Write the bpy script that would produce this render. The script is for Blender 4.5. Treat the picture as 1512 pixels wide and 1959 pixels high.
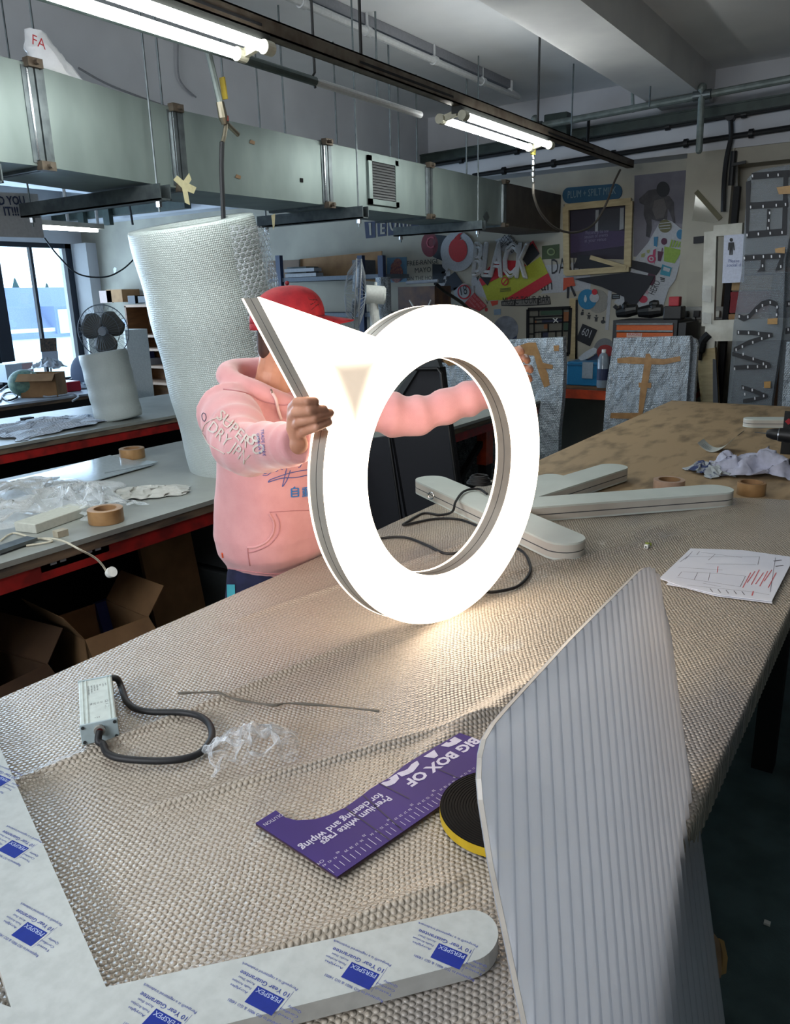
import bpy, bmesh, math, random
from mathutils import Vector, Matrix, noise
random.seed(7)
for _o in list(bpy.data.objects): bpy.data.objects.remove(_o)
SC = bpy.context.scene
COL = SC.collection
PI = math.pi

# ---------------------------------------------------------------- camera
FPX, CX, CY, CAMH = 1487.0, 756.0, 979.5, 1.67
def _cv(u, v): return Vector(((u-CX)/FPX, -(v-CY)/FPX, -1.0))
_wy = _cv(1800, 535).normalized()
_up = -_cv(891, 6270); _up = (_up - _wy*_up.dot(_wy)).normalized()
_wx = _wy.cross(_up)
RM = Matrix((_wx, _wy, _up))            # camera space -> world
CAM = Vector((0, 0, CAMH))
cd = bpy.data.cameras.new('camera'); cam = bpy.data.objects.new('camera', cd); COL.objects.link(cam)
cd.sensor_fit = 'HORIZONTAL'; cd.sensor_width = 36; cd.lens = 36*FPX/1512
cd.clip_start = 0.02; cd.clip_end = 200
cam.matrix_world = Matrix.Translation(CAM) @ RM.to_4x4()
SC.camera = cam
def ray(u, v): return RM @ _cv(u, v)
def onz(u, v, z): d = ray(u, v); return CAM + d*((z-CAMH)/d.z)
def onx(u, v, x): d = ray(u, v); return CAM + d*(x/d.x)
def ony(u, v, y): d = ray(u, v); return CAM + d*(y/d.y)
def onp(u, v, A, N): d = ray(u, v); return CAM + d*((A-CAM).dot(N)/d.dot(N))

# ---------------------------------------------------------------- light and exposure
SC.view_settings.view_transform = 'Standard'; SC.view_settings.look = 'None'
SC.view_settings.gamma = 1; SC.view_settings.use_curve_mapping = False
SC.view_settings.exposure = 0.14
W = bpy.data.worlds.new('overcast_sky'); SC.world = W; W.use_nodes = True
_bg = W.node_tree.nodes['Background']; _bg.inputs[0].default_value = (0.72, 0.87, 1.0, 1); _bg.inputs[1].default_value = 4.0
def area(name, loc, target, sx, sy, power, color):
    l = bpy.data.lights.new(name, 'AREA'); l.shape = 'RECTANGLE'; l.size = sx; l.size_y = sy
    l.energy = power; l.color = color
    o = bpy.data.objects.new(name, l); COL.objects.link(o); o.location = loc
    o.rotation_euler = (Vector(target)-Vector(loc)).to_track_quat('-Z', 'Y').to_euler()
    return o
# daylight at the left window, and an added fill light behind the camera
area('added_fill_behind_camera', (-1.8, -2.45, 2.45), (-1.0, 2.2, 0.9), 2.9, .8, 95, (0.95, 0.96, 1.0))
area('daylight_left_window', (-9.6, 4.2, 1.6), (-4, 4.2, 1.0), 4.5, 1.7, 150, (0.50, 0.72, 1.0))

# ---------------------------------------------------------------- materials
def lin(c):
    if isinstance(c, str): c = tuple(int(c[i:i+2], 16) for i in (0, 2, 4))
    r = []
    for x in c[:3]:
        x = x/255.0; r.append(x/12.92 if x <= .04045 else ((x+.055)/1.055)**2.4)
    return (*r, 1)
MATS = {}
def mat(name, c, c2=None, rough=.6, metal=0, scale=20, stretch=(1,1,1), detail=3, bump=0, bscale=None, spec=.5,
        trans=0, alpha=1, emit=None, es=0, coat=0, ramp=(.35,.65), sheen=0, ior=1.45, sss=0):
    if name in MATS: return MATS[name]
    m = bpy.data.materials.new(name); m.use_nodes = True; MATS[name] = m
    nt = m.node_tree; N = nt.nodes; L = nt.links; b = N['Principled BSDF']
    I = b.inputs
    I['Base Color'].default_value = lin(c); I['Roughness'].default_value = rough; I['Metallic'].default_value = metal
    I['Specular IOR Level'].default_value = spec; I['Transmission Weight'].default_value = trans; I['IOR'].default_value = ior
    I['Alpha'].default_value = alpha; I['Coat Weight'].default_value = coat; I['Sheen Weight'].default_value = sheen
    if sss: I['Subsurface Weight'].default_value = sss; I['Subsurface Radius'].default_value = (.02,.01,.006)
    if emit: I['Emission Color'].default_value = lin(emit); I['Emission Strength'].default_value = es
    tc = N.new('ShaderNodeTexCoord'); mp = N.new('ShaderNodeMapping'); mp.inputs['Scale'].default_value = stretch
    L.new(tc.outputs['Object'], mp.inputs[0])
    if c2 is None:
        cc = lin(c); k = .88; col2 = (cc[0]*k, cc[1]*k, cc[2]*k, 1)
    else: col2 = lin(c2)
    nz = N.new('ShaderNodeTexNoise'); nz.inputs['Scale'].default_value = scale; nz.inputs['Detail'].default_value = detail
    L.new(mp.outputs[0], nz.inputs[0])
    cr = N.new('ShaderNodeValToRGB'); cr.color_ramp.elements[0].position = ramp[0]; cr.color_ramp.elements[1].position = ramp[1]
    cr.color_ramp.elements[0].color = col2; cr.color_ramp.elements[1].color = lin(c)
    L.new(nz.outputs[0], cr.inputs[0]); L.new(cr.outputs[0], I['Base Color'])
    m['ramp'] = cr.name
    if bump:
        n2 = N.new('ShaderNodeTexNoise'); n2.inputs['Scale'].default_value = bscale or scale*3; n2.inputs['Detail'].default_value = 2
        L.new(mp.outputs[0], n2.inputs[0])
        bp = N.new('ShaderNodeBump'); bp.inputs['Strength'].default_value = bump; bp.inputs['Distance'].default_value = .01
        L.new(n2.outputs[0], bp.inputs['Height']); L.new(bp.outputs[0], I['Normal'])
    return m
def flat(name, c, rough=.6, **k): return mat(name, c, rough=rough, scale=60, **k)

class G:
    """tiny node graph writer"""
    def __init__(s, m): s.nt = m.node_tree; s.N = s.nt.nodes; s.L = s.nt.links
    def put(s, i, v):
        if hasattr(v, 'links') or isinstance(v, bpy.types.NodeSocket): s.L.new(v, i)
        elif v is not None: i.default_value = v
    def m(s, op, a, b=None, c=None):
        n = s.N.new('ShaderNodeMath'); n.operation = op
        s.put(n.inputs[0], a); s.put(n.inputs[1], b); s.put(n.inputs[2], c); return n.outputs[0]
    def v(s, op, a, b=None, c=None, out=0):
        n = s.N.new('ShaderNodeVectorMath'); n.operation = op
        s.put(n.inputs[0], a); s.put(n.inputs[1], b); s.put(n.inputs[2], c); return n.outputs[out]
    def noise(s, vec, sc, det=2, out=0):
        n = s.N.new('ShaderNodeTexNoise'); n.inputs['Scale'].default_value = sc; n.inputs['Detail'].default_value = det
        s.L.new(vec, n.inputs[0]); return n.outputs[out]
    def ramp(s, f, stops):
        n = s.N.new('ShaderNodeValToRGB'); e = n.color_ramp.elements
        while len(e) < len(stops): e.new(.5)
        for k, (p, c) in enumerate(stops): e[k].position = p; e[k].color = c if len(c) == 4 else lin(c)
        s.L.new(f, n.inputs[0]); return n.outputs[0]
    def mix(s, f, a, b):
        n = s.N.new('ShaderNodeMix'); n.data_type = 'RGBA'; s.put(n.inputs[0], f); s.put(n.inputs[6], a); s.put(n.inputs[7], b); return n.outputs[2]
def hexdist(g, vec2, pitch):
    """distance to the nearest point of a hexagonal lattice, in pitches"""
    r3 = math.sqrt(3)
    p = g.v('SCALE', vec2); p.node.inputs['Scale'].default_value = 1/pitch
    def cell(off):
        q = g.v('ADD', p, off)
        w = g.v('WRAP', q, (.5, r3/2, 1), (-.5, -r3/2, -1))
        w = g.v('MULTIPLY', w, (1, 1, 0))
        return g.v('LENGTH', w, out=1)
    return g.m('MINIMUM', cell((0, 0, 0)), cell((.5, r3/2, 0)))

# ---------------------------------------------------------------- mesh builder
class B:
    def __init__(s): s.v = []; s.f = []; s.mi = []; s.m = 0; s.M = Matrix.Identity(4)
    def add(s, vs, fs, M=None):
        M = s.M if M is None else s.M @ M
        o = len(s.v); s.v += [M @ Vector(p) for p in vs]
        for f in fs: s.f.append([o+i for i in f]); s.mi.append(s.m)
        return s
    def box(s, a, b, M=None):
        (x0,y0,z0),(x1,y1,z1) = a, b
        vs = [(x0,y0,z0),(x1,y0,z0),(x1,y1,z0),(x0,y1,z0),(x0,y0,z1),(x1,y0,z1),(x1,y1,z1),(x0,y1,z1)]
        return s.add(vs, [(0,3,2,1),(4,5,6,7),(0,1,5,4),(1,2,6,5),(2,3,7,6),(3,0,4,7)], M)
    def cbox(s, c, d, M=None):
        c = Vector(c); h = Vector(d)/2; return s.box(c-h, c+h, M)
    def rbox(s, a, b, r=.01, n=3, M=None):
        """box with rounded vertical edges"""
        (x0,y0,z0),(x1,y1,z1) = a, b; pts = []
        for cx, cy, t0 in ((x1-r,y1-r,0),(x0+r,y1-r,90),(x0+r,y0+r,180),(x1-r,y0+r,270)):
            for k in range(n+1):
                t = math.radians(t0+90*k/n); pts.append((cx+r*math.cos(t), cy+r*math.sin(t)))
        return s.prism(pts, z0, z1, M)
    def prism(s, pts, z0, z1, M=None):
        n = len(pts)
        vs = [(x,y,z0) for x,y in pts]+[(x,y,z1) for x,y in pts]
        fs = [tuple(range(n-1,-1,-1)), tuple(range(n,2*n))]+[(i,(i+1)%n,n+(i+1)%n,n+i) for i in range(n)]
        return s.add(vs, fs, M)
    def slab(s, P, d):
        """polygon P of 3D points given thickness vector d"""
        n = len(P); d = Vector(d); P = [Vector(p) for p in P]
        vs = P+[p+d for p in P]
        return s.add(vs, [tuple(range(n)), tuple(range(2*n-1,n-1,-1))]+[(i,n+i,n+(i+1)%n,(i+1)%n) for i in range(n)])
    def bar(s, p0, p1, w, h, up=(0,0,1)):
        p0 = Vector(p0); p1 = Vector(p1); d = (p1-p0).normalized(); u = Vector(up)
        x = d.cross(u); x = x.normalized() if x.length > 1e-4 else Vector((1,0,0)); u = x.cross(d)
        q = []
        for p in (p0, p1):
            for a, b in ((-1,-1),(1,-1),(1,1),(-1,1)): q.append(p+x*a*w/2+u*b*h/2)
        return s.add(q, [(3,2,1,0),(4,5,6,7),(0,1,5,4),(1,2,6,5),(2,3,7,6),(3,0,4,7)])
    def tube(s, path, r, n=8, cap=True, closed=False):
        P = [Vector(p) for p in path]; R = r if isinstance(r, (list, tuple)) else [r]*len(P); k = len(P)
        up = None; rings = []
        for i, p in enumerate(P):
            if closed: t = P[(i+1)%k]-P[i-1]
            else: t = P[min(i+1,k-1)]-P[max(i-1,0)]
            t = t.normalized() if t.length > 1e-9 else Vector((0,0,1))
            if up is None:
                up = Vector((0,0,1)) if abs(t.z) < .9 else Vector((1,0,0))
            x = t.cross(up)
            if x.length < 1e-4: x = t.cross(Vector((1,.3,.2)))
            x.normalize(); up = x.cross(t).normalized()
            rings.append([p+(x*math.cos(a)+up*math.sin(a))*R[i] for a in (2*PI*j/n for j in range(n))])
        vs = [q for rg in rings for q in rg]; fs = []
        for i in range(k if closed else k-1):
            a = i*n; b = ((i+1)%k)*n
            for j in range(n): fs.append((a+j, a+(j+1)%n, b+(j+1)%n, b+j))
        if cap and not closed: fs += [tuple(range(n-1,-1,-1)), tuple(range((k-1)*n, k*n))]
        return s.add(vs, fs)
    def cyl(s, p0, p1, r0, r1=None, n=16): return s.tube([p0, p1], [r0, r0 if r1 is None else r1], n)
    def lathe(s, prof, n=32, M=None, a0=0, a1=2*PI):
        full = abs(a1-a0-2*PI) < 1e-6; k = len(prof); m = n if full else n+1
        vs = [(r*math.cos(a0+(a1-a0)*j/n), r*math.sin(a0+(a1-a0)*j/n), z) for j in range(m) for r, z in prof]
        fs = [(j*k+i, ((j+1)%m)*k+i, ((j+1)%m)*k+i+1, j*k+i+1) for j in range(n) for i in range(k-1)]
        return s.add(vs, fs, M)
    def ball(s, c, r, nu=16, nv=10):
        c = Vector(c); r = Vector(r) if hasattr(r, '__len__') else Vector((r,r,r)); vs = []
        for i in range(nv+1):
            a = PI*i/nv
            for j in range(nu):
                b = 2*PI*j/nu; vs.append((c.x+r.x*math.sin(a)*math.cos(b), c.y+r.y*math.sin(a)*math.sin(b), c.z+r.z*math.cos(a)))
        return s.add(vs, [(i*nu+j, (i+1)*nu+j, (i+1)*nu+(j+1)%nu, i*nu+(j+1)%nu) for i in range(nv) for j in range(nu)])
    def grid(s, fn, nu, nv, M=None, flip=False):
        vs = [fn(i/nu, j/nv) for j in range(nv+1) for i in range(nu+1)]; w = nu+1
        fs = [(j*w+i, j*w+i+1, (j+1)*w+i+1, (j+1)*w+i) for j in range(nv) for i in range(nu)]
        if flip: fs = [f[::-1] for f in fs]
        return s.add(vs, fs, M)
    def text(s, body, M, size=None, width=None, outline=0, align='LEFT', italic=0, depth=0, off=0):
        """lettering as flat mesh; M places its plane; width (m) stretches the run to that length"""
        c = bpy.data.curves.new('lettering', 'FONT'); c.body = body; c.size = 1; c.shear = italic; c.resolution_u = 2
        c.align_x = 'LEFT'; c.offset = off
        if outline: c.fill_mode = 'NONE'; c.bevel_depth = outline; c.bevel_resolution = 0
        elif depth: c.extrude = depth
        o = bpy.data.objects.new('lettering', c); COL.objects.link(o)
        bpy.context.view_layer.update()
        me = bpy.data.meshes.new_from_object(o.evaluated_get(bpy.context.evaluated_depsgraph_get()))
        bpy.data.objects.remove(o); bpy.data.curves.remove(c)
        if not me.vertices: return s
        xs = [v.co.x for v in me.vertices]; x0, x1 = min(xs), max(xs)
        sy = size or 1; sx = sy if width is None else width/(x1-x0)
        if size is None: sy = sx
        sh = {'LEFT': 0, 'CENTER': .5, 'RIGHT': 1}[align]*(x1-x0)
        vs = [((v.co.x-x0-sh)*sx, v.co.y*sy, v.co.z) for v in me.vertices]
        s.add(vs, [tuple(p.vertices) for p in me.polygons], M); bpy.data.meshes.remove(me)
        return s
    def obj(s, name, mats, parent=None, smooth=False, origin=None, solid=0, bevel=0, sub=0):
        mats = mats if isinstance(mats, (list, tuple)) else [mats]
        if parent is not None: org = Vector(parent['_loc']) if '_loc' in parent else Vector((0,0,0))
        elif origin is not None: org = Vector(origin)
        else:
            xs = [v.x for v in s.v]; ys = [v.y for v in s.v]; zs = [v.z for v in s.v]
            org = Vector(((min(xs)+max(xs))/2, (min(ys)+max(ys))/2, min(zs)))
        me = bpy.data.meshes.new(name); me.from_pydata([v-org for v in s.v], [], s.f)
        for m in mats: me.materials.append(m)
        me.polygons.foreach_set('material_index', s.mi)
        if smooth: me.polygons.foreach_set('use_smooth', [True]*len(s.f))
        me.update()
        o = bpy.data.objects.new(name, me); COL.objects.link(o)
        if parent is None: o.location = org
        else: o.parent = parent
        o['_loc'] = tuple(org)
        if smooth == 'auto':
            md = o.modifiers.new('edges', 'EDGE_SPLIT'); md.split_angle = math.radians(40)
        if bevel: md = o.modifiers.new('bevel', 'BEVEL'); md.width = bevel; md.segments = 2; md.limit_method = 'ANGLE'
        if solid: md = o.modifiers.new('solid', 'SOLIDIFY'); md.thickness = solid
        if sub: md = o.modifiers.new('sub', 'SUBSURF'); md.levels = sub; md.render_levels = sub
        return o
def struct(o): o['kind'] = 'structure'; return o
def tag(o, label, cat, group=None, kind=None):
    o['label'] = label; o['category'] = cat
    if group: o['group'] = group
    if kind: o['kind'] = kind
    return o
def thing(name, label, cat, loc, group=None):
    o = bpy.data.objects.new(name, None); COL.objects.link(o); o.location = loc; o.empty_display_size = .05
    o['_loc'] = tuple(loc); return tag(o, label, cat, group)
def frame(o, x, y, z=None):
    """matrix with origin o and axes x, y"""
    x = Vector(x).normalized(); y = Vector(y); y = (y-x*y.dot(x)).normalized(); z = x.cross(y)
    return Matrix(((x.x,y.x,z.x,o[0]),(x.y,y.y,z.y,o[1]),(x.z,y.z,z.z,o[2]),(0,0,0,1)))
def smooth_path(pts, n=8):
    P = [Vector(p) for p in pts]; out = []
    for i in range(len(P)-1):
        a = P[max(i-1,0)]; b = P[i]; c = P[i+1]; d = P[min(i+2,len(P)-1)]
        for k in range(n):
            t = k/n
            out.append(.5*((2*b)+(c-a)*t+(2*a-5*b+4*c-d)*t*t+(3*b-a-3*c+d)*t**3))
    out.append(P[-1]); return out
def clean_tags():
    for o in bpy.data.objects:
        if '_loc' in o: del o['_loc']
# ================================================================ shared materials
M_wall = mat('painted_wall', 'a8a496', '9a968a', rough=.8, scale=3, bump=.05, bscale=60)
M_wallup = mat('upper_wall_paint', 'c8cace', 'b9bbc0', rough=.8, scale=2, bump=.05, bscale=60)
M_ceil = mat('ceiling_paint', 'eceef0', 'dfe2e5', rough=.85, scale=1.5, bump=.06, bscale=50)
M_beam = mat('beam_paint', 'dddddc', 'cfcfd0', rough=.85, scale=2.5, bump=.08, bscale=50)
M_floor = mat('dark_green_floor', '4f6568', '3f5355', rough=.55, scale=8, bump=.15, bscale=90)
M_galv = mat('galvanised_steel', '8b9895', '7b8785', rough=.5, metal=.65, scale=5, stretch=(1,1,.4))
M_galvd = mat('dull_steel', '70787a', '5c6467', rough=.45, metal=.8, scale=20)
M_rust = mat('brown_strut', '6f665a', '574b40', rough=.5, metal=.6, scale=14)
M_dkmet = mat('dark_trunking', '39443f', '2d3734', rough=.5, metal=.2, scale=12)
M_black = flat('black_plastic', '101113', .45)
M_blackm = flat('black_matt', '0c0d10', .8)
M_rubber = flat('black_rubber', '16171b', .55)
M_white = flat('white_plastic', 'e4e6e2', .4)
M_whitep = mat('white_paint', 'c4c4bb', 'aaa99e', rough=.6, scale=9)
M_red = mat('red_beam_paint', '9c1f1c', '6f1a18', rough=.45, scale=14)
M_orange = mat('orange_beam_paint', 'b5401c', '8f3318', rough=.45, scale=14)
M_ply = mat('worn_plywood', 'a88f6e', '77654c', rough=.6, scale=5, stretch=(3,1,1), detail=9, ramp=(.3,.52), bump=.1, bscale=30)
M_woodb = mat('brown_wood', '7a5433', '65442a', rough=.55, scale=5, stretch=(1,1,6), detail=4)
M_timber = mat('pale_timber', 'b3a27c', '9f8f6b', rough=.6, scale=8, stretch=(1,1,5), detail=4)
M_card = mat('cardboard', '9a7650', '856444', rough=.8, scale=8, bump=.05)
M_tape = mat('brown_parcel_tape', 'a07c53', '8c6a45', rough=.35, scale=20)
M_paper = mat('white_paper', 'dcdfe8', 'd0d4e0', rough=.7, scale=5)
M_opal = mat('opal_white', 'd2dad4', 'c9d1cb', rough=.35, scale=6, sss=0)
M_seam = flat('seam_grey', '4a4c50', .5)
M_letter = mat('grey_side_paint', 'c9c5bb', 'bdb9b0', rough=.45, scale=9)
M_navy = flat('navy_print', '2a3350', .6)
M_blue = flat('blue_print', '0c2a8c', .5, spec=.2)
M_text = flat('dark_text', '26282c', .6)
M_chrome = flat('bright_metal', 'c9ccd0', .2, metal=1)
M_brass = flat('brass_fitting', '8b8474', .35, metal=.9)
M_skin = mat('skin', 'c08d74', 'b37f66', rough=.5, scale=30, sss=.15, bump=.04)
M_tubeglow = flat('lit_tube', 'ffffff', .5, emit='f6f8f4', es=22)
M_film = None
def film_mat(name, tint=(215,222,226), trans=.92, rough=.12, scale=30, bump=.6):
    """crinkled clear plastic: mostly see through with sharp glints"""
    m = bpy.data.materials.new(name); m.use_nodes = True; MATS[name] = m; g = G(m); N = g.N; L = g.L
    tc = N.new('ShaderNodeTexCoord'); n = g.noise(tc.outputs['Object'], scale, 4)
    bp = N.new('ShaderNodeBump'); bp.inputs['Strength'].default_value = bump; bp.inputs['Distance'].default_value = .01; L.new(n, bp.inputs['Height'])
    b = N['Principled BSDF']; b.inputs['Base Color'].default_value = lin(tint); b.inputs['Roughness'].default_value = rough
    b.inputs['Specular IOR Level'].default_value = .9; L.new(bp.outputs[0], b.inputs['Normal'])
    t = N.new('ShaderNodeBsdfTransparent'); mx = N.new('ShaderNodeMixShader'); fr = N.new('ShaderNodeLayerWeight'); fr.inputs[0].default_value = .35
    L.new(bp.outputs[0], fr.inputs['Normal'])
    f = g.m('MULTIPLY', g.m('SUBTRACT', 1.0, fr.outputs['Facing']), trans)
    L.new(f, mx.inputs[0]); L.new(b.outputs[0], mx.inputs[1]); L.new(t.outputs[0], mx.inputs[2])
    L.new(mx.outputs[0], N['Material Output'].inputs[0]); return m
M_film = film_mat('clear_film')
M_filmm = film_mat('milky_film', (205,208,208), .85, .2, 45, .6)
M_filmd = film_mat('dull_film', (150,160,170), .5, .2, 25, .7)

def bubble_mat(name, base, base2, pitch, axes='xy', strength=.8, rough=.25, alpha=1, stain=None, cells=False, crinkle=0):
    m = bpy.data.materials.new(name); m.use_nodes = True; MATS[name] = m; g = G(m); N = g.N; L = g.L
    tc = N.new('ShaderNodeTexCoord'); P = tc.outputs['Object'] if axes == 'xy' else tc.outputs['UV']
    if axes == 'cyl':                                # wrap round a vertical roll of radius 1 unit = pitch*? (object space)
        s = N.new('ShaderNodeSeparateXYZ'); L.new(tc.outputs['Object'], s.inputs[0])
        a = g.m('MULTIPLY', g.m('ARCTAN2', s.outputs[1], s.outputs[0]), .28)
        c = N.new('ShaderNodeCombineXYZ'); L.new(a, c.inputs[0]); L.new(s.outputs[2], c.inputs[1]); P = c.outputs[0]
    elif axes == 'xz':
        s = N.new('ShaderNodeSeparateXYZ'); L.new(tc.outputs['Object'], s.inputs[0])
        c = N.new('ShaderNodeCombineXYZ'); L.new(s.outputs[0], c.inputs[0]); L.new(s.outputs[2], c.inputs[1]); P = c.outputs[0]
    O = tc.outputs['Object']
    warp = g.noise(O, 9, 2, out=1)
    P2 = g.v('ADD', P, g.v('MULTIPLY', g.v('SUBTRACT', warp, (.5,.5,.5)), (.018,.018,0)))
    d = hexdist(g, P2, pitch)
    h = g.m('SQRT', g.m('MAXIMUM', g.m('SUBTRACT', .2, g.m('MULTIPLY', d, d)), .0))
    lump = g.noise(O, 120, 2); h2 = g.m('ADD', h, g.m('MULTIPLY', lump, .30))
    if crinkle: h2 = g.m('ADD', h2, g.m('MULTIPLY', g.noise(g.v('MULTIPLY', O, (1,1,.5)), 14, 5), crinkle))
    bp = N.new('ShaderNodeBump'); bp.inputs['Strength'].default_value = strength; bp.inputs['Distance'].default_value = pitch*1.0
    L.new(h2, bp.inputs['Height'])
    b = N['Principled BSDF']; L.new(bp.outputs[0], b.inputs['Normal'])
    b.inputs['Roughness'].default_value = rough; b.inputs['Specular IOR Level'].default_value = .6
    c = g.mix(g.noise(O, 3.5, 4), lin(base2), lin(base))
    # thin welded rims between bubbles read a little darker, the print of what lies below
    rim = g.ramp(d, [(.36, (0,0,0,1)), (.52, (1,1,1,1))])
    c = g.mix(g.m('MULTIPLY', rim, .22), c, lin('6c665b') if stain else lin('8d979c'))
    if stain:
        st = g.ramp(g.noise(g.v('MULTIPLY', O, (1.0, .5, 1)), 2.6, 6), [(.56, (0,0,0,1)), (.70, (1,1,1,1))])
        c = g.mix(g.m('MULTIPLY', st, .45), c, lin('5d6678'))
        sc = g.noise(g.v('MULTIPLY', O, (5, 1.5, 1)), 2.2, 6)
        c = g.mix(g.m('MULTIPLY', g.ramp(sc, [(.66,(0,0,0,1)),(.74,(1,1,1,1))]), .3), c, lin('cfd6dc'))
    L.new(c, b.inputs['Base Color'])
    if alpha < 1 or cells:
        t = N.new('ShaderNodeBsdfTransparent'); mx = N.new('ShaderNodeMixShader')
        if cells: L.new(g.m('ADD', g.m('MULTIPLY', rim, .75), .12), mx.inputs[0])
        else: mx.inputs[0].default_value = alpha
        L.new(t.outputs[0], mx.inputs[1]); L.new(b.outputs[0], mx.inputs[2]); L.new(mx.outputs[0], N['Material Output'].inputs[0])
    return m
M_bub = bubble_mat('bubble_wrap_sheet', 'b9ae9f', 'a59b8d', .0090, 'xy', .8, .22, stain=True)
M_roll = bubble_mat('bubble_wrap_roll', 'bfc9c6', 'b1bbb9', .0095, 'cyl', .5, .3)
M_cell = bubble_mat('large_bubble_layer', 'd5dbe2', 'c8d0d8', .024, 'cyl', .8, .2, cells=True)
M_wrapb = bubble_mat('bubble_wrapped_panel', 'b9c3cc', '99a5b0', .014, 'xz', .9, .14, crinkle=9)

# ================================================================ the room
YW, YU, ZC, XL, XR, YF = 7.0, 6.75, 3.225, -9.9, 2.6, -2.6
struct(B().box((XL-.3, YF-.3, -.1), (XR+.3, YW+.3, 0)).obj('floor', M_floor))
struct(B().box((XL-.3, YF-.3, ZC), (XR+.3, YW+.3, ZC+.12)).obj('ceiling', M_ceil))
b = B(); b.box((XL-.3, YW, 0), (XR+.3, YW+.25, ZC)); struct(b.obj('wall_back', M_wall))
b = B(); b.box((XL, YU, 2.665), (XR, YW, ZC)); struct(b.obj('wall_back_upper', M_wallup))
b = B(); b.box((-1.765, YU, 0), (-1.42, YW, 2.665)); struct(b.obj('wall_column', M_wall))
b = B(); b.box((-1.42, YU+.02, 2.55), (XR, YW, 2.665)); struct(b.obj('trim_1', M_wall))
b = B(); b.box((XR, YF, 0), (XR+.25, YW, ZC)); struct(b.obj('wall_right', mat('dark_grey_wall','5a5b5a','4c4d4c',rough=.85,scale=3)))
# near wall; its unseen window opening is added for the fill light
b = B(); b.box((XL, YF-.2, 0), (XR, YF, 2.0)); b.box((XL, YF-.2, 2.95), (XR, YF, ZC)); b.box((XL, YF-.2, 2.0), (-3.4, YF, 2.95)); b.box((-.2, YF-.2, 2.0), (XR, YF, 2.95))
struct(b.obj('wall_front', M_wall))
b = B()
for x in (-3.4, -2.35, -1.3, -.25): b.box((x, YF-.12, 2.0), (x+.05, YF-.06, 2.95))
for z in (2.0, 2.9): b.box((-3.4, YF-.12, z), (-.2, YF-.06, z+.05))
struct(b.obj('added_window_3', M_dkmet))
# left wall with its long window
WZ0, WZ1, WY1 = .60, 2.43, 6.83
b = B(); b.box((XL-.3, YF, 0), (XL, YW, WZ0)); b.box((XL-.3, YF, WZ1), (XL, YW, ZC)); b.box((XL-.3, WY1, WZ0), (XL, YW, WZ1)); b.box((XL-.3, YF, WZ0), (XL, 1.2, WZ1))
struct(b.obj('wall_left', M_wallup))
M_wframe = flat('dark_window_frame', '1c2430', .5)
w = B(); fr = B()
def bay(y0, y1, nm, muls):
    f = B(); f.box((XL-.1, y0, WZ1-.06), (XL-.02, y1, WZ1)); f.box((XL-.1, y0, WZ0), (XL-.02, y1, WZ0+.06))
    f.box((XL-.1, y0, WZ0), (XL-.02, y0+.07, WZ1)); f.box((XL-.1, y1-.09, WZ0), (XL-.02, y1, WZ1))
    for y in muls: f.box((XL-.09, y-.018, WZ0), (XL-.03, y+.018, WZ1))
    o = struct(f.obj(nm, M_wframe))
    g = B().box((XL-.066, y0, WZ0), (XL-.06, y1, WZ1)); m = MATS.get('window_glass')
    if not m:
        m = bpy.data.materials.new('window_glass'); m.use_nodes = True; MATS['window_glass'] = m; gg = G(m)
        t = gg.N.new('ShaderNodeBsdfTransparent'); t.inputs[0].default_value = (.9,.96,1,1); gl = gg.N.new('ShaderNodeBsdfGlossy'); gl.inputs['Roughness'].default_value = .02
        mx = gg.N.new('ShaderNodeMixShader'); mx.inputs[0].default_value = .06
        gg.L.new(t.outputs[0], mx.inputs[1]); gg.L.new(gl.outputs[0], mx.inputs[2]); gg.L.new(mx.outputs[0], gg.N['Material Output'].inputs[0])
    g.obj('glass', m, o)
bay(5.72, 6.83, 'window_1', [6.24]); bay(3.4, 5.66, 'window_2', [4.5])
struct(B().box((XL-.12, 5.6, WZ0), (XL, 5.78, WZ1)).obj('trim_2', M_wframe))
struct(B().box((XL, 6.84, 0), (XL+.3, YW, 2.43)).obj('trim_3', M_wallup))
# ceiling beams
b = B(); b.box((-1.985, YF, 2.995), (-1.60, YU, ZC)); struct(b.obj('ceiling_beam', M_beam))
b = B(); b.box((-5.2, YF, 2.78), (-4.13, YU, ZC)); struct(b.obj('ceiling_beam', M_wallup))
b = B(); b.box((-8.7, YF, 2.92), (-8.1, YU, ZC)); struct(b.obj('ceiling_beam', M_wallup))
# outside
M_slate = mat('slate_roof', '7688a6', '65759a', rough=.8, scale=30, stretch=(1,1,6))
M_pale = flat('pale_render', 'd8e8f0', .8)
t = thing('house', 'slate roofed house with a white dormer window seen beyond the window', 'house', (-24, 14, -1))
h = B(); h.box((-25, 11.0, -1), (-23, 19.5, .9)); h.obj('wall', M_pale, t)
h = B(); h.slab([(-22.9,10.8,.6),(-22.9,19.7,.6),(-24.6,19.7,2.05),(-24.6,10.8,2.05)], (0,0,.1)); h.obj('roof', M_slate, t)
h = B(); h.box((-24.0,14.9,.7),(-22.9,15.9,1.55)); d = h.obj('dormer', M_slate, t)
h = B(); h.box((-22.9,15.0,.72),(-22.85,15.8,1.45)); d2 = h.obj('window', M_pale, d)
h = B(); h.box((-22.84,15.08,1.85),(-22.82,15.36,2.25)); h.box((-22.84,15.44,1.85),(-22.82,15.72,2.25)); h.box((-22.84,15.08,2.3),(-22.82,15.72,2.55)); h.obj('pane', M_slate, d) if False else None
for ya in (13.4, 17.3):
    h = B(); h.box((-24.9, ya, 1.7), (-24.3, ya+.7, 2.35)); c = h.obj('chimney', M_slate, t)
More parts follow.
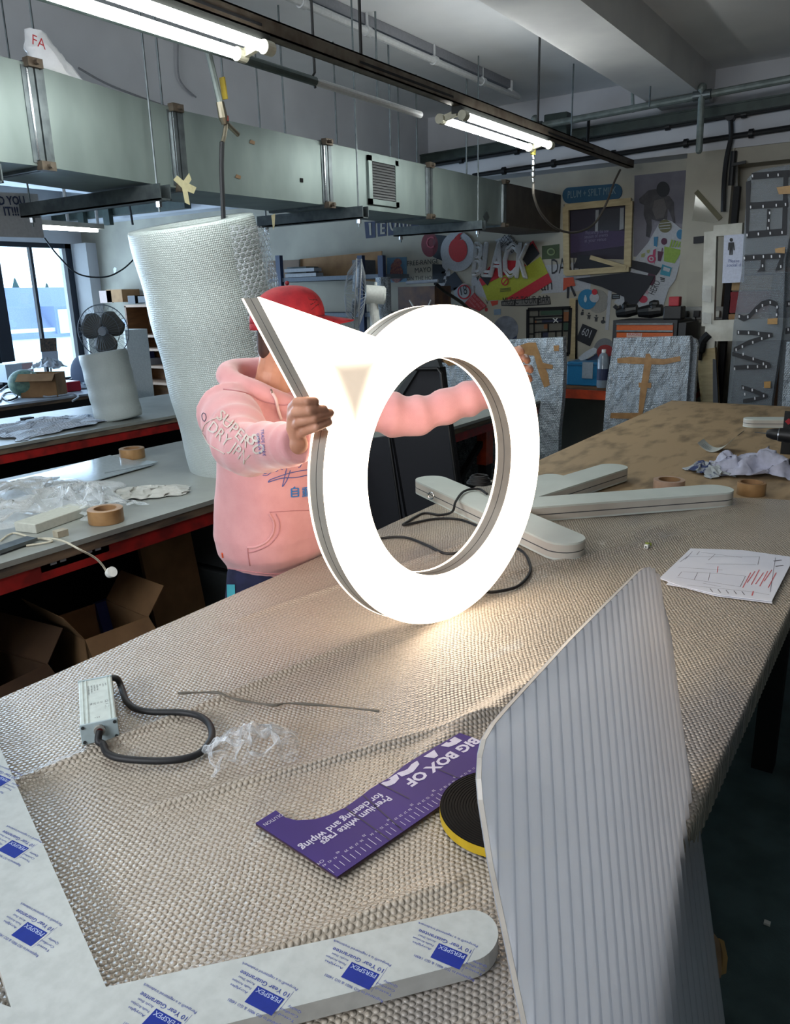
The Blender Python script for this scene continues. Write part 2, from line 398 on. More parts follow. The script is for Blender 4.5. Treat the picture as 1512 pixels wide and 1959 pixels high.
h = B(); h.box((-21, 6, -.4), (-18.5, 19, .12)); h.box((-18.6, 6, .12), (-18.4, 19, .28)); h.box((-17, 6, -1.5), (-16.8, 19, -.35)); h.box((-17, 6, -2), (-14, 19, -1.2))
tag(h.obj('flat_roof', M_pale), 'pale flat roofs with parapets stepping down outside the left window', 'roof')
def pine(y, s):
    t = thing('conifer_tree', 'dark conifer standing behind the slate roofed house', 'tree', (-27, y, 0), 'conifers beyond the house')
    f = B()
    for k in range(5): f.lathe([(s*(.42-.07*k), 0), (.02, s*.4)], 9, Matrix.Translation((-27, y, .9+k*.20*s)))
    f.obj('foliage', flat('conifer_green', '2c4a4e', .9), t); B().cyl((-27,y,0),(-27,y,1.5),.08).obj('trunk', M_woodb, t)
for y, s in ((13.5,1.0),(14.8,1.2),(16.2,1.35),(17.4,1.2),(18.6,1.35),(19.8,1.1)): pine(y, s)
# ================================================================ overhead services
M_pipegrey = mat('grey_pipe', '7b8582', '66706e', rough=.5, metal=.3, scale=20)
M_pipewhite = flat('white_pipe', 'c6c9ca', .5)
M_conduit = flat('black_conduit', '17191c', .5)
# duct
XD = -2.9
t = thing('air_duct', 'long galvanised steel air duct hanging along the room below the ceiling', 'duct', (XD-.2, 4, 2.16))
joints = [(-.4, 2.150, 2.555), (1.93, 2.170, 2.522), (2.60, 2.150, 2.478), (3.66, 2.155, 2.478), (4.74, 2.160, 2.478), (5.85, 2.165, 2.478)]
for i in range(len(joints)-1):
    (ya, za, zb), (yb, zc, zd) = joints[i], joints[i+1]; w = .42
    b = B(); b.add([(XD,ya,za),(XD,yb,zc),(XD,yb,zd),(XD,ya,zb),(XD-w,ya,za),(XD-w,yb,zc),(XD-w,yb,zd),(XD-w,ya,zb)],
        [(0,1,2,3),(7,6,5,4),(3,2,6,7),(1,0,4,5),(0,3,7,4),(2,1,5,6)])
    b.obj('duct_section', M_galv, t)
for (y, za, zb) in joints[1:]:
    b = B()
    for dy in (-.022, .004): b.box((XD-.43, y+dy, za-.012), (XD+.014, y+dy+.018, zb+.012))
    b.box((XD-.01, y-.045, za+.01), (XD+.004, y+.045, zb-.01))
    f = b.obj('flange', M_galvd, t)
    b = B(); b.box((XD+.004, y-.03, za+.02), (XD+.012, y-.02, zb-.02)); b.obj('cleat', M_chrome, f)
    b = B()
    for z in (za, zb): b = B(); b.box((XD-.005, y-.03, z-.016), (XD+.03, y+.03, z+.016)); b.cyl((XD+.03, y, z), (XD+.05, y, z), .009); b.obj('corner_clamp', M_rust, f)
b = B(); b.box((XD-.42, 5.85, 2.165), (XD, 6.99, 2.478)); b.obj('end_box', mat('brown_duct_end', '5d5550', '4a443f', rough=.5, metal=.4, scale=8), t)
# slatted vent on the face
ya, yb = onx(703, 350, XD).y, onx(760, 350, XD).y; za, zb = 2.19, 2.46
v = B(); 
for (a, c) in (((ya,za),(yb,za+.03)), ((ya,zb-.03),(yb,zb)), ((ya,za),(ya+.035,zb)), ((yb-.035,za),(yb,zb))): v.box((XD+.001, a[0], a[1]), (XD+.014, c[0], c[1]))
vf = v.obj('vent_frame', M_galv, t)
v = B()
for k in range(13):
    z = za+.04+k*(zb-za-.08)/12; v.add([(XD+.012,ya+.035,z-.006),(XD+.012,yb-.035,z-.006),(XD+.003,yb-.035,z+.010),(XD+.003,ya+.035,z+.010)], [(0,1,2,3)])
v.obj('slat', flat('vent_slat', '6d6f70', .5, metal=.6), vf, solid=.002)
B().box((XD+.0005, ya+.03, za+.03), (XD+.002, yb-.03, zb-.03)).obj('vent_dark', M_blackm, vf)
B().box((XD+.001, onx(577,345,XD).y-.01, onx(577,345,XD).z-.01), (XD+.004, onx(577,345,XD).y+.01, onx(577,345,XD).z+.01)).obj('hole', M_blackm, t)
for (u, vv) in ((482, 272), (455, 338)):
    p = onx(u, vv, XD); B().slab([(XD+.002,p.y-.02,p.z-.006),(XD+.002,p.y+.015,p.z-.01),(XD+.002,p.y+.02,p.z+.005),(XD+.002,p.y-.01,p.z+.01)], (.001,0,0)).obj('tape_scrap', M_tape, t)
p = onx(930, 415, XD); B().slab([(XD+.002,p.y-.05,p.z),(XD+.002,p.y,p.z-.045),(XD+.002,p.y+.05,p.z),(XD+.002,p.y,p.z+.045)], (.004,0,0)).obj('damper_plate', M_galvd, t)
# cross channels that carry the duct, one hanging rod at each end
def channel(y, z, x0, x1, lab):
    b = B(); b.box((x0, y-.03, z-.075), (x1, y+.03, z-.068)); b.box((x0, y-.03, z-.075), (x1, y-.024, z-.01)); b.box((x0, y+.024, z-.075), (x1, y+.03, z-.01))
    t = thing('duct_support', lab, 'bracket', (x1, y, z-.07), 'steel channels carrying the duct'); b.obj('channel', M_galvd, t)
    for x in (x1-.05, x0+.05):
        b = B(); b.cyl((x, y, z-.12), (x, y, ZC if -4.1 < x else 2.78), .005, n=6); r = b.obj('hanging_rod', M_galvd, t); B().cyl((x,y,z-.1),(x,y,z-.078),.014,n=6).obj('nut', M_chrome, r)
channel(2.42, 2.155, -3.85, -2.8, 'steel channel carrying the duct, nearest one with masking tape at its end')
channel(3.85, 2.165, -3.6, -2.78, 'steel channel under the middle of the duct, left of the slatted vent')
channel(5.3, 2.17, -3.55, -2.78, 'steel channel under the far end of the duct above the red disc')
channel(1.70, 2.165, -3.25, -2.86, 'short steel channel under the duct at the picture edge')
b = B(); q = onx(352, 355, XD+.1)
for a, l, w in ((-.3,.055,.018),(.8,.05,.014),(-1.5,.07,.014),(2.6,.05,.016)):
    d = Vector((.05, math.cos(a), math.sin(a))); n2 = Vector((0,-math.sin(a),math.cos(a)))
    b.slab([q-n2*w, q+d*l-n2*w*.8, q+d*(l+.01)+n2*w, q+n2*w], (.002,0,0))
tag(b.obj('masking_tape', flat('masking_tape', 'c9c19a', .6)), 'crumpled pale masking tape stuck where the near channel meets the duct', 'tape')
b = B(); q = onx(519, 412, XD-.04); b.slab([q, q+Vector((0,.03,.01)), q+Vector((0,.02,-.05)), q+Vector((0,.008,-.07))], (.002,0,0))
tag(b.obj('tape_strip', flat('masking_tape', 'c9c19a')), 'small pale strip of tape hanging below the duct above the tall roll', 'tape')
# strut bar with the twin-tube lights
XB, ZB = -2.2, 2.60
t = thing('lighting_strut', 'brown steel strut running to the back wall, both lit twin tubes fixed to its side', 'strut', (XB, 3, ZB))
b = B(); b.box((XB-.028, -1.0, ZB), (XB+.028, 6.72, ZB+.006)); b.box((XB-.028, -1.0, ZB+.05), (XB+.028, 6.72, ZB+.056))
b.box((XB+.022, -1.0, ZB), (XB+.028, 6.72, ZB+.056)); b.box((XB-.028, -1.0, ZB), (XB-.022, 6.72, ZB+.056)); b.obj('channel', M_rust, t)
b = B()
for y in (0.4, 1.6, 3.0, 5.0): b = B(); b.box((XB+.0285, y, ZB+.018), (XB+.0295, y+.8, ZB+.028)); b.obj('slot', M_blackm, t)
for y in (-.5, 3.05):
    B().cyl((XB, y, ZB+.05), (XB, y, ZC), .007).obj('hanging_rod', M_black, t)
B().cyl((XB, 4.9, ZB+.05), (XB, 4.9, ZC), .007).obj('hanging_rod', M_black, t)
def twin(y0, y1, lab, power):
    t = thing('fluorescent_light', lab, 'light', (XB-.08, (y0+y1)/2, ZB-.08), 'twin-tube lights on the strut')
    b = B(); b.box((XB-.03, y0-.02, ZB-.035), (XB+.03, y1+.02, ZB-.002)); b.obj('body', flat('lamp_body','303230',.5), t)
    for dx in (-.100, .036):
        B().tube([(XB+dx, y0, ZB-.05), (XB+dx, y1, ZB-.05)], .019, n=14).obj('tube', M_tubeglow, t)
        for y in (y0, y1):
            b = B(); b.cyl((XB+dx, y-.028, ZB-.05), (XB+dx, y+.016, ZB-.05), .025); b.bar((XB+dx, y, ZB-.05), (XB, y, ZB-.03), .02, .03); b.obj('tube_holder', flat('holder_cream', 'b9b7a4', .5), t)
    l = bpy.data.lights.new('tube_light', 'AREA'); l.shape = 'RECTANGLE'; l.size = .14; l.size_y = y1-y0; l.energy = power; l.color = (.90, 1, .97)
    o = bpy.data.objects.new('tube_light', l); COL.objects.link(o); o.parent = t; o.location = Vector((XB-.01, (y0+y1)/2, ZB-.075))-Vector(t['_loc']); o.rotation_euler = (0, 0, 0)
twin(.95, 2.42, 'lit twin-tube fluorescent light cut by the top edge, nearest on the strut', 8)
twin(3.90, 5.02, 'lit twin-tube fluorescent light in mid room, farther of the two on the strut', 6)
# blue-grey pipe beside the strut
t = thing('service_pipe', 'blue-grey pipe running beside the strut up to the farther twin light', 'pipe', (-2.42, 3, 2.6))
B().tube([(-2.42, .5, 2.585), (-2.42, 3.0, 2.585)], .019, n=12).obj('pipe', mat('blue_grey_pipe', '56605f', '45514f', rough=.45, metal=.4, scale=12), t)
B().tube([(-2.42, 3.0, 2.585), (-2.42, 3.88, 2.585)], .017, n=12).obj('white_section', M_pipewhite, t)
B().tube([(-2.42, 3.0, 2.56), (-2.44, 3.0, 2.6), (-2.42, 3.0, 2.62), (-2.42,3.0,ZC)], .006, n=6).obj('hanger', M_black, t)
# white pipe on the ceiling with clips and the flat grey strip beside it
pA, pB = onz(560, -3, 3.13), onz(973, 178, 3.13)
t = thing('ceiling_pipe', 'white pipe clipped below the ceiling, ending in an elbow', 'pipe', pA)
B().tube(smooth_path([pA+(pA-pB)*.6, pA, pB, pB+Vector((0,.03,.02)), pB+Vector((0,.035,.09))], 4), .021, n=12).obj('pipe', M_pipewhite, t)
for s in (.03, .26, .56, .83):
    p = pA.lerp(pB, s); b = B(); b.cyl(p-(pB-pA)*.008, p+(pB-pA)*.008, .029); b.cyl(p, (p.x, p.y, ZC), .008, n=8); b.obj('clip', M_pipewhite, t)
a, c = onz(600, -3, ZC-.03), onz(975, 163, ZC-.03); b = B(); b.bar(a+(a-c)*.5, c, .05, .055)
tag(b.obj('ceiling_strip', flat('grey_strip', '85878d', .6)), 'flat grey strip on the ceiling beside the white pipe', 'trunking')
# hanging rods left in the ceiling
def rod(u, v, z, u2, v2, lab, grp='thin rods hanging from the ceiling'):
    a = onz(u, v, z); d = ray(u2, v2); k = (Vector((a.x, a.y, 0))).length/Vector((d.x, d.y, 0)).length; zb = CAMH+d.z*k
    tag(B().cyl((a.x, a.y, zb), (a.x, a.y, z if abs(z-2.99) < .01 else ZC), .0055, n=6).obj('hanging_rod', M_galvd), lab, 'rod', grp)
rod(532, 10, ZC, 550, 372, 'thin steel rod in front of the duct, left of the slatted vent', )
rod(637, 80, ZC, 650, 275, 'thin steel rod ending at the duct flange left of the slatted vent')
rod(718, 22, ZC, 728, 190, 'thin bent-topped rod reaching down to the blue-grey pipe')
rod(742, 48, ZC, 757, 300, 'thin steel rod passing the right edge of the slatted vent')
rod(796, 143, ZC, 804, 312, 'thin steel rod just right of the slatted vent')
rod(893, 118, ZC, 899, 435, 'thin pale rod crossing the far part of the duct')
rod(1098, 122, ZC, 1097, 280, 'black rod with a white top behind the junction box')
rod(1245, 165, 2.99, 1247, 205, 'short white rod below the big ceiling beam')
rod(297, 55, ZC-.4, 318, 345, 'pale rod in front of the duct beside the near flange')
rod(56, 0, ZC-.4, 64, 60, 'dark rod above the plastic bag on the duct')
rod(422, 95, ZC-.4, 428, 180, 'thin rod behind the yellow valve handle')
# wall services at the back
t = thing('steel_trunking', 'dark green-grey steel trunking crossing the back wall under the ceiling', 'trunking', (-1, YU-.06, 2.75))
l, r = ony(780, 311, YU-.08), ony(1512, 192, YU-.08); l2 = l+(r-l)*.0
b = B(); b.bar(l2, r+(r-l)*1.2, .13, .075); b.obj('channel', M_dkmet, t)
b = B(); b.bar(l2+Vector((0,-.07,.03)), r+(r-l)*1.2+Vector((0,-.07,.03)), .01, .012); b.obj('lip', M_dkmet, t)
def conduit(p, q, rr, lab, mt, Y=YU-.045, ext=.6, ext0=0):
    a, c = ony(*p, Y), ony(*q, Y); t = thing('conduit', lab, 'conduit', a); b = B(); b.tube([a+(a-c)*ext0, c+(c-a)*ext], rr, n=8); b.obj('pipe', mt, t)
    for s in (.12, .3, .5, .72, .9): x = a.lerp(c, s); b = B(); b.cyl(x-(c-a)*.006, x+(c-a)*.006, rr*1.7); b.obj('clip', mt, t)
conduit((817, 318), (1512, 204), .016, 'upper black conduit running across the white band of the back wall', M_conduit)
conduit((905, 336), (1512, 244), .019, 'lower black conduit with couplings along the beam edge', M_conduit)
t = thing('drop_conduit', 'black conduit dropping from a round box down the right of the column', 'conduit', ony(1398, 222, YU-.05))
P = [ony(u, v, YU-.05) for u, v in ((1398,222),(1399,262),(1391,300),(1386,345),(1384,405))]
B().tube(smooth_path(P, 4), .018, n=8).obj('pipe', M_conduit, t); B().cyl(P[0]+Vector((0,-.03,0)), P[0]+Vector((0,.05,0)), .035).obj('round_box', M_conduit, t)
t = thing('scaffold_pipe', 'grey pipe rail crossing in front of the back wall with drop legs', 'pipe', ony(1030, 240, 6.3))
a, c = ony(1024, 243, 6.3), ony(1512, 151, 6.3)
B().tube([a-(c-a)*.02, c+(c-a)*.6], .026, n=12).obj('rail', M_pipegrey, t)
for (u, v, v2) in ((1024, 228, 262), (1344, 168, 288)):
    p = ony(u, v, 6.27); q = ony(u-6, v2, 6.27); b = B(); b.tube([p, q], .024, n=12); b.ball(p, .032); b.ball(q, .024, 10, 6); lg = b.obj('drop_leg', M_pipegrey, t)
    m_ = ony(u, v+14, 6.28); B().cyl(m_+Vector((-.06,0,0)), m_+Vector((.06,0,0)), .034).obj('clamp', M_galvd, lg)
b = B(); p, q = ony(1127, 222, 6.3), ony(1124, 290, YU-.1); b.tube([p, q], .012); b.obj('stay', M_conduit, t)
b = B(); p, q = ony(1210,170,6.3), ony(1212, 215, 6.3); b.tube([p, q], .012); b.obj('clamp', M_pipegrey, t)
p = ony(1068, 243, YU-.2); t = thing('junction_box', 'grey electrical junction box with a yellow sticker above the trunking', 'box', p-Vector((0,0,.12)))
B().cbox(p, (.20,.12,.19)).obj('body', M_dkmet, t, bevel=.006); B().cbox(p+Vector((-.02,-.065,-.07)), (.09,.004,.035)).obj('sticker', flat('yellow_sticker', 'b5ac52'), t)
# air line drops
t = thing('air_line', 'air line with a yellow valve handle and black hose hanging before the duct', 'hose', onx(428, 410, -2.55))
X0 = -2.55; P = lambda u, v: onx(u, v, X0)
B().tube([P(396, 88), P(421, 195)], .013, n=8).obj('pipe', M_pipegrey, t)
B().tube([P(421, 195), P(427, 225), P(430, 238)], [.017,.019,.012], n=10).obj('valve', M_brass, t)
B().bar(P(425, 148), P(431, 190), .008, .026, (1,0,0)).obj('yellow_handle', flat('yellow_handle', 'b09a3a', .5), t)
B().tube([P(430, 222), P(431, 232)], .0165, n=10).obj('red_collar', flat('red_collar', '7a3a34'), t)
b = B(); b.tube([P(432, 234), P(445, 247), P(456, 258)], .010, n=8); b.tube([P(433, 236), P(429, 262), P(426, 272)], .009, n=8); b.obj('branch', M_brass, t)
B().tube(smooth_path([P(425, 272), P(424, 320), P(426, 380), P(428, 425)], 6), .010, n=8).obj('hose', M_rubber, t)
t = thing('air_hose', 'thin hose looping from the far light to the end of the strut', 'hose', ony(1022, 300, 5.05))
P = lambda u, v: ony(u, v, 5.05+1.6*max(0, min(1, (u-1022)/165)))
B().tube([P(1022, 281), P(1020, 296)], .018, n=8).obj('coupling', flat('yellow_sticker','b5ac52'), t)
b = B()
for k in range(5): b.cyl(P(1020, 297+k*11), P(1021, 305+k*11), .014 if k%2 else .010)
b.obj('fitting', M_chrome, t)
B().tube(smooth_path([P(1021,352),P(1022,375),P(1035,408),P(1062,436),P(1100,445),P(1135,430),P(1158,395),P(1175,350),P(1187,325)], 6), .0085, n=8).obj('hose', flat('grey_hose','5d5750'), t)
# unseen twin-tube light added above the frame to brighten the near bench
t = thing('fluorescent_light', 'added twin-tube light brightening the near bench, unseen above the frame', 'light', (-.9, -.6, 2.75))
b = B(); b.box((-.94, -1.35, 2.77), (-.86, .05, 2.81)); b.obj('body', MATS['lamp_body'], t)
for dx in (-.05, .05):
    B().tube([(-.9+dx, -1.3, 2.745), (-.9+dx, 0, 2.745)], .016, n=12).obj('tube', M_tubeglow, t)
for y in (-1.1, -.2): B().cyl((-.9, y, 2.81), (-.9, y, ZC), .006, n=6).obj('hanging_rod', M_galvd, t)
# plastic bag on the duct
def crumple(fn, nu, nv, amp, sc, seed):
    o = Vector((seed*3.1, seed*1.7, seed))
    def g(a, c):
        p = Vector(fn(a, c)); n = noise.noise_vector(p*sc+o)+.5*noise.noise_vector(p*sc*2.7+o)
        return p+n*amp
    return g
X0 = -3.0; O = onx(95, 110, X0)
BB, BT = onx(112, 128, X0), onx(66, 58, X0)
def bag(a, c):
    th = 2*PI*a; p = BB.lerp(BT, c); w = .085*(1-c)**.7+.028
    return (X0+.07*math.cos(th)*(1-.5*c), p.y+w*math.sin(th), 2.50+(BT.z-2.50)*c)
b = B(); b.grid(crumple(bag, 1, 1, .014, 16, 3), 28, 16)
t = thing('plastic_bag', 'white plastic bag with red print lying on top of the near duct', 'bag', (X0, O.y, 2.5)); b.obj('bag', film_mat('white_bag', (225,228,232), .3, .3, 20, .6), t, smooth=True)
p = onx(62, 84, X0+.09); b = B(); b.text('FA', frame(p, ray(1,0)*0+Vector((0,.9,-.15)), (0,.2,1)), size=.05); b.obj('lettering', flat('red_print','b53038'), t)
tag(B().tube(smooth_path([onx(150,130,-4.09),onx(215,165,-4.08),onx(330,208,-4.09),onx(380,225,-4.09)],6),.006,n=6).obj('loose_cable', flat('grey_cable','85878c')), 'pale cable drooping along the side of the ceiling beam behind the duct', 'cable')
tag(B().tube(smooth_path([onx(340,82,-4.11),onx(341,140,-4.11),onx(352,165,-4.11),onx(375,186,-4.11)],6),.006,n=6).obj('loose_cable', flat('grey_cable','85878c')), 'short curled wire hanging against the side of the ceiling beam', 'cable')
t = thing('hanging_sign', 'grey hanging board with blue capitals ending in three exclamation marks', 'sign', onx(40, 455, -3.9))
P = lambda u, v: onx(u, v, -3.9)
B().slab([P(-120, 362), P(72, 371), P(85, 455), P(-120, 450)], (-.01,0,0)).obj('board', flat('grey_board','a9abae'), t)
b = B()
for s, (u0, v0), (u1, v1), h in (('LD YOU', (-9,392), (49,391), .042), ('Y IT!!!', (-9,412), (37,412), .042)):
    a, c = onx(u0, v0, -3.895), onx(u1, v1, -3.895); b.text(s, frame(a, c-a, (0,0,1)), size=h*1.35, width=(c-a).length, off=.03)
b.obj('lettering', M_navy, t)
# small lamp, trunking and brackets far left
t = thing('batten_light', 'single lit fluorescent batten at far left above the window', 'light', onx(140, 437, -5.5))
p, q = onx(60, 434, -5.5), onx(186, 441, -5.5); B().tube([p, q], .014, n=10).obj('tube', M_tubeglow, t)
B().bar(p+Vector((0,0,.035)), q+Vector((0,.05,.03)), .05, .035).obj('body', M_whitep, t)
B().bar(onx(50,424,-5.55), onx(190,434,-5.55), .035, .02).obj('mount', M_dkmet, t)
for (u, v, u2, v2) in ((128,395,130,423),(184,405,187,428)): B().tube([onx(u2,v2,-5.55)+Vector((0,0,ZC-onx(u2,v2,-5.55).z)), onx(u2,v2,-5.55)], .012).obj('hanger', M_pipewhite, t)
t = thing('cable_trunking', 'dark trunking crossing the back corner above the batten light', 'trunking', (-7, YU-.1, 2.6))
a, c = ony(82, 419, YU-.12), ony(330, 392, YU-.12); B().bar(a+(c-a)*.08, c+(c-a)*.1, .1, .11).obj('channel', M_dkmet, t)
for u in (156, 205): B().cbox(ony(u, 402, YU-.2), (.12,.06,.35)).obj('box', M_dkmet, t)
tag(B().tube(smooth_path([ony(226,379,7.0),ony(226,379,6.6),ony(240,381,6.4),ony(246,388,6.4),ony(250,405,6.4),ony(254,430,6.4)],5), .014).obj('drop_pipe', M_conduit), 'black pipe bending down beside the top of the tall roll', 'pipe')
tag(B().tube(smooth_path([onx(85,455,-8),onx(112,490,-8),onx(150,524,-8),onx(200,530,-8),onx(235,515,-8),onx(262,490,-8)],6), .009).obj('slack_cable', M_conduit), 'black cable sagging across the left window toward the tall roll', 'cable')
# ================================================================ benches and rolls
ZT = .925
M_lam = mat('worn_laminate', '90948f', '7a7d78', rough=.4, scale=3.5, detail=7, ramp=(.3,.6))
M_edge = mat('scuffed_edge', '786551', '3e3a36', rough=.7, scale=12, stretch=(1,.4,3), detail=6)
def bench(lab, x0, x1, y0, y1, z, top, legs, frame_m, th=.05):
    t = thing('workbench', lab, 'workbench', ((x0+x1)/2, (y0+y1)/2, 0))
    B().box((x0, y0, z-.018), (x1, y1, z)).obj('worktop', top, t)
    B().box((x0+.05, y0+.1, .0), (x0+.07, y1-.1, z-th-.06)).obj('back_panel', M_blackm, t)  # black sheet added to keep the space under the bench dark
    B().box((x0+.005, y0+.005, z-th), (x1-.005, y1-.005, z-.018)).obj('edge_board', M_edge, t)
    B().box((x1-.07, y0, z-th-.055), (x1-.015, y1, z-th)).obj('rail', frame_m, t); B().box((x0+.015, y0, z-th-.055), (x0+.07, y1, z-th)).obj('rail', frame_m, t)
    for y in legs:
        for x in (x0+.06, x1-.06): B().box((x-.03, y-.03, 0), (x+.03, y+.03, z-th-.08)).obj('leg', frame_m if frame_m is not M_ply else M_blackm, t)
    return t
# main bench
t = thing('main_workbench', 'long plywood bench in front, its near part covered with bubble wrap', 'workbench', (-.81, 2.5, 0))
B().box((-1.42, -.3, .885), (-.2, 5.48, .918)).obj('worktop', M_ply, t)
B().box((-1.38, -.2, .80), (-1.33, 5.4, .885)).obj('rail', M_blackm, t); B().box((-.29, -.2, .80), (-.24, 5.4, .885)).obj('rail', M_blackm, t)
for y in (.0, 2.75, 5.2):
    for x in (-1.34, -.30): B().box((x-.035, y-.035, 0), (x+.035, y+.035, .8)).obj('leg', M_blackm, t)
# bubble wrap sheet, wrinkled, hanging over the right edge with a corrugated side
def wrapz(x, y):
    z = .9235
    z += .0035*noise.noise(Vector((x*3, y*2, 0)))+.002*noise.noise(Vector((x*9, y*6, 3)))
    for (ax, ay, bx, by, h, w) in ((-.62,.95,-.50,1.6,.010,.022), (-.90,.62,-.50,1.25,.006,.012), (-1.15,.5,-.95,1.35,.005,.010), (-.60,.45,-.42,.75,.006,.012), (-.95,1.7,-.5,2.5,.005,.02), (-1.3,1.2,-1.0,2.4,.004,.012), (-.75,2.2,-.45,2.9,.006,.03)):
        px, py, dx, dy = x-ax, y-ay, bx-ax, by-ay; L2 = dx*dx+dy*dy; s = max(0, min(1, (px*dx+py*dy)/L2)); d = math.hypot(px-dx*s, py-dy*s)
        z += 1.6*h*math.exp(-(d/w)**2)*math.sin(PI*min(1,max(0,s)))**.3 if 0 < s < 1 else 0
    return max(z, .9195)
def wfar(x): return 2.80+.22*(x+1.02)/.7 if x > -1.02 else 2.80+.5*(-1.02-x)
nx, ny = 220, 520
b = B()
def fsheet(a, c):
    u = a*1.285; # arc length across, last part hangs down
    y0 = -.1; 
    x = -1.425+min(u, 1.228); y = y0+c*(wfar(x)-y0)
    if u <= 1.228: return (x, y, wrapz(x, y))
    d = u-1.228; w = abs(math.sin(y*PI/.021))*.004*min(1, d/.015)
    return (-.197+.003*math.sin(min(d, .01)/.01*PI/2)+w, y, .9235-max(0, d-.003))
b.grid(fsheet, nx, ny)
tag(b.obj('bubble_wrap', M_bub, smooth=True), 'wrinkled bubble wrap sheet spread over the near half of the main bench', 'bubble wrap')
# table two (tall roll) and three (small roll), and the desk by the window
t = bench('grey laminate bench carrying the tall bubble wrap roll, scuffed edge and red rail', -3.434, -2.285, -.5, 5.6, .9, M_lam, (.2, 3.1, 5.4), M_red)
b = B(); b.box((-2.42,4.55,0),(-2.36,4.63,.84)); b.obj('leg', M_blackm, t); b = B(); b.box((-2.425,4.54,.55),(-2.355,4.64,.84)); b.obj('orange_bracket', M_orange, t); b = B(); b.bar((-2.40,4.0,.35),(-2.40,4.55,.70),.04,.03); b.obj('brace', M_blackm, t)
p, q = onx(112, 1066, -2.31), onx(170, 1052, -2.31); c = (p+q)/2
b = B(); b.cbox(c, (.02, .26, .055)); s = b.obj('socket_strip', flat('socket_grey', '565c6a'), t); b = B()
for dy in (-.085,-.05,.05,.085): b.cbox(c+Vector((.011,dy,0)), (.004,.022,.022))
b.obj('outlet', flat('outlet_grey','8a909a'), s)
t = bench('middle grey bench with dark edge under the shorter bubble wrap roll', -5.3, -4.26, .5, 5.0, .9, M_lam, (1.0, 4.8), M_red)
t = bench('white cluttered desk standing before the left window', -8.1, -6.78, 1.5, 5.2, .8, mat('desk_white', 'a9b2bd', '98a1ac', rough=.4, scale=4), (1.9, 5.0), M_blackm)
b = B(); b.box((-6.80, 1.5, .1), (-6.79, 5.2, .76)); b.obj('front_panel', M_blackm, t)
t = bench('low bench with an orange rail against the back wall, holding the tool chest', -3.3, -1.50, 6.15, 6.95, .9, M_woodb, (6.3, 6.8), M_orange)
b = B(); b.box((-3.3, 6.15, .80), (-1.5, 6.19, .875)); b.obj('front_rail', M_orange, t)
# tall roll
def roll(name, lab, pb, pt, r, m, n=64, inner=.16):
    pb = Vector(pb); pt = Vector(pt); ax = (pt-pb); h = ax.length; ax.normalize()
    rot = Vector((0,0,1)).rotation_difference(ax).to_matrix().to_4x4(); 
    t = thing(name, lab, 'roll', pb)
    prof = [(inner, .002), (r*.97, 0), (r, .015)]+[(r*(1+.012*math.sin(k*.9)), .015+(h-.03)*k/24) for k in range(1, 24)]+[(r, h-.012), (r*.985, h), (inner, h), (inner, h-.25)]
    o = B(); o.lathe(prof, n); me = o.obj('wound_sheet', m, None, smooth=True, origin=(0,0,0)); me.parent = t; me.matrix_local = rot
    return t, rot, h
t, rot, h = roll('bubble_wrap_roll', 'tall thick bubble wrap roll standing behind the person', (-2.62, 2.60, .902), (-2.62, 2.385, 1.975), .262, M_roll)
o = B(); 
def loose(a, c):
    th = math.radians(-12+75*a); r = .272+.040*math.sin(a*PI)**.7+.004*math.sin(c*21); return (r*math.cos(th), r*math.sin(th), .40+(h-.42-.07*a)*c)
o.grid(loose, 20, 20); l = o.obj('loose_layer', M_cell, None, smooth=True, origin=(0,0,0)); l.parent = t; l.matrix_local = rot
t, rot, h = roll('bubble_wrap_roll', 'shorter bubble wrap roll standing on the middle bench at left', (-4.50, 3.30, .902), (-4.55, 3.27, 1.345), .155, M_roll, inner=.04)

# ================================================================ bench items, left benches
def taperoll(lab, c, r, w, m=M_tape, hole=.038, core=M_card):
    t = thing('tape_roll', lab, 'tape roll', c); M = Matrix.Translation(c)
    o = B(); o.lathe([(r-.0005,0),(r,.001),(r,w-.001),(r-.001,w),(hole+.003,w),(hole+.003,0),(r-.0005,0)], 40, M); o.obj('tape', m, t, smooth='auto')
    o = B(); o.lathe([(hole+.003,w+.0005),(hole,w+.0005),(hole,0),(hole+.003,0)], 32, M); o.obj('core', core, t, smooth='auto'); return t
taperoll('brown parcel tape roll on the grey bench beside the white block', onz(204, 998, .9)+Vector((0,0,.001)), .062, .05)
taperoll('brown parcel tape roll beside the blue shining sheet, farther back', onz(254, 876, .9)+Vector((0,0,.001)), .062, .05)
a, c = onz(70, 1022, .9), onz(176, 984, .9); b = B(); d = (c-a); n2 = Vector((-d.y, d.x, 0)).normalized()
P = [a, c, c+n2*.10, a+n2*.10]; b.prism([(p.x,p.y) for p in P], .901, .935); tag(b.obj('foam_block', flat('white_foam','b9bcb2',.8), bevel=.003), 'long white foam block lying by the parcel tape at left', 'block')
# shiny sheets
def sheet(name, lab, cat, px, z, m, th=.006, g=None):
    P = [onz(u, v, z) for u, v in px]; b = B(); b.slab(P[::-1], (0,0,th)); return tag(b.obj(name, m), lab, cat, g)
M_gloss = flat('glossy_sheet', '8fa3b5', .12); M_gloss2 = flat('clear_sheet', '9aa6ac', .1)
sheet('acrylic_sheet', 'glossy sheet lying on the grey bench, shining blue from the window', 'sheet', [(0,925),(85,905),(212,872),(222,878),(140,912),(10,935)], .902, M_gloss, .004)
sheet('acrylic_offcut', 'large clear acrylic offcut behind the crumpled film on the grey bench', 'sheet', [(52,916),(170,924),(292,890),(210,872),(130,893)], .907, M_gloss2, .004)
sheet('acrylic_strip', 'narrow pale acrylic strip behind the parcel tape on the grey bench', 'sheet', [(200,905),(290,888),(302,884),(280,882),(200,898)], .912, M_gloss2, .003)
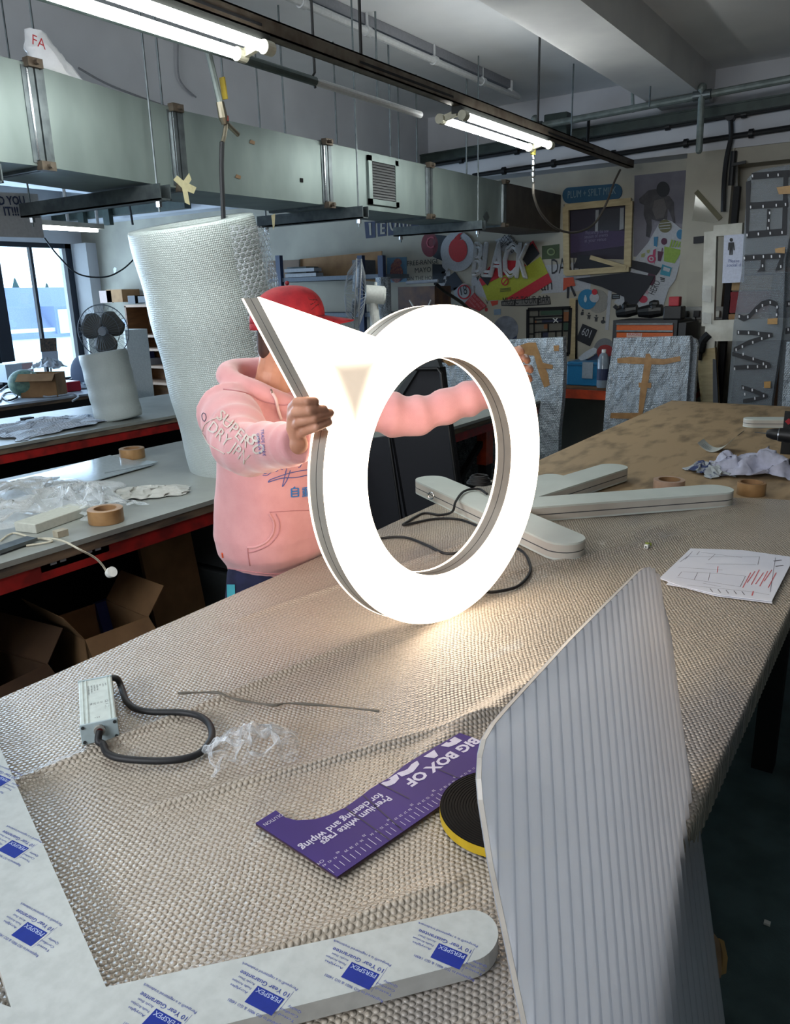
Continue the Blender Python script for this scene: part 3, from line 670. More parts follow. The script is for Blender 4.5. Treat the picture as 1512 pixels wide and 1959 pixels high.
b = B(); tag(B().bar(onz(-20,1058,.912), onz(62,1030,.912), .05, .012).obj('metal_strip', M_galvd), 'flat grey metal strip at the left edge of the grey bench', 'strip')
# crumpled film on table two
def filmpile(name, lab, cx, cy, z, rx, ry, h, seed, m, rot=0, cat='plastic film'):
    def fn(a, c):
        x = (a-.5)*2; y = (c-.5)*2; r = min(1, (x*x+y*y)**.5*.8)
        px, py = x*rx, y*ry; X = px*math.cos(rot)-py*math.sin(rot); Y = px*math.sin(rot)+py*math.cos(rot)
        q = Vector((x*2.2+seed, y*2.2, seed)); rid = max(0, 1-abs(noise.noise(q*1.1))*2.2)
        zz = h*(1-r**1.6)*(.35+.65*rid)+.16*h*noise.noise(q*3.2)*(1-r)
        n = noise.noise_vector(q*1.7)*.25
        return (cx+X+n.x*rx, cy+Y+n.y*ry, z+.003+max(0, zz))
    b = B(); b.grid(fn, 60, 44); return tag(b.obj(name, m, smooth=True), lab, cat)
p = onz(60, 985, .9); filmpile('crumpled_film', 'large crumpled clear plastic film lying on the grey bench at left', -2.86, 1.50, .9, .27, .42, .12, 1.3, M_filmm, .2)
p = onz(185, 955, .9); filmpile('crumpled_film', 'smaller ball of crumpled film against the brown parcel tape', -2.62, 1.72, .9, .18, .13, .11, 5.1, M_film, .2)
p = onz(280, 945, .9)
filmpile('white_cloth', 'crumpled white rag beside the base of the tall roll', p.x, p.y, .9, .17, .10, .03, 9.2, flat('rag_white','b2b3ae',.9), .9, 'cloth')
p = onz(95, 795, .9)
filmpile('net_wrap', 'heap of white netting lying on the middle bench', -4.65, 2.85, .9, .28, .42, .05, 4.4, bubble_mat('net_wrap','ccd6e4','b4c0d2',.02,'xy',.8,.5), .2)
# cable with plug hanging off table two
t = thing('plug_cable', 'white cable hanging off the grey bench with a round plug at its end', 'cable', onz(60,1050,.9))
P = [onz(0,1050,.906), onz(40,1035,.906), onz(90,1030,.906), onx(120,1035,-2.28), onx(150,1050,-2.2), onx(180,1066,-2.2), onx(195,1080,-2.2), onx(203,1092,-2.2)]
B().tube(smooth_path(P, 6), .0035, n=6).obj('cable', flat('cream_cable','c0bba8',.5), t)
p = onx(209, 1097, -2.2); b = B(); b.lathe([(0,0),(.016,0),(.018,.01),(.018,.022),(0,.022)], 20, Matrix.Translation(p)@Matrix.Rotation(1.1,4,'Y')); b.obj('plug', M_white, t)
p = onz(117, 1026, .9); tag(B().cbox(p+Vector((0,0,.012)), (.03,.04,.022), ).obj('connector', flat('beige_connector','a69f8c')), 'small beige connector block at the edge of the grey bench', 'connector')
tag(B().tube(smooth_path([onz(0,1035,.905),onz(25,1020,.905),onz(60,1028,.905),onz(100,1035,.905),onz(50,1044,.905)],6), .0035, n=6).obj('loose_cable', flat('cream_cable','c0bba8')), 'loose cream cable curled on the grey bench by the metal strip', 'cable')
for k,(u,v,s) in enumerate(((53,807,.05),(85,822,.02))): 
    p = onz(u, v, .9); tag(B().cbox(p+Vector((0,0,s*.3)), (s,s*1.4,s*.6)).obj('tool_scrap', M_blackm), ('black tool lying by the netting on the middle bench','tiny black block alone near the middle bench edge')[k], 'tool')
# ---- below table two: cardboard boxes
def boxat(lab, x0, x1, y0, y1, z0, z1, m=M_card, rot=0, flaps=True):
    c = Vector(((x0+x1)/2, (y0+y1)/2, z0)); t = thing('cardboard_box', lab, 'box', c, 'boxes under the grey bench')
    b = B(); b.M = Matrix.Translation(c)@Matrix.Rotation(rot,4,'Z')@Matrix.Translation(-c); w = .006
    b.box((x0,y0,z0),(x1,y1,z0+w)); b.box((x0,y0,z0),(x0+w,y1,z1)); b.box((x1-w,y0,z0),(x1,y1,z1)); b.box((x0,y0,z0),(x1,y0+w,z1)); b.box((x0,y1-w,z0),(x1,y1,z1)); b.obj('body', m, t)
    if flaps:
        for k, (P) in enumerate(([(x1,y0,z1),(x1,y1,z1),(x1+.10,y1+.01,z1-.12),(x1+.10,y0-.01,z1-.12)], [(x0,y0,z1),(x1,y0,z1),(x1+.01,y0-.07,z1+.11),(x0,y0-.07,z1+.11)], [(x0,y1,z1),(x1,y1,z1),(x1,y1+.08,z1+.10),(x0,y1+.08,z1+.10)])):
            b = B(); b.M = Matrix.Translation(c)@Matrix.Rotation(rot,4,'Z')@Matrix.Translation(-c); b.slab(P, (0,0,.004)); b.obj('flap', m, t)
M_cardshade = mat('shaded_box_card', '7f6142', '6e5337', rough=.85, scale=8)  # darker cardboard copy, the shade under the bench put into its colour
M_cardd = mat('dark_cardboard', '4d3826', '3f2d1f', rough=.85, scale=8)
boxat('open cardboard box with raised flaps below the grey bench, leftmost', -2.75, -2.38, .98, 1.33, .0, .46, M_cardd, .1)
boxat('tall tan cardboard box with a torn flap below the grey bench', -2.66, -2.36, 1.50, 1.76, .0, .50, M_cardshade, -.1)
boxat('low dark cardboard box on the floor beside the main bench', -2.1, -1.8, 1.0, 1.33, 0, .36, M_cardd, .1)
boxat('small open box farthest along the floor beside the main bench', -2.2, -1.95, 1.50, 1.8, 0, .28, M_cardshade, -.1)
for lab, x0, x1, y0, y1, z1, m in (('tall brown board leaning under the grey bench behind the boxes', -2.60,-2.57,1.98,2.26,.80,M_cardshade),('blue sheet standing between the boxes under the grey bench', -2.55,-2.52,1.72,1.86,.50,flat('deep_blue','1c2c66'))):
    b = B(); b.slab([(x1,y0,0),(x1,y1,0),(x1-.12,y1,z1),(x1-.12,y0,z1)], (-.02,0,0)); tag(b.obj('leaning_board', m), lab, 'board')
b = B(); b.slab([(-2.5,1.0,.45),(-2.5,1.16,.47),(-2.56,1.16,.76),(-2.56,1.0,.74)], (-.02,0,0)); tag(b.obj('blue_grey_panel', flat('blue_grey','3d5368')), 'blue-grey panel standing under the grey bench at the picture edge', 'panel')
for y0, z0, z1, lab in ((2.28, 0, .48, 'grey storage crate under the grey bench next to the person, lower one'), (2.28, .50, .78, 'grey storage crate under the grey bench next to the person, upper one')):
    t = thing('storage_crate', lab, 'crate', (-2.6, y0+.25, z0)); b = B(); b.box((-2.85,y0,z0),(-2.42,y0+.45,z1)); b.obj('body', flat('crate_grey','343a3c'), t, bevel=.01); b = B(); b.box((-2.41,y0+.02,z1-.05),(-2.395,y0+.43,z1-.02)); b.obj('rim', flat('crate_grey','343a3c'), t)
# ================================================================ text placed between two points of a surface
def tz(b, s, p0, p1, z, h=None, **k):
    a, c = onz(*p0, z), onz(*p1, z); x = c-a; b.text(s, frame(a, x, Vector((0,0,1)).cross(x)), size=h, width=x.length, **k)
def ty(b, s, p0, p1, Y, h=None, **k):
    a, c = ony(*p0, Y), ony(*p1, Y); x = c-a; b.text(s, frame(a, x, Vector((0,-1,0)).cross(x)), size=h, width=x.length, **k)
# ================================================================ the lit ring letter
RC = Vector((-.874, 1.495, 1.2845)); Ru = Vector((.192,.981,0)).normalized(); Rn = Vector((.981,-.192,.039)); Rn = (Rn-Ru*Rn.dot(Ru)).normalized(); Rv = Rn.cross(Ru)
RMAT = Matrix(((Ru.x,Rv.x,Rn.x,RC.x),(Ru.y,Rv.y,Rn.y,RC.y),(Ru.z,Rv.z,Rn.z,RC.z),(0,0,0,1)))
RO, RI = .3605, .248
def ringpt(u, v, off): return onp(u, v, RC+Rn*off, Rn)
tip, lo, up_ = (-.474,.386), (-.338,.132), (-.197,.302)
angs = sorted(set([2*PI*k/128 for k in range(128)]+[math.atan2(p[1],p[0])%(2*PI) for p in (tip, lo, up_)]))
def outer_r(th):
    d = (math.cos(th), math.sin(th))
    a0, a1, a2 = (math.atan2(p[1],p[0])%(2*PI) for p in (up_, tip, lo))
    if a0 < th < a2:
        p, q = (up_, tip) if th < a1 else (tip, lo)
        if abs(th-a1) < 1e-6: return math.hypot(*tip)
        ex, ey = q[0]-p[0], q[1]-p[1]; den = d[0]*ey-d[1]*ex
        return max(RO, (p[0]*ey-p[1]*ex)/den)
    return RO
def ringband(b, z0, z1, inset=0, caps=(1,1)):
    n = len(angs); vs = []
    for th in angs:
        ro = outer_r(th)-inset
        for r, z in ((ro,z0),(ro,z1),(RI+inset,z1),(RI+inset,z0)): vs.append((r*math.cos(th), r*math.sin(th), z))
    fs = []
    for i in range(n):
        a, c = i*4, ((i+1)%n)*4
        fs.append((a,c,c+1,a+1)); fs.append((a+2,c+2,c+3,a+3))
        if caps[1]: fs.append((a+1,c+1,c+2,a+2))
        if caps[0]: fs.append((a+3,c+3,c,a))
    b.add(vs, fs)
def glow_mat(name, es, patch=False):
    m = bpy.data.materials.new(name); m.use_nodes = True; MATS[name] = m; g = G(m); b = g.N['Principled BSDF']
    b.inputs['Base Color'].default_value = lin('e8e4dc'); b.inputs['Roughness'].default_value = .3
    b.inputs['Emission Color'].default_value = (1, .80, .60, 1); b.inputs['Emission Strength'].default_value = es
    if patch:
        tc = g.N.new('ShaderNodeTexCoord'); V = ((-.324,.262), (-.202,.258), (-.270,.130)); ds = []
        for k in range(3):
            (x0,y0), (x1,y1) = V[k], V[(k+1)%3]; L = math.hypot(x1-x0, y1-y0); nx, ny = -(y1-y0)/L, (x1-x0)/L
            d = g.v('DOT_PRODUCT', g.v('SUBTRACT', tc.outputs['Object'], (x0,y0,0)), (nx,ny,0), out=1); ds.append(d)
        d = g.m('MAXIMUM', g.m('MAXIMUM', ds[0], ds[1]), ds[2])
        s = g.m('DIVIDE', g.m('ADD', d, .022), .050); s.node.use_clamp = True
        s = g.m('MULTIPLY', s, s)
        g.L.new(g.m('ADD', g.m('MULTIPLY', s, es-.62), .62), b.inputs['Emission Strength'])
    return m
t = thing('illuminated_ring_letter', 'big glowing white ring letter with a pointed wedge held upright on the bench', 'sign', RC)
t.matrix_world = RMAT
def rpart(b, name, m, par, sm='auto'):
    o = b.obj(name, m, None, smooth=sm, origin=(0,0,0)); o.parent = par; return o
b = B(); ringband(b, -.006, 0); rpart(b, 'front_face', glow_mat('glowing_front', 6.6, True), t)
b = B(); ringband(b, -.0275, -.006, .0008); ringband(b, -.049, -.0295, .0008); body = rpart(b, 'side_wall', mat('ring_side', '9a958c', '8d887f', rough=.45, scale=9), t)
b = B(); ringband(b, -.0295, -.0275, .0018); rpart(b, 'seam', M_seam, body)
b = B(); ringband(b, -.055, -.049); rpart(b, 'rear_face', glow_mat('glowing_rear', 4.4), t)
# ================================================================ unlit letter strokes on the bench
def stadium(a, c, w, n=14):
    a = Vector(a).to_2d(); c = Vector(c).to_2d(); d = (c-a).normalized(); nn = Vector((-d.y, d.x)); P = []
    t0 = math.atan2(-nn.y, -nn.x)
    for k in range(n+1): t_ = t0+PI+PI*0+PI*k/n; P.append((a.x+math.cos(t_)*w/2, a.y+math.sin(t_)*w/2))
    for k in range(n+1): t_ = t0+PI*k/n; P.append((c.x+math.cos(t_)*w/2, c.y+math.sin(t_)*w/2))
    return P
def stroke(root, pts, z0, h=.052):
    k = h/.052
    b = B(); b.prism(pts, z0+.046*k, z0+h); f = b.obj('face', M_opal, root, smooth='auto')
    b = B(); b.prism(pts, z0+.006*k, z0+.022*k); b.prism(pts, z0+.0255*k, z0+.046*k); s = b.obj('side_wall', M_letter, root, smooth='auto')
    cx = sum(p[0] for p in pts)/len(pts); cy = sum(p[1] for p in pts)/len(pts)
    ins = [(cx+(x-cx)*.995, cy+(y-cy)*.995) for x, y in pts]
    b = B(); b.prism(ins, z0+.022*k, z0+.0255*k); b.obj('seam', M_seam, s)
    b = B(); b.prism(pts, z0, z0+.006*k); b.obj('rear_face', M_opal, root, smooth='auto')
zt = .925+.052
def st(lab, p, q, w, h=.052, z=.925):
    a, c = onz(*p, z+h), onz(*q, z+h); d = (c-a).normalized(); t = thing('letter_stroke', lab, 'letter', (a+c)/2); stroke(t, stadium(a, c, w), z, h); return t, a, c
tA, a, c = st('long white letter stroke pointing right toward the brown tape roll', (1000,962), (1368,935), .125)
st('shorter white letter stroke behind the long one, rounded end toward the plywood', (1000,946), (1172,893), .12, .052, .925)[0]
st('white letter stroke seen through the ring, its rounded end coming out at right', (826,917), (1078,1027), .125)
st('pale letter end just visible right of the ring behind the other strokes', (1000,925), (1056,912), .10, .040)
st('small white letter stroke at the right edge on bare plywood', (1440,800), (1560,800), .09, .045, .919)
# shackle on the side of the stroke
p = onz(826, 948, .955); tag(B().tube([(p.x+.012*math.cos(k*PI/6), p.y-.004, p.z+.012*math.sin(k*PI/6)) for k in range(12)], .0025, n=6, closed=True).obj('shackle', M_chrome), 'small metal shackle on the side of the letter stroke inside the ring', 'shackle')
# cables
zc = .93; Pz = lambda *q: [onz(u, v, zc) for u, v in q]
tag(B().tube(smooth_path([onz(932,945,.985),onz(915,935,.985),onz(888,940,.985),onz(872,960,.985),onz(868,975,.965),onz(860,982,.935)]+Pz((840,985),(810,982),(780,998),(775,1004),(830,993),(880,994),(925,1012),(960,1035),(1000,1055),(1014,1080),(1012,1100),(990,1122),(950,1132),(925,1132)), 7), .0042, n=8).obj('ring_cable', M_rubber), 'thin black cable curving over the strokes and looping out right of the ring', 'cable')
tag(B().tube(smooth_path(Pz((700,1040),(730,1030),(775,1028),(815,1042),(850,1058),(880,1056),(910,1040)), 7), .0042, n=8).obj('ring_cable', M_rubber), 'thin black cable snaking on the bubble wrap inside the ring', 'cable')
o = onz(918, 925, .99); b = B()
for k in range(7):
    r = .045-.003*k; b.tube([(o.x+r*math.cos(j*PI/9)+.004*math.sin(k*2+j), o.y+r*.8*math.sin(j*PI/9), o.z+.002+.0045*k) for j in range(18)], .0038, n=6, closed=True)
tag(b.obj('cable_coil', M_rubber, smooth=True), 'coiled black cable resting on the stroke inside the ring', 'cable')
# ================================================================ near bench items
# LED driver
zt = .925+.038
A_, B_, C_, D_ = onz(143.5,1305,zt), onz(205.5,1291,zt), onz(231,1374,zt), onz(160,1386,zt)
xa = ((B_-A_)+(C_-D_)).normalized(); ya = Vector((0,0,1)).cross(xa); ctr = (A_+B_+C_+D_)/4; wd = ((B_-A_).length+(C_-D_).length)/2; ln = ((A_-D_).length+(B_-C_).length)/2
MD = frame(ctr-Vector((0,0,.038)), xa, ya); t = thing('led_driver', 'white metal LED driver box with printed top and black cable', 'driver', ctr-Vector((0,0,.038)))
h = wd/2; l = ln/2; b = B(); b.M = MD; b.box((-h,-l+.004,.001), (h,l-.004,.037)); b.obj('housing', flat('driver_white','c9d3ce',.35), t, bevel=.002)
b = B(); b.M = MD
for x in (-h+.006,-h+.013,h-.010,h-.004): b.box((x,-l+.005,.037), (x+.0012,l-.005,.0385))
b.obj('fin', flat('driver_white','c9d3ce'), t)
b = B(); b.M = MD
for y in (l-.004, -l): b = B(); b.M = MD; b.box((-h-.001,y,0), (h+.001,y+.004,.0385)); e = b.obj('end_cap', flat('driver_cap','aebfc4',.4), t, bevel=.001)
b = B(); b.M = MD
for y in (-l-.0015, l-.0005):
    for x in (-h+.004, h-.004):
        for z in (.005, .033): b = B(); b.M = MD; b.cyl((x,y,z), (x,y+.002,z), .003, n=10); b.obj('screw', flat('screw_dark','4a4f52',.4,metal=.7), e)
b = B(); b.M = MD
for y in (-l-.006,): b.cyl((0,y,.024), (0,y+.006,.024), .0095, n=18)
gl = b.obj('cable_gland', flat('gland_grey','8f8f8a'), t); b = B(); b.M = MD; b.cyl((0,-l-.007,.024),(0,-l-.0055,.024),.0055); b.obj('red_seal', flat('seal_red','5c1f1c'), gl)
b = B(); b.M = MD; Tm = lambda x, y, a=0: Matrix.Translation((x,y,.03715))@Matrix.Rotation(a,4,'Z')
for k, s in enumerate(('LED POWER SUPPLY','INPUT 100-240V ~','OUTPUT 24V','50/60Hz  4.0A','IP67','tc 90 C','RoHS')):
    b.text(s, Tm(-.004+.0052*k-.010, l-.03, -PI/2), size=.0042)
for k, s in enumerate(('PRI','SEC','CE','UL','+ V -','- V -')):
    b.text(s, Tm(-.012+.006*k, -.012 if k < 4 else -.03, -PI/2), size=.006)
b.text('CE  F', Tm(.014, -.01, -PI/2), size=.008); b.text('+24', Tm(-.006, -l+.018, 0), size=.006)
b.obj('printed_label', M_text, t)
zc = .9335; q = lambda x, y: (60+x/2.16, 1250+y/2.16)
g0 = MD@Vector((0,-l-.006,.024)); g1 = MD@Vector((-.004,-l-.018,.012))
P = [g0, g1]+[onz(*q(*k), zc) for k in ((296,375),(310,408),(345,428),(400,438),(470,443),(540,444),(620,437),(690,415),(732,375),(747,335),(735,292),(695,260),(630,245),(560,243),(490,241),(430,228),(392,195),(372,140))]+[onz(*q(350,103), .95), MD@Vector((.012,l+.010,.026)), MD@Vector((.0,l-.002,.024))]
B().tube(smooth_path(P, 6), .0062, n=10).obj('cable', M_rubber, t, smooth=True)
# thin split strip
P = [onz(*q(*k), .931) for k in ((605,165),(680,162),(770,162),(830,185),(900,200),(1000,214),(1060,206),(1200,214),(1438,238))]
b = B(); b.tube(smooth_path(P, 4), [.0022+.0008*math.sin(k) for k in range(33)], n=6); tag(b.obj('wire_strip', flat('strip_brown','5b554b',.6)), 'thin dark kinked strip of trim lying across the bubble wrap', 'strip')
p = onz(484, 1442, .925); filmpile('film_scrap', 'crumpled clear plastic scrap beside the driver cable', p.x, p.y, .925, .075, .045, .055, 2.7, film_mat('clear_scrap', (225,230,235), 1.0, .08, 40, .5), .9)
b = B()
p = onz(478, 1420, .93); b.grid(lambda a, c: tuple(p+Vector((.02*(a-.5)+.01*math.sin(c*5), .03*(a-.5), .055*c+.006*math.sin(a*9)))), 8, 8); tag(b.obj('film_scrap', MATS['clear_scrap'], smooth=True), 'upright twist of clear plastic on the film scrap', 'plastic film')
# purple ruler card
zq = .9335; q = lambda x, y: (460+x/2.8, 1360+y/2.8)
out = [(82,600),(190,532),(240,570),(300,586),(400,580),(480,556),(560,518),(640,462),(700,415),(800,355),(880,290),(980,228),(1080,172),(1175,118),(1215,132),(1310,165),(1420,235),(1300,345),(1075,505),(800,695),(520,888)]
P = [onz(*q(*k), zq) for k in out]; M_purple = mat('purple_card', '3a2574', '331f68', rough=.55, scale=6, spec=.25)
t = thing('ruler_card', 'torn purple cardboard ruler with white print lying on the bubble wrap', 'card', P[0])
b = B(); b.slab(P[::-1], (0,0,-.0035)); b.v = [v for v in b.v]; b.obj('card', [M_purple], t)
b = B(); b.slab([p-Vector((0,0,.0006)) for p in P[::-1]], (0,0,-.0042)); b.obj('board_core', flat('brown_core','5d4b48'), t)
b = B(); Z = zq+.0004
M_wpr = flat('white_print','c9c4d8')
def cz(s, p0, p1, h=None, **k): bb_ = B(); tz(bb_, s, q(*p0), q(*p1), Z, h, **k); bb_.obj('printed_line', M_wpr, t)
cz('Premium white rags', (785,455), (425,700), .0180, off=.02); cz('for cleaning and wiping', (745,440), (310,722), .0165) if False else None
cz('for cleaning and wiping', (742,438), (312,728), .0180, off=.02)
cz('BIG BOX OF', (1245,141), (872,380), .0270, off=.04)
cz('OLUTION', (218,548), (120,606), .010)
a0, a1 = onz(*q(500,868), Z), onz(*q(1320,325), Z); dr = a1-a0; nrm = Vector((0,0,1)).cross(dr).normalized()
for k in range(34):
    p = a0+dr*(k/33); L = .018 if k%5 == 3 else .012; pts = [p, p+dr.normalized()*.0009, p+dr.normalized()*.0009+nrm*L, p+nrm*L]; b.add(pts, [(0,1,2,3)])
    if k < 33: b.text(str(43-k), frame(p+nrm*(L+.0105)+dr.normalized()*.0035, -dr, -nrm), size=.0058)
b.text('CM', frame(a0+nrm*.031+dr.normalized()*.006, -dr, -nrm), size=.0075)
b.obj('scale_print', M_wpr, t)
# the big cut word along the torn edge
b = B(); a_, c_2 = onz(*q(1205,166), Z), onz(*q(800,424), Z); xx_ = c_2-a_; up2 = Vector((0,0,1)).cross(xx_).normalized(); b.text('RAGS', frame(a_-up2*.052, xx_, up2), size=.062, width=xx_.length, off=.05)
keep = B(); poly = [onz(*q(*k), zq).to_2d() for k in ((1290,150),(1170,122),(1080,176),(980,232),(880,296),(800,361),(850,400),(1200,330))]
def inside(p, poly):
    r = False
    for i in range(len(poly)):
        a, c = poly[i], poly[i-1]
        if (a.y > p.y) != (c.y > p.y) and p.x < (c.x-a.x)*(p.y-a.y)/(c.y-a.y)+a.x: r = not r
    return r
bm = bmesh.new(); vs = [bm.verts.new(v) for v in b.v]
for f in b.f:
    try: bm.faces.new([vs[i] for i in f])
    except ValueError: pass
for i in range(1, 6):
    a, c = onz(*q(*out[8+i]), zq), onz(*q(*out[7+i]), zq)
    d = (c-a).normalized(); nn = Vector((0,0,1)).cross(d)
    if i == 1: lo_ = (onz(*q(1175,118), zq), onz(*q(800,355), zq))
a, c = lo_; d = (c-a).normalized(); nn = Vector((0,0,1)).cross(d)
side = onz(*q(1000,340), zq); sgn = 1 if (side-a).dot(nn) > 0 else -1
bmesh.ops.bisect_plane(bm, geom=bm.verts[:]+bm.edges[:]+bm.faces[:], plane_co=a+nn*sgn*.002, plane_no=nn*sgn, clear_inner=True)
kb = B(); bm.verts.ensure_lookup_table(); bm.verts.index_update(); kb.add([v.co.copy() for v in bm.verts], [tuple(v.index for v in f.verts) for f in bm.faces]); bm.free()
if kb.f: kb.obj('cut_lettering', M_wpr, t)
for (x0,y0,x1,y1) in ((560,518,800,690),(655,450,870,640),(740,385,905,470),(1060,312,1170,360)):
    a, c = onz(*q(x0,y0), Z), onz(*q(x1,y1), Z); w = Vector((0,0,1)).cross(c-a).normalized()*.0012; b = B(); b.add([a-w, c-w, c+w, a+w], [(0,1,2,3)]); b.obj('crease', flat('purple_crease','241745'), t)
# black and yellow tape disc
def circle3(a, b_, c):
    ax, ay, bx, by, cx, cy = a.x, a.y, b_.x, b_.y, c.x, c.y; d = 2*(ax*(by-cy)+bx*(cy-ay)+cx*(ay-by))
    ux = ((ax*ax+ay*ay)*(by-cy)+(bx*bx+by*by)*(cy-ay)+(cx*cx+cy*cy)*(ay-by))/d; uy = ((ax*ax+ay*ay)*(cx-bx)+(bx*bx+by*by)*(ax-cx)+(cx*cx+cy*cy)*(bx-ax))/d
    return ux, uy, math.hypot(ax-ux, ay-uy)
zz = .943; ux, uy, rr = circle3(onz(842,1535,zz), onz(905,1479,zz), onz(868,1592,zz)); rr = min(rr, .14)
t = thing('tape_roll', 'flat roll of black foam tape with yellow backing beside the ruler card', 'tape roll', (ux,uy,.927)); Mt = Matrix.Translation((ux,uy,.927))
b = B(); pr = []
for k in range(18): r0 = rr*(1-k/22); pr += [(r0-.0002, .0160), (r0-.0008, .0153), (r0-.0016, .0160)]
b.lathe([(rr-.0012,0)]+pr+[(.015,.016),(.015,0)], 64, Mt); b.obj('black_foam', flat('black_foam','050506',.7,spec=.15), t, smooth='auto')
b = B(); b.lathe([(rr-.001,.0012),(rr,.0012),(rr,.0152),(rr-.001,.0152)], 64, Mt); b.obj('yellow_backing', flat('yellow_backing','b99a1c',.45), t, smooth='auto')
# ================================================================ opal letter blank with printed film, front left
zs = .951
pz = lambda u, v: onz(u, v, zs)
K = pz(203,1888); E1 = pz(0,1430); d1 = (E1-K); L2 = pz(21,1927); L1 = pz(0,1846)
e0, e1 = pz(900,1739), pz(935,1830); ra, rb = pz(700,1771), pz(547,1921)
P = [K, K+d1*1.35, K+d1*1.35-(K-L2)*.0+(L1-L2)*0, L2+d1*1.35, L2, L2+Vector((-.35,-.09,0)), L2+Vector((-.32,-.19,0)), L2+Vector((.0,-.10,0)), L2+Vector((-.02,-.30,0)), L2+Vector((.10,-.34,0)), pz(330,1985)]
P = [p for i, p in enumerate(P) if i != 2]
# rounded end
top = pz(885,1742); bot = pz(905,1839); mid = (top+bot)/2; dd = (top-K).normalized(); rr2 = (top-bot).length/2; per = (top-bot).normalized()
arc = [mid-per*rr2*math.cos(k*PI/16)+dd*rr2*math.sin(k*PI/16) for k in range(17)]
P = P+arc
t = thing('letter_blank', 'thick opal acrylic letter blank with blue printed film on the near bench corner', 'letter blank', (K.x,K.y,.926))
M_opalb = flat('opal_acrylic', 'b6bcbb', .36); M_opals = flat('opal_edge','b9b9b4',.4)
b = B(); b.prism([(p.x,p.y) for p in P], .927, zs-.0004); b.obj('acrylic', M_opals, t)
b = B(); b.prism([(p.x,p.y) for p in P], zs-.0003, zs); b.obj('film', M_opalb, t)
def stamp(bb, bt, bg, o, x, k):
    """one printed mark; k = length of the guarantee line"""
    M = frame(o, x, Vector((0,0,1)).cross(x)); s = k
    T = lambda px, py: M@Matrix.Translation((px*s, py*s, .0004))
    bb.add([(.02*s,.06*s,.0003),(.56*s,.06*s,.0003),(.56*s,.40*s,.0003),(.02*s,.40*s,.0003)], [(0,1,2,3)], M)
    bt.text('PERSPEX', T(.05,.09), size=.115*s, width=.48*s, off=.008)
    bg.text('10 Year Guarantee', T(0,-.06), size=.115*s, width=s, off=.006)
    bg.text('Perspex\u00ae is a registered trademark', T(-.06,-.20), size=.075*s, width=1.15*s)
    for k2, w in enumerate((.34,.40,.36)): bg.text(('Acrylic Sheet','Feuille Acrylique','Acrylglas')[k2], T(.62,.05+.09*k2), size=.062*s, width=w*s)
    for k2, w in enumerate((.26,.34,.30)): bg.text(('Quality','Certified','Tested')[k2], T(-.36,.12+.09*k2), size=.062*s, width=w*s)
    bg.text('Registered to ISO 9001 & ISO 14001', T(-.28,.46), size=.075*s, width=1.1*s)
    for (x0,x1,y0,y1) in ((-.03,-.025,-.12,.42),): bg.add([(x0*s,y0*s,.0003),(x1*s,y0*s,.0003),(x1*s,y1*s,.0003),(x0*s,y1*s,.0003)], [(0,1,2,3)], M)
X1 = pz(800,1782)-pz(900,1823); kl = X1.length; 
for (u, v) in ((900,1823),(732,1860),(551,1907),(355,1952),(98,1781),(62,1620),(27,1490),(-30,1385)):
    bb, bt, bg = B(), B(), B(); stamp(bb, bt, bg, pz(u, v), X1, kl)
    f = bb.obj('blue_mark', M_blue, t); bt.obj('mark_lettering', flat('pale_print','a9b8d6'), f); bg.obj('blue_lettering', flat('blue_lettering','2c4298'), f)
# ================================================================ ribbed panel leaning on the bench edge
PN = Vector((-.941,-.147,-.304)).normalized(); PA = CAM+ray(1005,1959)*.574
pp = lambda u, v: onp(u, v, PA, PN)
ribd = (RM@_cv(886,-1955)).normalized(); ribd = (ribd-PN*ribd.dot(PN)).normalized(); crs = ribd.cross(PN).normalized()
px = [(1240,1085),(1231,1087),(1221,1094),(1205,1110),(1090,1225),(975,1350),(945,1385),(927,1415),(919,1450),(918,1490),(921,1530),(940,1650),(1005,1959),(1060,2180),(1437,2330),(1370,1959),(1343,1690),(1335,1600),(1318,1480),(1300,1350),(1265,1130),(1259,1104),(1250,1090)]
poly = [pp(*k) for k in px]; S = [((p-PA).dot(crs), (p-PA).dot(ribd)) for p in poly]
pitch = abs((pp(989.8,1529)-pp(960.6,1529)).dot(crs)); s0, s1 = min(s for s, _ in S)+1e-4, max(s for s, _ in S)-1e-4
def rng(s):
    ts = []
    for i in range(len(S)):
        (a, ta), (c, tb) = S[i], S[(i+1)%len(S)]
        if (a-s)*(c-s) <= 0 and a != c: ts.append(ta+(tb-ta)*(s-a)/(c-a))
    return min(ts), max(ts)
nn_ = int((s1-s0)/pitch*10); vs = []; NT = 6
ph = 0
for i in range(nn_+1):
    s = s0+(s1-s0)*i/nn_; lo2, hi2 = rng(s); wv = .0034*math.cos(2*PI*(s-s0)/pitch)
    for j in range(NT+1):
        p = PA+crs*s+ribd*(lo2+(hi2-lo2)*j/NT); vs.append(p+PN*(-.002+ -wv))
    for j in range(NT+1):
        p = PA+crs*s+ribd*(lo2+(hi2-lo2)*j/NT); vs.append(p+PN*.0035)
W2 = 2*(NT+1); fs = []
for i in range(nn_):
    for j in range(NT):
        a = i*W2+j; fs.append((a, a+1, a+W2+1, a+W2)); a += NT+1; fs.append((a, a+W2, a+W2+1, a+1))
    a = i*W2; fs.append((a, a+W2, a+W2+NT+1, a+NT+1)); a = i*W2+NT; fs.append((a, a+NT+1, a+W2+NT+1, a+W2))
b = B(); b.add(vs, fs)
m = bpy.data.materials.new('ribbed_frost'); m.use_nodes = True; g = G(m); bs = g.N['Principled BSDF']; bs.inputs['Base Color'].default_value = lin('d6dae2'); bs.inputs['Roughness'].default_value = .25
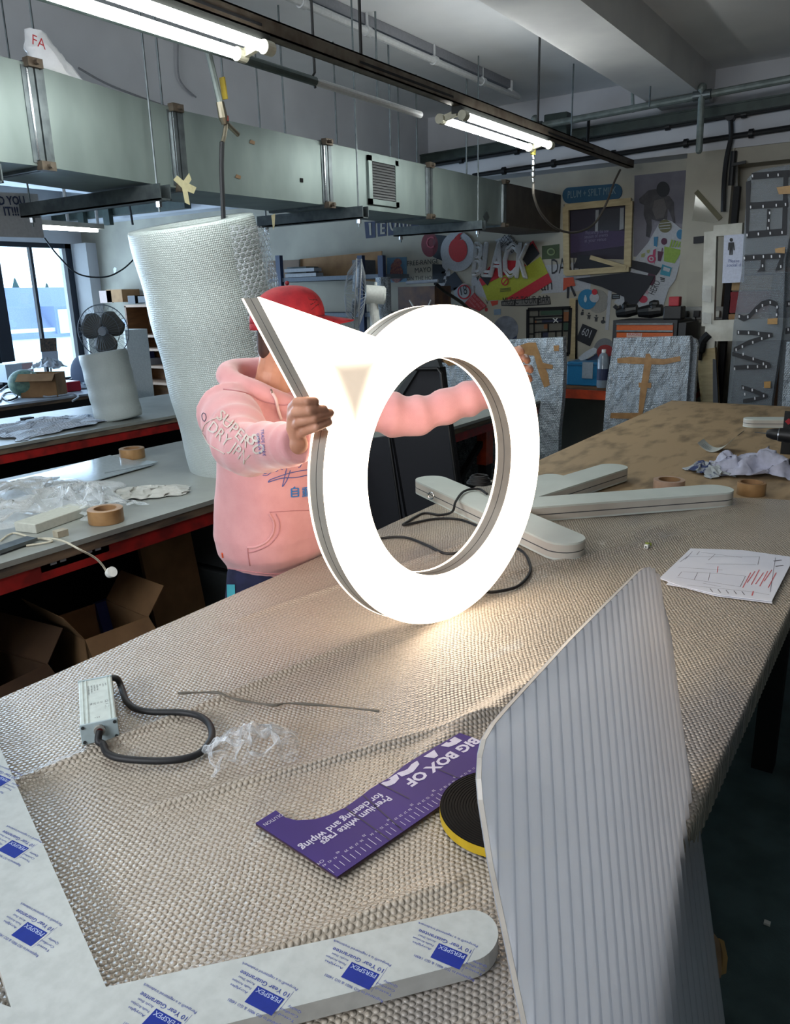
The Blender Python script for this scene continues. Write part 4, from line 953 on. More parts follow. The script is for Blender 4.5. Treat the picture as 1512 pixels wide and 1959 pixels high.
tr = g.N.new('ShaderNodeBsdfTranslucent'); tr.inputs[0].default_value = lin('f0f2f5'); tp = g.N.new('ShaderNodeBsdfTransparent'); m1 = g.N.new('ShaderNodeMixShader'); m2 = g.N.new('ShaderNodeMixShader')
m1.inputs[0].default_value = .62; m2.inputs[0].default_value = .42; lw_ = g.N.new('ShaderNodeLayerWeight'); lw_.inputs[0].default_value = .5; g.L.new(g.ramp(lw_.outputs['Facing'], [(.12,(1,1,1,1)),(.62,(.38,.42,.50,1))]), tp.inputs[0]); g.L.new(bs.outputs[0], m1.inputs[1]); g.L.new(tr.outputs[0], m1.inputs[2]); g.L.new(m1.outputs[0], m2.inputs[1]); g.L.new(tp.outputs[0], m2.inputs[2]); g.L.new(m2.outputs[0], g.N['Material Output'].inputs[0])
t = thing('ribbed_panel', 'big frosted ribbed panel with rounded corners leaning against the bench at right', 'panel', poly[14]); b.obj('ribbed_sheet', m, t, smooth=True)
b = B()
for i in range(len(poly)): b.bar(poly[i]+PN*.0005, poly[(i+1)%len(poly)]+PN*.0005, .0005, .0040, PN)
b.obj('edge_trim', flat('edge_beige','a8a29a',.4), t)
q = lambda u, v: onp(u, v, PA+PN*.012, PN)
t = thing('torn_tape', 'torn brown tape and cardboard sticking out behind the ribbed panel edge', 'tape', q(1365,1830)); b = B(); b.slab([q(1350,1765),q(1378,1800),q(1385,1830),q(1380,1870),q(1352,1885)], PN*.001); b.obj('tape', M_tape, t)
b = B(); b.slab([q(1377,1795),q(1386,1800),q(1393,1832),q(1390,1862),q(1382,1865),q(1380,1830)], PN*.008); b.obj('torn_edge', flat('torn_card','a9854a'), t)
# small things on the far half of the bench
zp = .9315; Q = [onz(u, v, zp) for u, v in ((1262,1106),(1322,1049),(1420,1052),(1520,1066),(1500,1105),(1477,1150),(1380,1138),(1300,1120))]
t = thing('plan_drawing', 'folded white plan with thin black lines and red notes by the bench edge', 'paper', Q[0])
b = B(); b.slab(Q[::-1], (0,0,-.0015)); b.slab([p-Vector((0,0,.004)) for p in ([Q[0]-Vector((0,.004,0))]+Q[6:8]+[Q[0]])][::-1], (0,0,-.0005)) if False else None; b.obj('sheet', M_paper, t)
b = B(); b.slab([onz(u, v, .928) for u, v in ((1275,1118),(1310,1124),(1370,1140),(1478,1154),(1480,1140),(1290,1100))][::-1], (0,0,-.001)); b.obj('lower_fold', M_paper, t)
bl, rd = B(), B(); q2 = lambda x, y: (1000+x/2.953, 750+y/2.953)
def ln2(bb, p0, p1, w=.0006):
    a, c = onz(*q2(*p0), zp+.0004), onz(*q2(*p1), zp+.0004); n2 = Vector((0,0,1)).cross(c-a).normalized()*w; bb.add([a-n2, c-n2, c+n2, a+n2], [(0,1,2,3)])
for p0, p1 in (((930,930),(1340,930)),((930,930),(890,960)),((1010,905),(1240,935)),((880,990),(1130,1005)),((905,1015),(1110,1025)),((900,1015),(880,1040)),((990,1020),(970,1060)),((1060,1020),(1050,1065)),((1110,1025),(1260,1040)),((1260,1040),(1230,1100)),((930,1090),(1310,1130)),((1020,1080),(1120,1100)),((1050,950),(1090,915)),((1040,970),(1320,975)),((960,900),(920,945)),((1430,935),(1400,1130)),((1340,930),(1330,975)),((1000,900),(985,920)),((870,1045),(1230,1100)),((1310,1130),(1395,1145))): ln2(bl, p0, p1)
for k in range(5): ln2(bl, (1060+k*45,1110+k*4), (1075+k*45,1130+k*4), .0012)
for x, y in ((1440,955),(1450,985)): ln2(bl, (x-20,y), (x+25,y-6), .003)
for k in range(7):
    x = 1270+k*24; y0 = 1020-(k%3)*8; ln2(rd, (x+20,y0), (x-25,y0+85-(k%2)*20), .0012)
ln2(rd, (1305,1125), (1297,1150), .0015); ln2(rd, (1105,985), (1100,1020), .001)
bl.obj('drawn_lines', flat('line_grey','6d6d76'), t); rd.obj('red_notes', flat('red_notes','cf6a6e'), t)
p = onz(1238, 1048, .925); t = thing('end_clip', 'small white and green plastic clip alone on the bubble wrap', 'clip', p)
b = B(); b.cbox(p+Vector((0,0,.006)), (.013,.022,.012)); b.obj('body', M_white, t, bevel=.003); b = B(); b.cbox(p+Vector((0,.004,.0125)), (.009,.012,.003)); b.cbox(p+Vector((0,.014,.008)),(.018,.004,.008)); b.obj('label', flat('lime_label','8c9a3a'), t)
b = B(); b.cyl(p+Vector((.0,-.012,.006)), p+Vector((0,-.0105,.006)), .0025); b.obj('hole', M_black, t)
taperoll('brown parcel tape roll standing right of the long letter stroke', onz(1437,945,.919), .050, .046, M_tape)
taperoll('pinkish roll of clear tape half hidden behind the long letter stroke', onz(1277,938,.919)+Vector((0,.02,.001)), .058, .038, flat('pink_tape','b79a86',.3))
zc = .921; p = onz(1345, 862, zc)
def curl(a, c): th = -1.3+2.9*a; return tuple(p+Vector((-.02+.14*a, -.03+.12*c+.03*a, .055-.055*math.cos(th*1.0))))
b = B(); b.grid(curl, 16, 8); t = thing('curled_paper', 'curled white paper scrap with printed lines on the plywood', 'paper', p); b.obj('paper', flat('paper_cream','ccd0cc'), t, solid=.0008)
b = B()
for k in range(3): b.grid(lambda a, c: tuple(Vector(curl(.1+a*.25, .2+k*.18+c*.04))+Vector((0,0,.0015))), 4, 1)
b.obj('print', flat('print_grey','6e7f8f'), t)
p = onz(1430, 905, .919)
filmpile('white_cloth', 'crumpled white cloth on the plywood beside the drill', p.x+.03, p.y, .919, .19, .10, .12, 3.3, flat('cloth_white','b4b6c8',.9), .25, 'cloth')
p = onz(1372, 905, .919)
filmpile('stained_rag', 'blue-stained crumpled rag at the left end of the white cloth', p.x-.03, p.y-.02, .919, .10, .06, .05, 6.3, mat('stained_rag','a7adb0','3b466c',rough=.9,scale=22,ramp=(.42,.5)), 2.4, 'cloth')
for u, v, lab in ((1474, 888, 'left one of the two white eye pins behind the cloth'), (1489, 893, 'right one of the two white eye pins behind the cloth')):
    p = onz(u, v, .919); t = thing('eye_pin', lab, 'pin', p, 'white eye pins behind the cloth'); b = B(); b.lathe([(0,.05),(.017,.045),(.02,.025),(.014,0)], 14, Matrix.Translation(p)); b.obj('cap', M_white, t, smooth=True); B().ball(p+Vector((.0,-.012,.036)), .009, 10, 8).obj('pupil', M_black, t)
t = thing('black_carton', 'black carton with a red mark standing on the plywood at the right edge', 'carton', onz(1510, 868, .919)); a = onz(1493, 868, .919); wx = Vector((1,.12,0)).normalized(); wy = Vector((-.12,1,0)).normalized()
Mb = frame(a, wx, wy); b = B(); b.M = Mb; b.box((0,0,0), (.16,.05,.19)); b.obj('box', M_black, t); b = B(); b.M = Mb; b.add([(.005,-.001,.15),(.02,-.001,.165),(.035,-.001,.15),(.02,-.001,.135)], [(0,1,2,3)]); b.obj('red_mark', flat('mark_red','a8202a'), t); b = B(); b.M = Mb; b.text('HS', Matrix.Translation((.04,-.001,.09))@Matrix.Rotation(PI/2,4,'X'), size=.05); b.obj('lettering', M_white, t)
# cordless drill lying with its chuck toward the left
t = thing('cordless_drill', 'black cordless drill at the right edge, drill bit pointing left', 'drill', onz(1500, 905, .919)); c0 = onz(1467, 829, 1.02); c0 = onp(1467, 829, onz(1500,905,.919), Vector((0,-1,0))); ax = (onp(1510, 833, onz(1500,905,.919), Vector((0,-1,0)))-c0).normalized()
def along(d): return c0+ax*d
b = B(); b.tube([along(0), along(.006), along(.03), along(.045)], [.012,.017,.024,.025], n=20); b.obj('chuck', M_black, t, smooth='auto')
b = B(); b.tube([along(.045), along(.049)], .027, n=20); ch = b.obj('clutch_ring', flat('clutch_grey','8a9096',.3,metal=.8), t)
b = B(); b.tube([along(.049), along(.09), along(.19), along(.20)], [.028,.032,.034,.028], n=20); b.obj('motor_body', M_black, t, smooth='auto')
b = B(); b.tube([along(0), along(-.02), along(-.045)], [.002,.0018,.0012], n=6); b.obj('drill_bit', M_galvd, t)
h0 = along(.13); b = B(); b.tube([h0, h0+Vector((.01,.0,-.05)), Vector((h0.x+.02,h0.y,.985))], [.019,.018,.022], n=14); b.obj('grip', M_rubber, t); b = B(); b.cbox((h0.x+.01,h0.y-.01,.952), (.10,.075,.055)); bt_ = b.obj('battery', M_black, t, bevel=.008); b = B(); b.cbox((h0.x-.03,h0.y-.049,.945), (.03,.002,.018)); b.obj('red_label', flat('mark_red','a8202a'), bt_)
q0 = onz(1442,838,.919); tag(B().tube([onz(1412,833,.92), onz(1424,824,.92)], .0012, n=5).obj('broken_bit', M_galvd), 'thin broken bit lying on the plywood left of the drill', 'drill bit')
# ================================================================ the person
from mathutils.bvhtree import BVHTree
def capsule(b, p0, p1, r0, r1, n=14):
    p0, p1 = Vector(p0), Vector(p1); d = (p1-p0); L = d.length; d = d.normalized() if L > 1e-6 else Vector((0,0,1)); path = []; rs = []
    for k in range(5): a = PI/2*(1-k/4); path.append(p0-d*r0*math.sin(a)); rs.append(max(r0*math.cos(a), r0*.02))
    for k in range(5): a = PI/2*k/4; path.append(p1+d*r1*math.sin(a)); rs.append(max(r1*math.cos(a), r1*.02))
    b.tube(path, rs, n=n)
def chain(b, pts, rs, n=14):
    for i in range(len(pts)-1): capsule(b, pts[i], pts[i+1], rs[i], rs[i+1], n)
def baked(b, name, m, parent, voxel, smooth=6, disp=None, fac=.5):
    o = b.obj(name, m, None, origin=(0,0,0)); md = o.modifiers.new('r','REMESH'); md.mode = 'VOXEL'; md.voxel_size = voxel; md.use_smooth_shade = True
    s = o.modifiers.new('s','SMOOTH'); s.factor = fac; s.iterations = smooth
    bpy.context.view_layer.update(); me = bpy.data.meshes.new_from_object(o.evaluated_get(bpy.context.evaluated_depsgraph_get()))
    o.modifiers.clear(); old = o.data; o.data = me; bpy.data.meshes.remove(old)
    if disp:
        me.calc_loop_triangles(); ns = [v.normal.copy() for v in me.vertices]
        for v, nn in zip(me.vertices, ns): v.co += nn*disp(v.co)
    org = Vector(parent['_loc'])
    for v in me.vertices: v.co -= org
    for p in me.polygons: p.use_smooth = True
    me.update(); o.parent = parent; o.location = (0,0,0); o['_loc'] = tuple(org); return o
PT = thing('person', 'person in pink hoodie and red cap holding the glowing ring letter upright', 'person', (-1.6,1.6,0))
F = Vector((1,-.07,0)).normalized(); SD = Vector((.07,1,0)).normalized()   # facing, and toward the left hand
SR, SL = Vector((-1.488,1.408,1.395)), Vector((-1.46,1.78,1.395))
WR = ringpt(566,850,-.075); ER = onx(468,858,-1.27)
WL = onx(958,745,-1.05); EL = onx(790,795,-1.24)
HC = onx(556,630,-1.42); FD = Vector((.58,.80,-.05)).normalized(); FS = Vector((0,0,1)).cross(FD).normalized(); FU = FD.cross(FS)
FU = -FU if FU.z < 0 else FU
NB = Vector((-1.475,1.575,1.42))
b = B()
# trunk and legs under the clothes
chain(b, [(-1.57,1.645,.92),(-1.55,1.64,1.15),(-1.51,1.60,1.33)], [.09,.10,.11]); capsule(b, SR, SL, .05, .05)
for s in (-1, 1):
    hp = Vector((-1.575,1.645,.88))+SD*.07*s; kn = Vector((-1.61,1.61,.48))+SD*.10*s; an = Vector((-1.66,1.60,.09))+SD*.13*s; chain(b, [hp, kn, an], [.075,.052,.04]); capsule(b, an+Vector((-.03,0,-.05)), an+Vector((.14,-.01,-.055)), .035, .03)
chain(b, [SR, ER, WR], [.042,.036,.026]); chain(b, [SL, EL, WL], [.042,.036,.026])
# neck and head
chain(b, [NB-Vector((0,0,.04)), NB+(HC-NB)*.35, HC-FD*.02-FU*.05], [.060,.055,.058])
b.ball(HC+FU*.015-FD*.012, (.072,.072,.078), 24, 16)
capsule(b, HC+FD*.03-FU*.035, HC+FD*.055-FU*.08, .055, .030)      # face to chin
capsule(b, HC+FS*.045+FD*.03-FU*.02, HC+FS*.02+FD*.055-FU*.07, .030, .024); capsule(b, HC-FS*.045+FD*.03-FU*.02, HC-FS*.02+FD*.055-FU*.07, .030, .024)
capsule(b, HC+FD*.083+FU*.008, HC+FD*.102-FU*.026, .007, .012)    # nose
for s in (-1, 1):
    capsule(b, HC+FD*.080+FS*.012*s+FU*.022, HC+FD*.068+FS*.045*s+FU*.020, .008, .007)   # brow
    b.ball(HC+FD*.074+FS*.030*s+FU*.002, .012, 12, 8)
    capsule(b, HC+FS*.078*s-FD*.01+FU*.012, HC+FS*.076*s-FD*.008-FU*.022, .013, .009)    # ear
capsule(b, HC+FD*.088+FS*.018-FU*.050, HC+FD*.088-FS*.018-FU*.050, .006, .006); capsule(b, HC+FD*.086+FS*.014-FU*.060, HC+FD*.086-FS*.014-FU*.060, .007, .007)
# right hand: fingers wrap from the wedge's side wall onto its front face
R = ringpt
mc = [R(561,779,-.058), R(560,796,-.062), R(566,814,-.062), R(576,831,-.058)]
fing = [[mc[0], R(568,769,-.022), R(588,768,.010), R(602,768,.0125)], [mc[1], R(565,789,-.024), R(592,786,.012), R(619,783,.0135)],
        [mc[2], R(572,808,-.024), R(602,800,.012), R(631,790,.0135)], [mc[3], R(583,826,-.022), R(606,818,.010), R(629,808,.012)]]
for k, f_ in enumerate(fing): q = 1 if k < 3 else .86; chain(b, f_, [.0104*q,.0094*q,.0092*q,.0090*q])
for k in range(4): chain(b, [WR, mc[k]], [.022,.0115])
for k in range(3): capsule(b, mc[k].lerp(WR,.12), mc[k+1].lerp(WR,.12), .011, .011); capsule(b, (mc[k]+WR)/2, (mc[k+1]+WR)/2, .015, .015)
chain(b, [WR, R(588,838,-.080), R(604,818,-.078), R(612,800,-.070)], [.020,.015,.0115,.0095])    # thumb behind the rear face
# left hand: fingers come round the far edge of the ring
mc = [R(986,672,-.10), R(992,688,-.10), R(994,706,-.10), R(992,724,-.10)]
fing = [[mc[0], R(994,668,-.062), R(998,673,-.030)], [mc[1], R(1006,684,-.060), R(1009,690,-.028)],
        [mc[2], R(1013,704,-.060), R(1015,708,-.030)], [mc[3], R(1012,722,-.060), R(1014,726,-.034)]]
for k, f_ in enumerate(fing): q = 1 if k < 3 else .86; chain(b, f_, [.0108*q,.0096*q,.0090*q,.0075*q])
for k in range(4): chain(b, [WL, mc[k]], [.022,.0125])
for k in range(3): capsule(b, mc[k], mc[k+1], .012, .012)
chain(b, [WL, R(965,715,-.095), R(970,698,-.085), R(975,685,-.073)], [.020,.015,.0115,.0095])
baked(b, 'body', M_skin, PT, .0028, 2)
# hair below the cap
b = B(); chain(b, [HC-FD*.045+FU*.01, HC-FD*.05-FU*.05, HC-FD*.04-FU*.08], [.046,.040,.028]); chain(b, [HC-FD*.03+FS*.055-FU*.0, HC-FD*.03-FU*.055+FS*.035], [.03,.025]); chain(b, [HC-FD*.03-FS*.055-FU*.0, HC-FD*.03-FU*.055-FS*.035], [.03,.025])
baked(b, 'hair', mat('brown_hair','4a2f22','35211a',rough=.7,scale=60,stretch=(1,1,.2)), PT, .005, 4)
# cap
M_cap = mat('red_cap', 'a3222c', '8c1a26', rough=.8, scale=40, bump=.1, bscale=300)
cc = HC+FU*.028-FD*.008; Mc = frame(cc, FD, FS)
def dome(a, c):
    th = 2*PI*a; ph = PI/2*c; rx, ry, rz = .098, .082, .086
    return (rx*math.cos(th)*math.cos(ph)**.85, ry*math.sin(th)*math.cos(ph)**.85, rz*math.sin(ph)**.9-.004+.012*math.cos(th)*math.cos(ph))
b = B(); b.grid(dome, 48, 14, Mc); b.grid(lambda a, c: tuple(Vector(dome(a, 0))+Vector((0,0,-.016*(1-c)+.0))*1), 48, 2, Mc)
cp = b.obj('cap', M_cap, PT, smooth=True, solid=-.002)
def brim(a, c):
    s = (a-.5)*2; th = s*math.radians(62); base = Vector((.098*math.cos(th), .082*math.sin(th), .006)); tipx = .098*math.cos(th)+.085*math.cos(s*PI/2)**.6*c
    return (tipx, base.y*(1-.06*c), .004-.006*c-.020*s*s*c+.004*(1-c))
b = B(); b.grid(brim, 24, 8, Mc); b.obj('brim', M_cap, cp, smooth=True, solid=.003)
b = B(); b.ball(Mc@Vector((0,0,.090)), .006, 10, 6); 
for k in range(6): b.tube([Mc@(Vector(dome(k/6+.083, j/6))*1.005) for j in range(7)], .0012, n=5)
b.obj('seams', flat('cap_seam','6e141e'), cp)
b = B(); T = Mc@Matrix.Translation((.02,-.089,.030))@Matrix.Rotation(PI/2,4,'X'); b.M = Matrix.Identity(4)
for k in range(3): b.tube(smooth_path([Mc@Vector(dome(.86+.035*math.sin(j*2.1+k), .18+.10*k+.05*math.cos(j*1.7))) *1 for j in range(6)], 4), .0022, n=6)
b.obj('embroidery', flat('dark_maroon','481018'), cp)
# hoodie
def wr(co):
    n1 = noise.noise(co*Vector((1,1,1))[0]*9); v = .004*noise.noise(Vector((co.x*14, co.y*14, co.z*5)))
    v += .0035*(1-abs(noise.noise(Vector((co.x*6+3, co.y*6, co.z*9))))*3)*.5
    return v
b = B()
lv = [(.870,-1.600,.112,.150),(.905,-1.598,.116,.156),(.945,-1.595,.142,.180),(1.00,-1.592,.155,.186),(1.10,-1.582,.152,.180),(1.20,-1.565,.146,.180),(1.30,-1.54,.138,.186),(1.38,-1.515,.120,.180),(1.43,-1.50,.085,.12),(1.455,-1.49,.05,.07)]
vs = []; n_ = 48
for z, x, rx, ry in lv:
    x += .03*max(0, min(1, (1.42-z)/.12)); yc = 1.60+.050*max(0, min(1, (1.42-z)/.15))
    for j in range(n_):
        a = 2*PI*j/n_; ca, sa = math.cos(a), math.sin(a); e = .82
        p = Vector((x, yc, z))+F*rx*math.copysign(abs(ca)**e, ca)+SD*ry*math.copysign(abs(sa)**e, sa); vs.append(p)
fs = [(i*n_+j, i*n_+(j+1)%n_, (i+1)*n_+(j+1)%n_, (i+1)*n_+j) for i in range(len(lv)-1) for j in range(n_)]+[tuple(range(n_-1,-1,-1)), tuple(range((len(lv)-1)*n_, len(lv)*n_))]
b.add(vs, fs); BVT = BVHTree.FromPolygons(vs, fs)
def sleeve(b, S, E, Wp, seed, rs=(.084,.072,.063,.052,.042), am=.05):
    path = smooth_path([S, S.lerp(E,.5)+Vector((0,0,-.005)), E, E.lerp(Wp,.55), Wp], 12); N_ = len(path); rr = []
    for i in range(N_):
        t_ = i/(N_-1)*4; k = min(3, int(t_)); r = rs[k]+(rs[k+1]-rs[k])*(t_-k)
        r *= 1+am*math.sin(i*.95+seed)*(0.4+.6*abs(math.sin(i*.31+seed)))
        if i > N_-6: r = rs[4]*.93 if i > N_-5 else rs[4]*1.12
        rr.append(r)
    b.tube(path, rr, n=22); capsule(b, S, S+Vector((.001,0,0)), rs[0], rs[0])
WRs = WR+(WR-ER).normalized()*.014; WLs = WL.lerp(EL, .06)
sleeve(b, SR+Vector((0,.02,-.015)), ER, WRs, 1.0); sleeve(b, SL+Vector((0,-.02,-.015)), EL, WLs, 2.3, (.085,.067,.060,.052,.045), .10)
# hood folded round the neck
hp = [NB+Vector((.095,.01,-.055)), NB+Vector((.055,-.085,.005)), NB+Vector((-.05,-.105,.045)), NB+Vector((-.12,.0,.06)), NB+Vector((-.05,.105,.045)), NB+Vector((.055,.085,.005)), NB+Vector((.095,.01,-.055))]
chain(b, smooth_path(hp, 5), [.030]*31, 12); 
chain(b, [NB+Vector((-.07,-.06,-.01)), NB+Vector((-.12,0,-.02)), NB+Vector((-.07,.06,-.01))], [.045,.055,.045])
# belly folds over the hem
M_pink = mat('pink_fleece', 'd49a9c', 'cb9092', rough=.95, scale=16, sheen=.4, bump=.12, bscale=500)
HD = baked(b, 'hoodie', M_pink, PT, .0065, 5, lambda c: wr(c))
mw = Matrix.Translation(Vector(PT['_loc'])); BV = BVHTree.FromPolygons([mw@v.co for v in HD.data.vertices], [tuple(p.vertices) for p in HD.data.polygons])
def hit(u, v, off=.002):
    d = ray(u, v).normalized(); r = BV.ray_cast(CAM, d)
    if r[0] is None: return None
    return r[0]+(r[1] if r[1].dot(d) < 0 else -r[1])*off
def hit2(u, v, off=.002):
    r = BVT.ray_cast(CAM, ray(u, v).normalized())
    if r[0] is None: return None
    q = BV.find_nearest(r[0]); return q[0]+q[1]*off if q[3] < .04 else None
def seam(pts, r, name, m, off=.001, fn=None):
    P = [(fn or hit)(u, v, off) for u, v in pts]; P = [p for p in P if p is not None]
    if len(P) > 1: return B().tube(smooth_path(P, 3), r, n=6).obj(name, m, HD, smooth=True)
def px2(pts, n=6): return [(p.x, p.y) for p in smooth_path([(u, v, 0) for u, v in pts], n)]
M_pseam = flat('pink_seam','b97f84',.9)
seam(px2([(516,983),(524,1000),(522,1020),(510,1036),(490,1046),(474,1047)]), .003, 'pocket_edge', M_pink); seam(px2([(528,983),(535,1000),(532,1022),(515,1042),(490,1054),(476,1057)]), .0014, 'pocket_seam', M_pseam)
seam(px2([(474,1047),(475,1062),(478,1082)]), .0014, 'pocket_seam', M_pseam); seam(px2([(516,980),(560,977),(600,976)]), .001, 'pocket_seam', M_pseam)
seam(px2([(425,1085),(470,1092),(520,1098),(570,1097),(620,1082)]), .0016, 'hem_seam', M_pseam)
seam(px2([(428,745),(470,752),(505,768),(540,775),(556,772)]), .0018, 'collar_seam', M_pseam)
# cord and eyelet
e = hit(519, 750, .002); 
if e is not None:
    nrm_ = (CAM-e).normalized(); b = B(); b.tube([e+frame(e, ray(1,0), Vector((0,0,1))).to_3x3()@Vector((.006*math.cos(k*PI/6), .006*math.sin(k*PI/6), 0)) for k in range(12)], .0018, n=6, closed=True); b.obj('eyelet', M_brass, HD)
    P = [e]+[hit(u, v, .006) for u, v in ((526,762),(532,780),(537,800))]; P = [p for p in P if p is not None]; B().tube(smooth_path(P, 5), .0042, n=8).obj('drawstring', flat('cord_pink','e2c3c0',.8), HD, smooth=True)
# prints
def decal_text(s, p0, p1, name, m, hpx=None, outline=0, italic=0, off=.0018, sub=True, up=None):
    b = B(); p0v, p1v = Vector((p0[0],-p0[1],0)), Vector((p1[0],-p1[1],0)); x = p1v-p0v; y = Vector((-x.y, x.x, 0)) if up is None else Vector((up[0], -up[1], 0))
    b.text(s, Matrix.Identity(4), size=hpx, width=x.length, outline=outline, italic=italic)
    xn = x.normalized(); yn = y.normalized(); vs = [p0v+xn*v.x+yn*v.y for v in b.v]; ok = {}; nb = B(); idx = {}
    for i, v in enumerate(vs):
        p = hit(v.x, -v.y, off)
        if p is not None: idx[i] = len(nb.v); nb.v.append(p)
    for f in b.f:
        if all(i in idx for i in f):
            q = [idx[i] for i in f]
            if max((nb.v[q[0]]-nb.v[k]).length for k in q) < .06: nb.f.append(q); nb.mi.append(0)
    if nb.f: return nb.obj(name, m, HD)
M_pr = flat('blue_fabric_print','4f5f9e',.8); M_prg = flat('pale_fabric_print','cbbfb4',.7)

def dtube(pts, r, name, m, fn=None): return seam(px2(pts, 4), r, name, m, .001, fn)
dtube([(513,922),(540,915),(570,913),(600,905),(640,895)], .0012, 'script_underline', M_pr, hit2); dtube([(513,922),(520,916),(560,904),(600,896),(640,886)], .0012, 'script_underline', M_pr, hit2); dtube([(548,900),(544,918),(541,931),(550,918),(556,900)], .0012, 'script_underline', M_pr, hit2)
z5 = lambda pts: [(370+x/5.6, 700+y/5.6) for x, y in pts]
for L_ in ([(740,1150),(775,1150),(810,1125),(840,1100)], [(745,1168),(790,1168),(830,1140),(865,1108)], [(868,1092),(872,1120),(892,1128),(915,1100),(925,1072)], [(888,1085),(893,1105),(908,1095),(918,1060)], [(932,1062),(940,1100),(960,1112)], [(975,1045),(1000,1040),(1010,1060),(985,1180)], [(1000,1045),(1040,1020),(1052,1050),(1030,1085),(1008,1090)], [(1022,1055),(1035,1050),(1034,1066),(1020,1075)], [(1062,1075),(1085,1080),(1110,1060),(1120,1040)], [(1065,1070),(1060,1020),(1085,985),(1105,990),(1100,1020),(1075,1040)], [(1125,1090),(1150,1075),(1165,1000),(1185,950),(1200,955)], [(1150,990),(1170,940),(1200,915),(1225,920),(1235,960)], [(1205,960),(1215,1000),(1240,1040),(1262,1045)], [(1215,955),(1235,940),(1262,935)]):
    seam(px2(z5(L_), 4), .0010, 'script_lettering', M_pr, .001, hit2)
def strokes(L, o, sx, sy, r, name, m):
    b = B()
    for st_ in L:
        P = [hit2(o[0]+x*sx, o[1]-y*sy+x*sx*-.10, .0012) for x, y in st_]
        if all(p is not None for p in P) and len(P) > 1:
            for i in range(len(P)-1): b.bar(P[i], P[i+1], r*1.5, r)
    if b.f: b.obj(name, m, HD)
ji = [[(.5,1),(.35,.85)],[(.12,.82),(.12,0)],[(.12,.82),(.88,.82)],[(.88,.82),(.88,0)],[(.12,.55),(.88,.55)],[(.12,.29),(.88,.29)],[(.12,.02),(.88,.02)]]
dong = [[(0,.86),(.62,.92)],[(.0,.72),(.62,.72)],[(.08,.58),(.08,.3)],[(.54,.58),(.54,.3)],[(.08,.58),(.54,.58)],[(.08,.44),(.54,.44)],[(.08,.3),(.54,.3)],[(.31,.92),(.31,.05)],[(.02,.17),(.6,.17)],[(0,.02),(.64,.06)],[(.66,.7),(1,.7)],[(1,.7),(.96,.05)],[(.96,.05),(.86,.08)],[(.82,1),(.8,.5)],[(.8,.5),(.64,.02)]]
strokes(ji, (556,951), 17, 19, .0026, 'kanji_print', flat('blue_kanji','3f78b8',.8)); strokes(dong, (578,950), 19, 19, .0022, 'kanji_print', MATS['blue_kanji'])
# sleeve print, slanting block capitals and blue line text
decal_text('SUPER', (414,800), (472,858), 'sleeve_lettering', M_prg, 30, up=(.55,-.8)); decal_text('DRY JPN', (398,822), (468,888), 'sleeve_lettering', M_prg, 30, up=(.55,-.8)); decal_text('80', (470,838), (490,872), 'sleeve_lettering', M_prg, 34, up=(.8,-.4))
decal_text('TRADE MARK', (500,822), (504,872), 'sleeve_line', M_pr, 8, up=(1,0)); decal_text('OSAKA 6', (492,830), (497,868), 'sleeve_line', M_pr, 7, up=(1,0))
dtube([(390,790),(394,793),(395,800),(392,806),(388,802),(387,794),(390,790)], .0009, 'round_mark', M_navy)
dtube([(388,825),(395,810),(420,800),(445,812)], .0012, 'sleeve_outline', M_prg); dtube([(388,828),(398,848),(430,868)], .0012, 'sleeve_outline', M_prg)
dtube([(426,1058),(427,1066)], .003, 'orange_label', flat('orange_label','d9562e'))
# trousers
b = B()
for s in (-1, 1):
    hp = Vector((-1.565,1.648,.87))+SD*.070*s; kn = Vector((-1.60,1.61,.48))+SD*.10*s; an = Vector((-1.64,1.60,.10))+SD*.13*s; chain(b, [hp, kn, an], [.100,.085,.070], 18)
capsule(b, Vector((-1.57,1.648,.90))-SD*.05, Vector((-1.57,1.648,.90))+SD*.05, .102, .102)
TR = baked(b, 'trousers', mat('navy_trousers','1d2140','171a34',rough=.9,scale=30), PT, .008, 4)
bv2 = BVHTree.FromPolygons([mw@v.co for v in TR.data.vertices], [tuple(p.vertices) for p in TR.data.polygons]); b = B(); w_ = []
for v in range(1118, 1200, 8):
    row = []
    for u in (436, 441, 446, 451):
        r = bv2.ray_cast(CAM, ray(u+(v-1118)*.02, v).normalized())
        if r[0] is not None: row.append(r[0]+r[1]*.003)
    if len(row) == 4: w_.append(row)
if len(w_) > 1: b.add([p for r in w_ for p in r], [(i*4+j, i*4+j+1, i*4+j+5, i*4+j+4) for i in range(len(w_)-1) for j in range(3)]); b.obj('teal_stripe', flat('teal_stripe','3f9aa6',.8), TR)
for s in (-1, 1):
    an = Vector((-1.66,1.60,.05))+SD*.13*s; b = B(); chain(b, [an+Vector((-.06,0,0)), an+Vector((.05,0,-.005)), an+Vector((.15,-.01,-.012))], [.048,.045,.036]); o = baked(b, 'shoe', flat('dark_shoe','20222a',.7), PT, .008, 3)
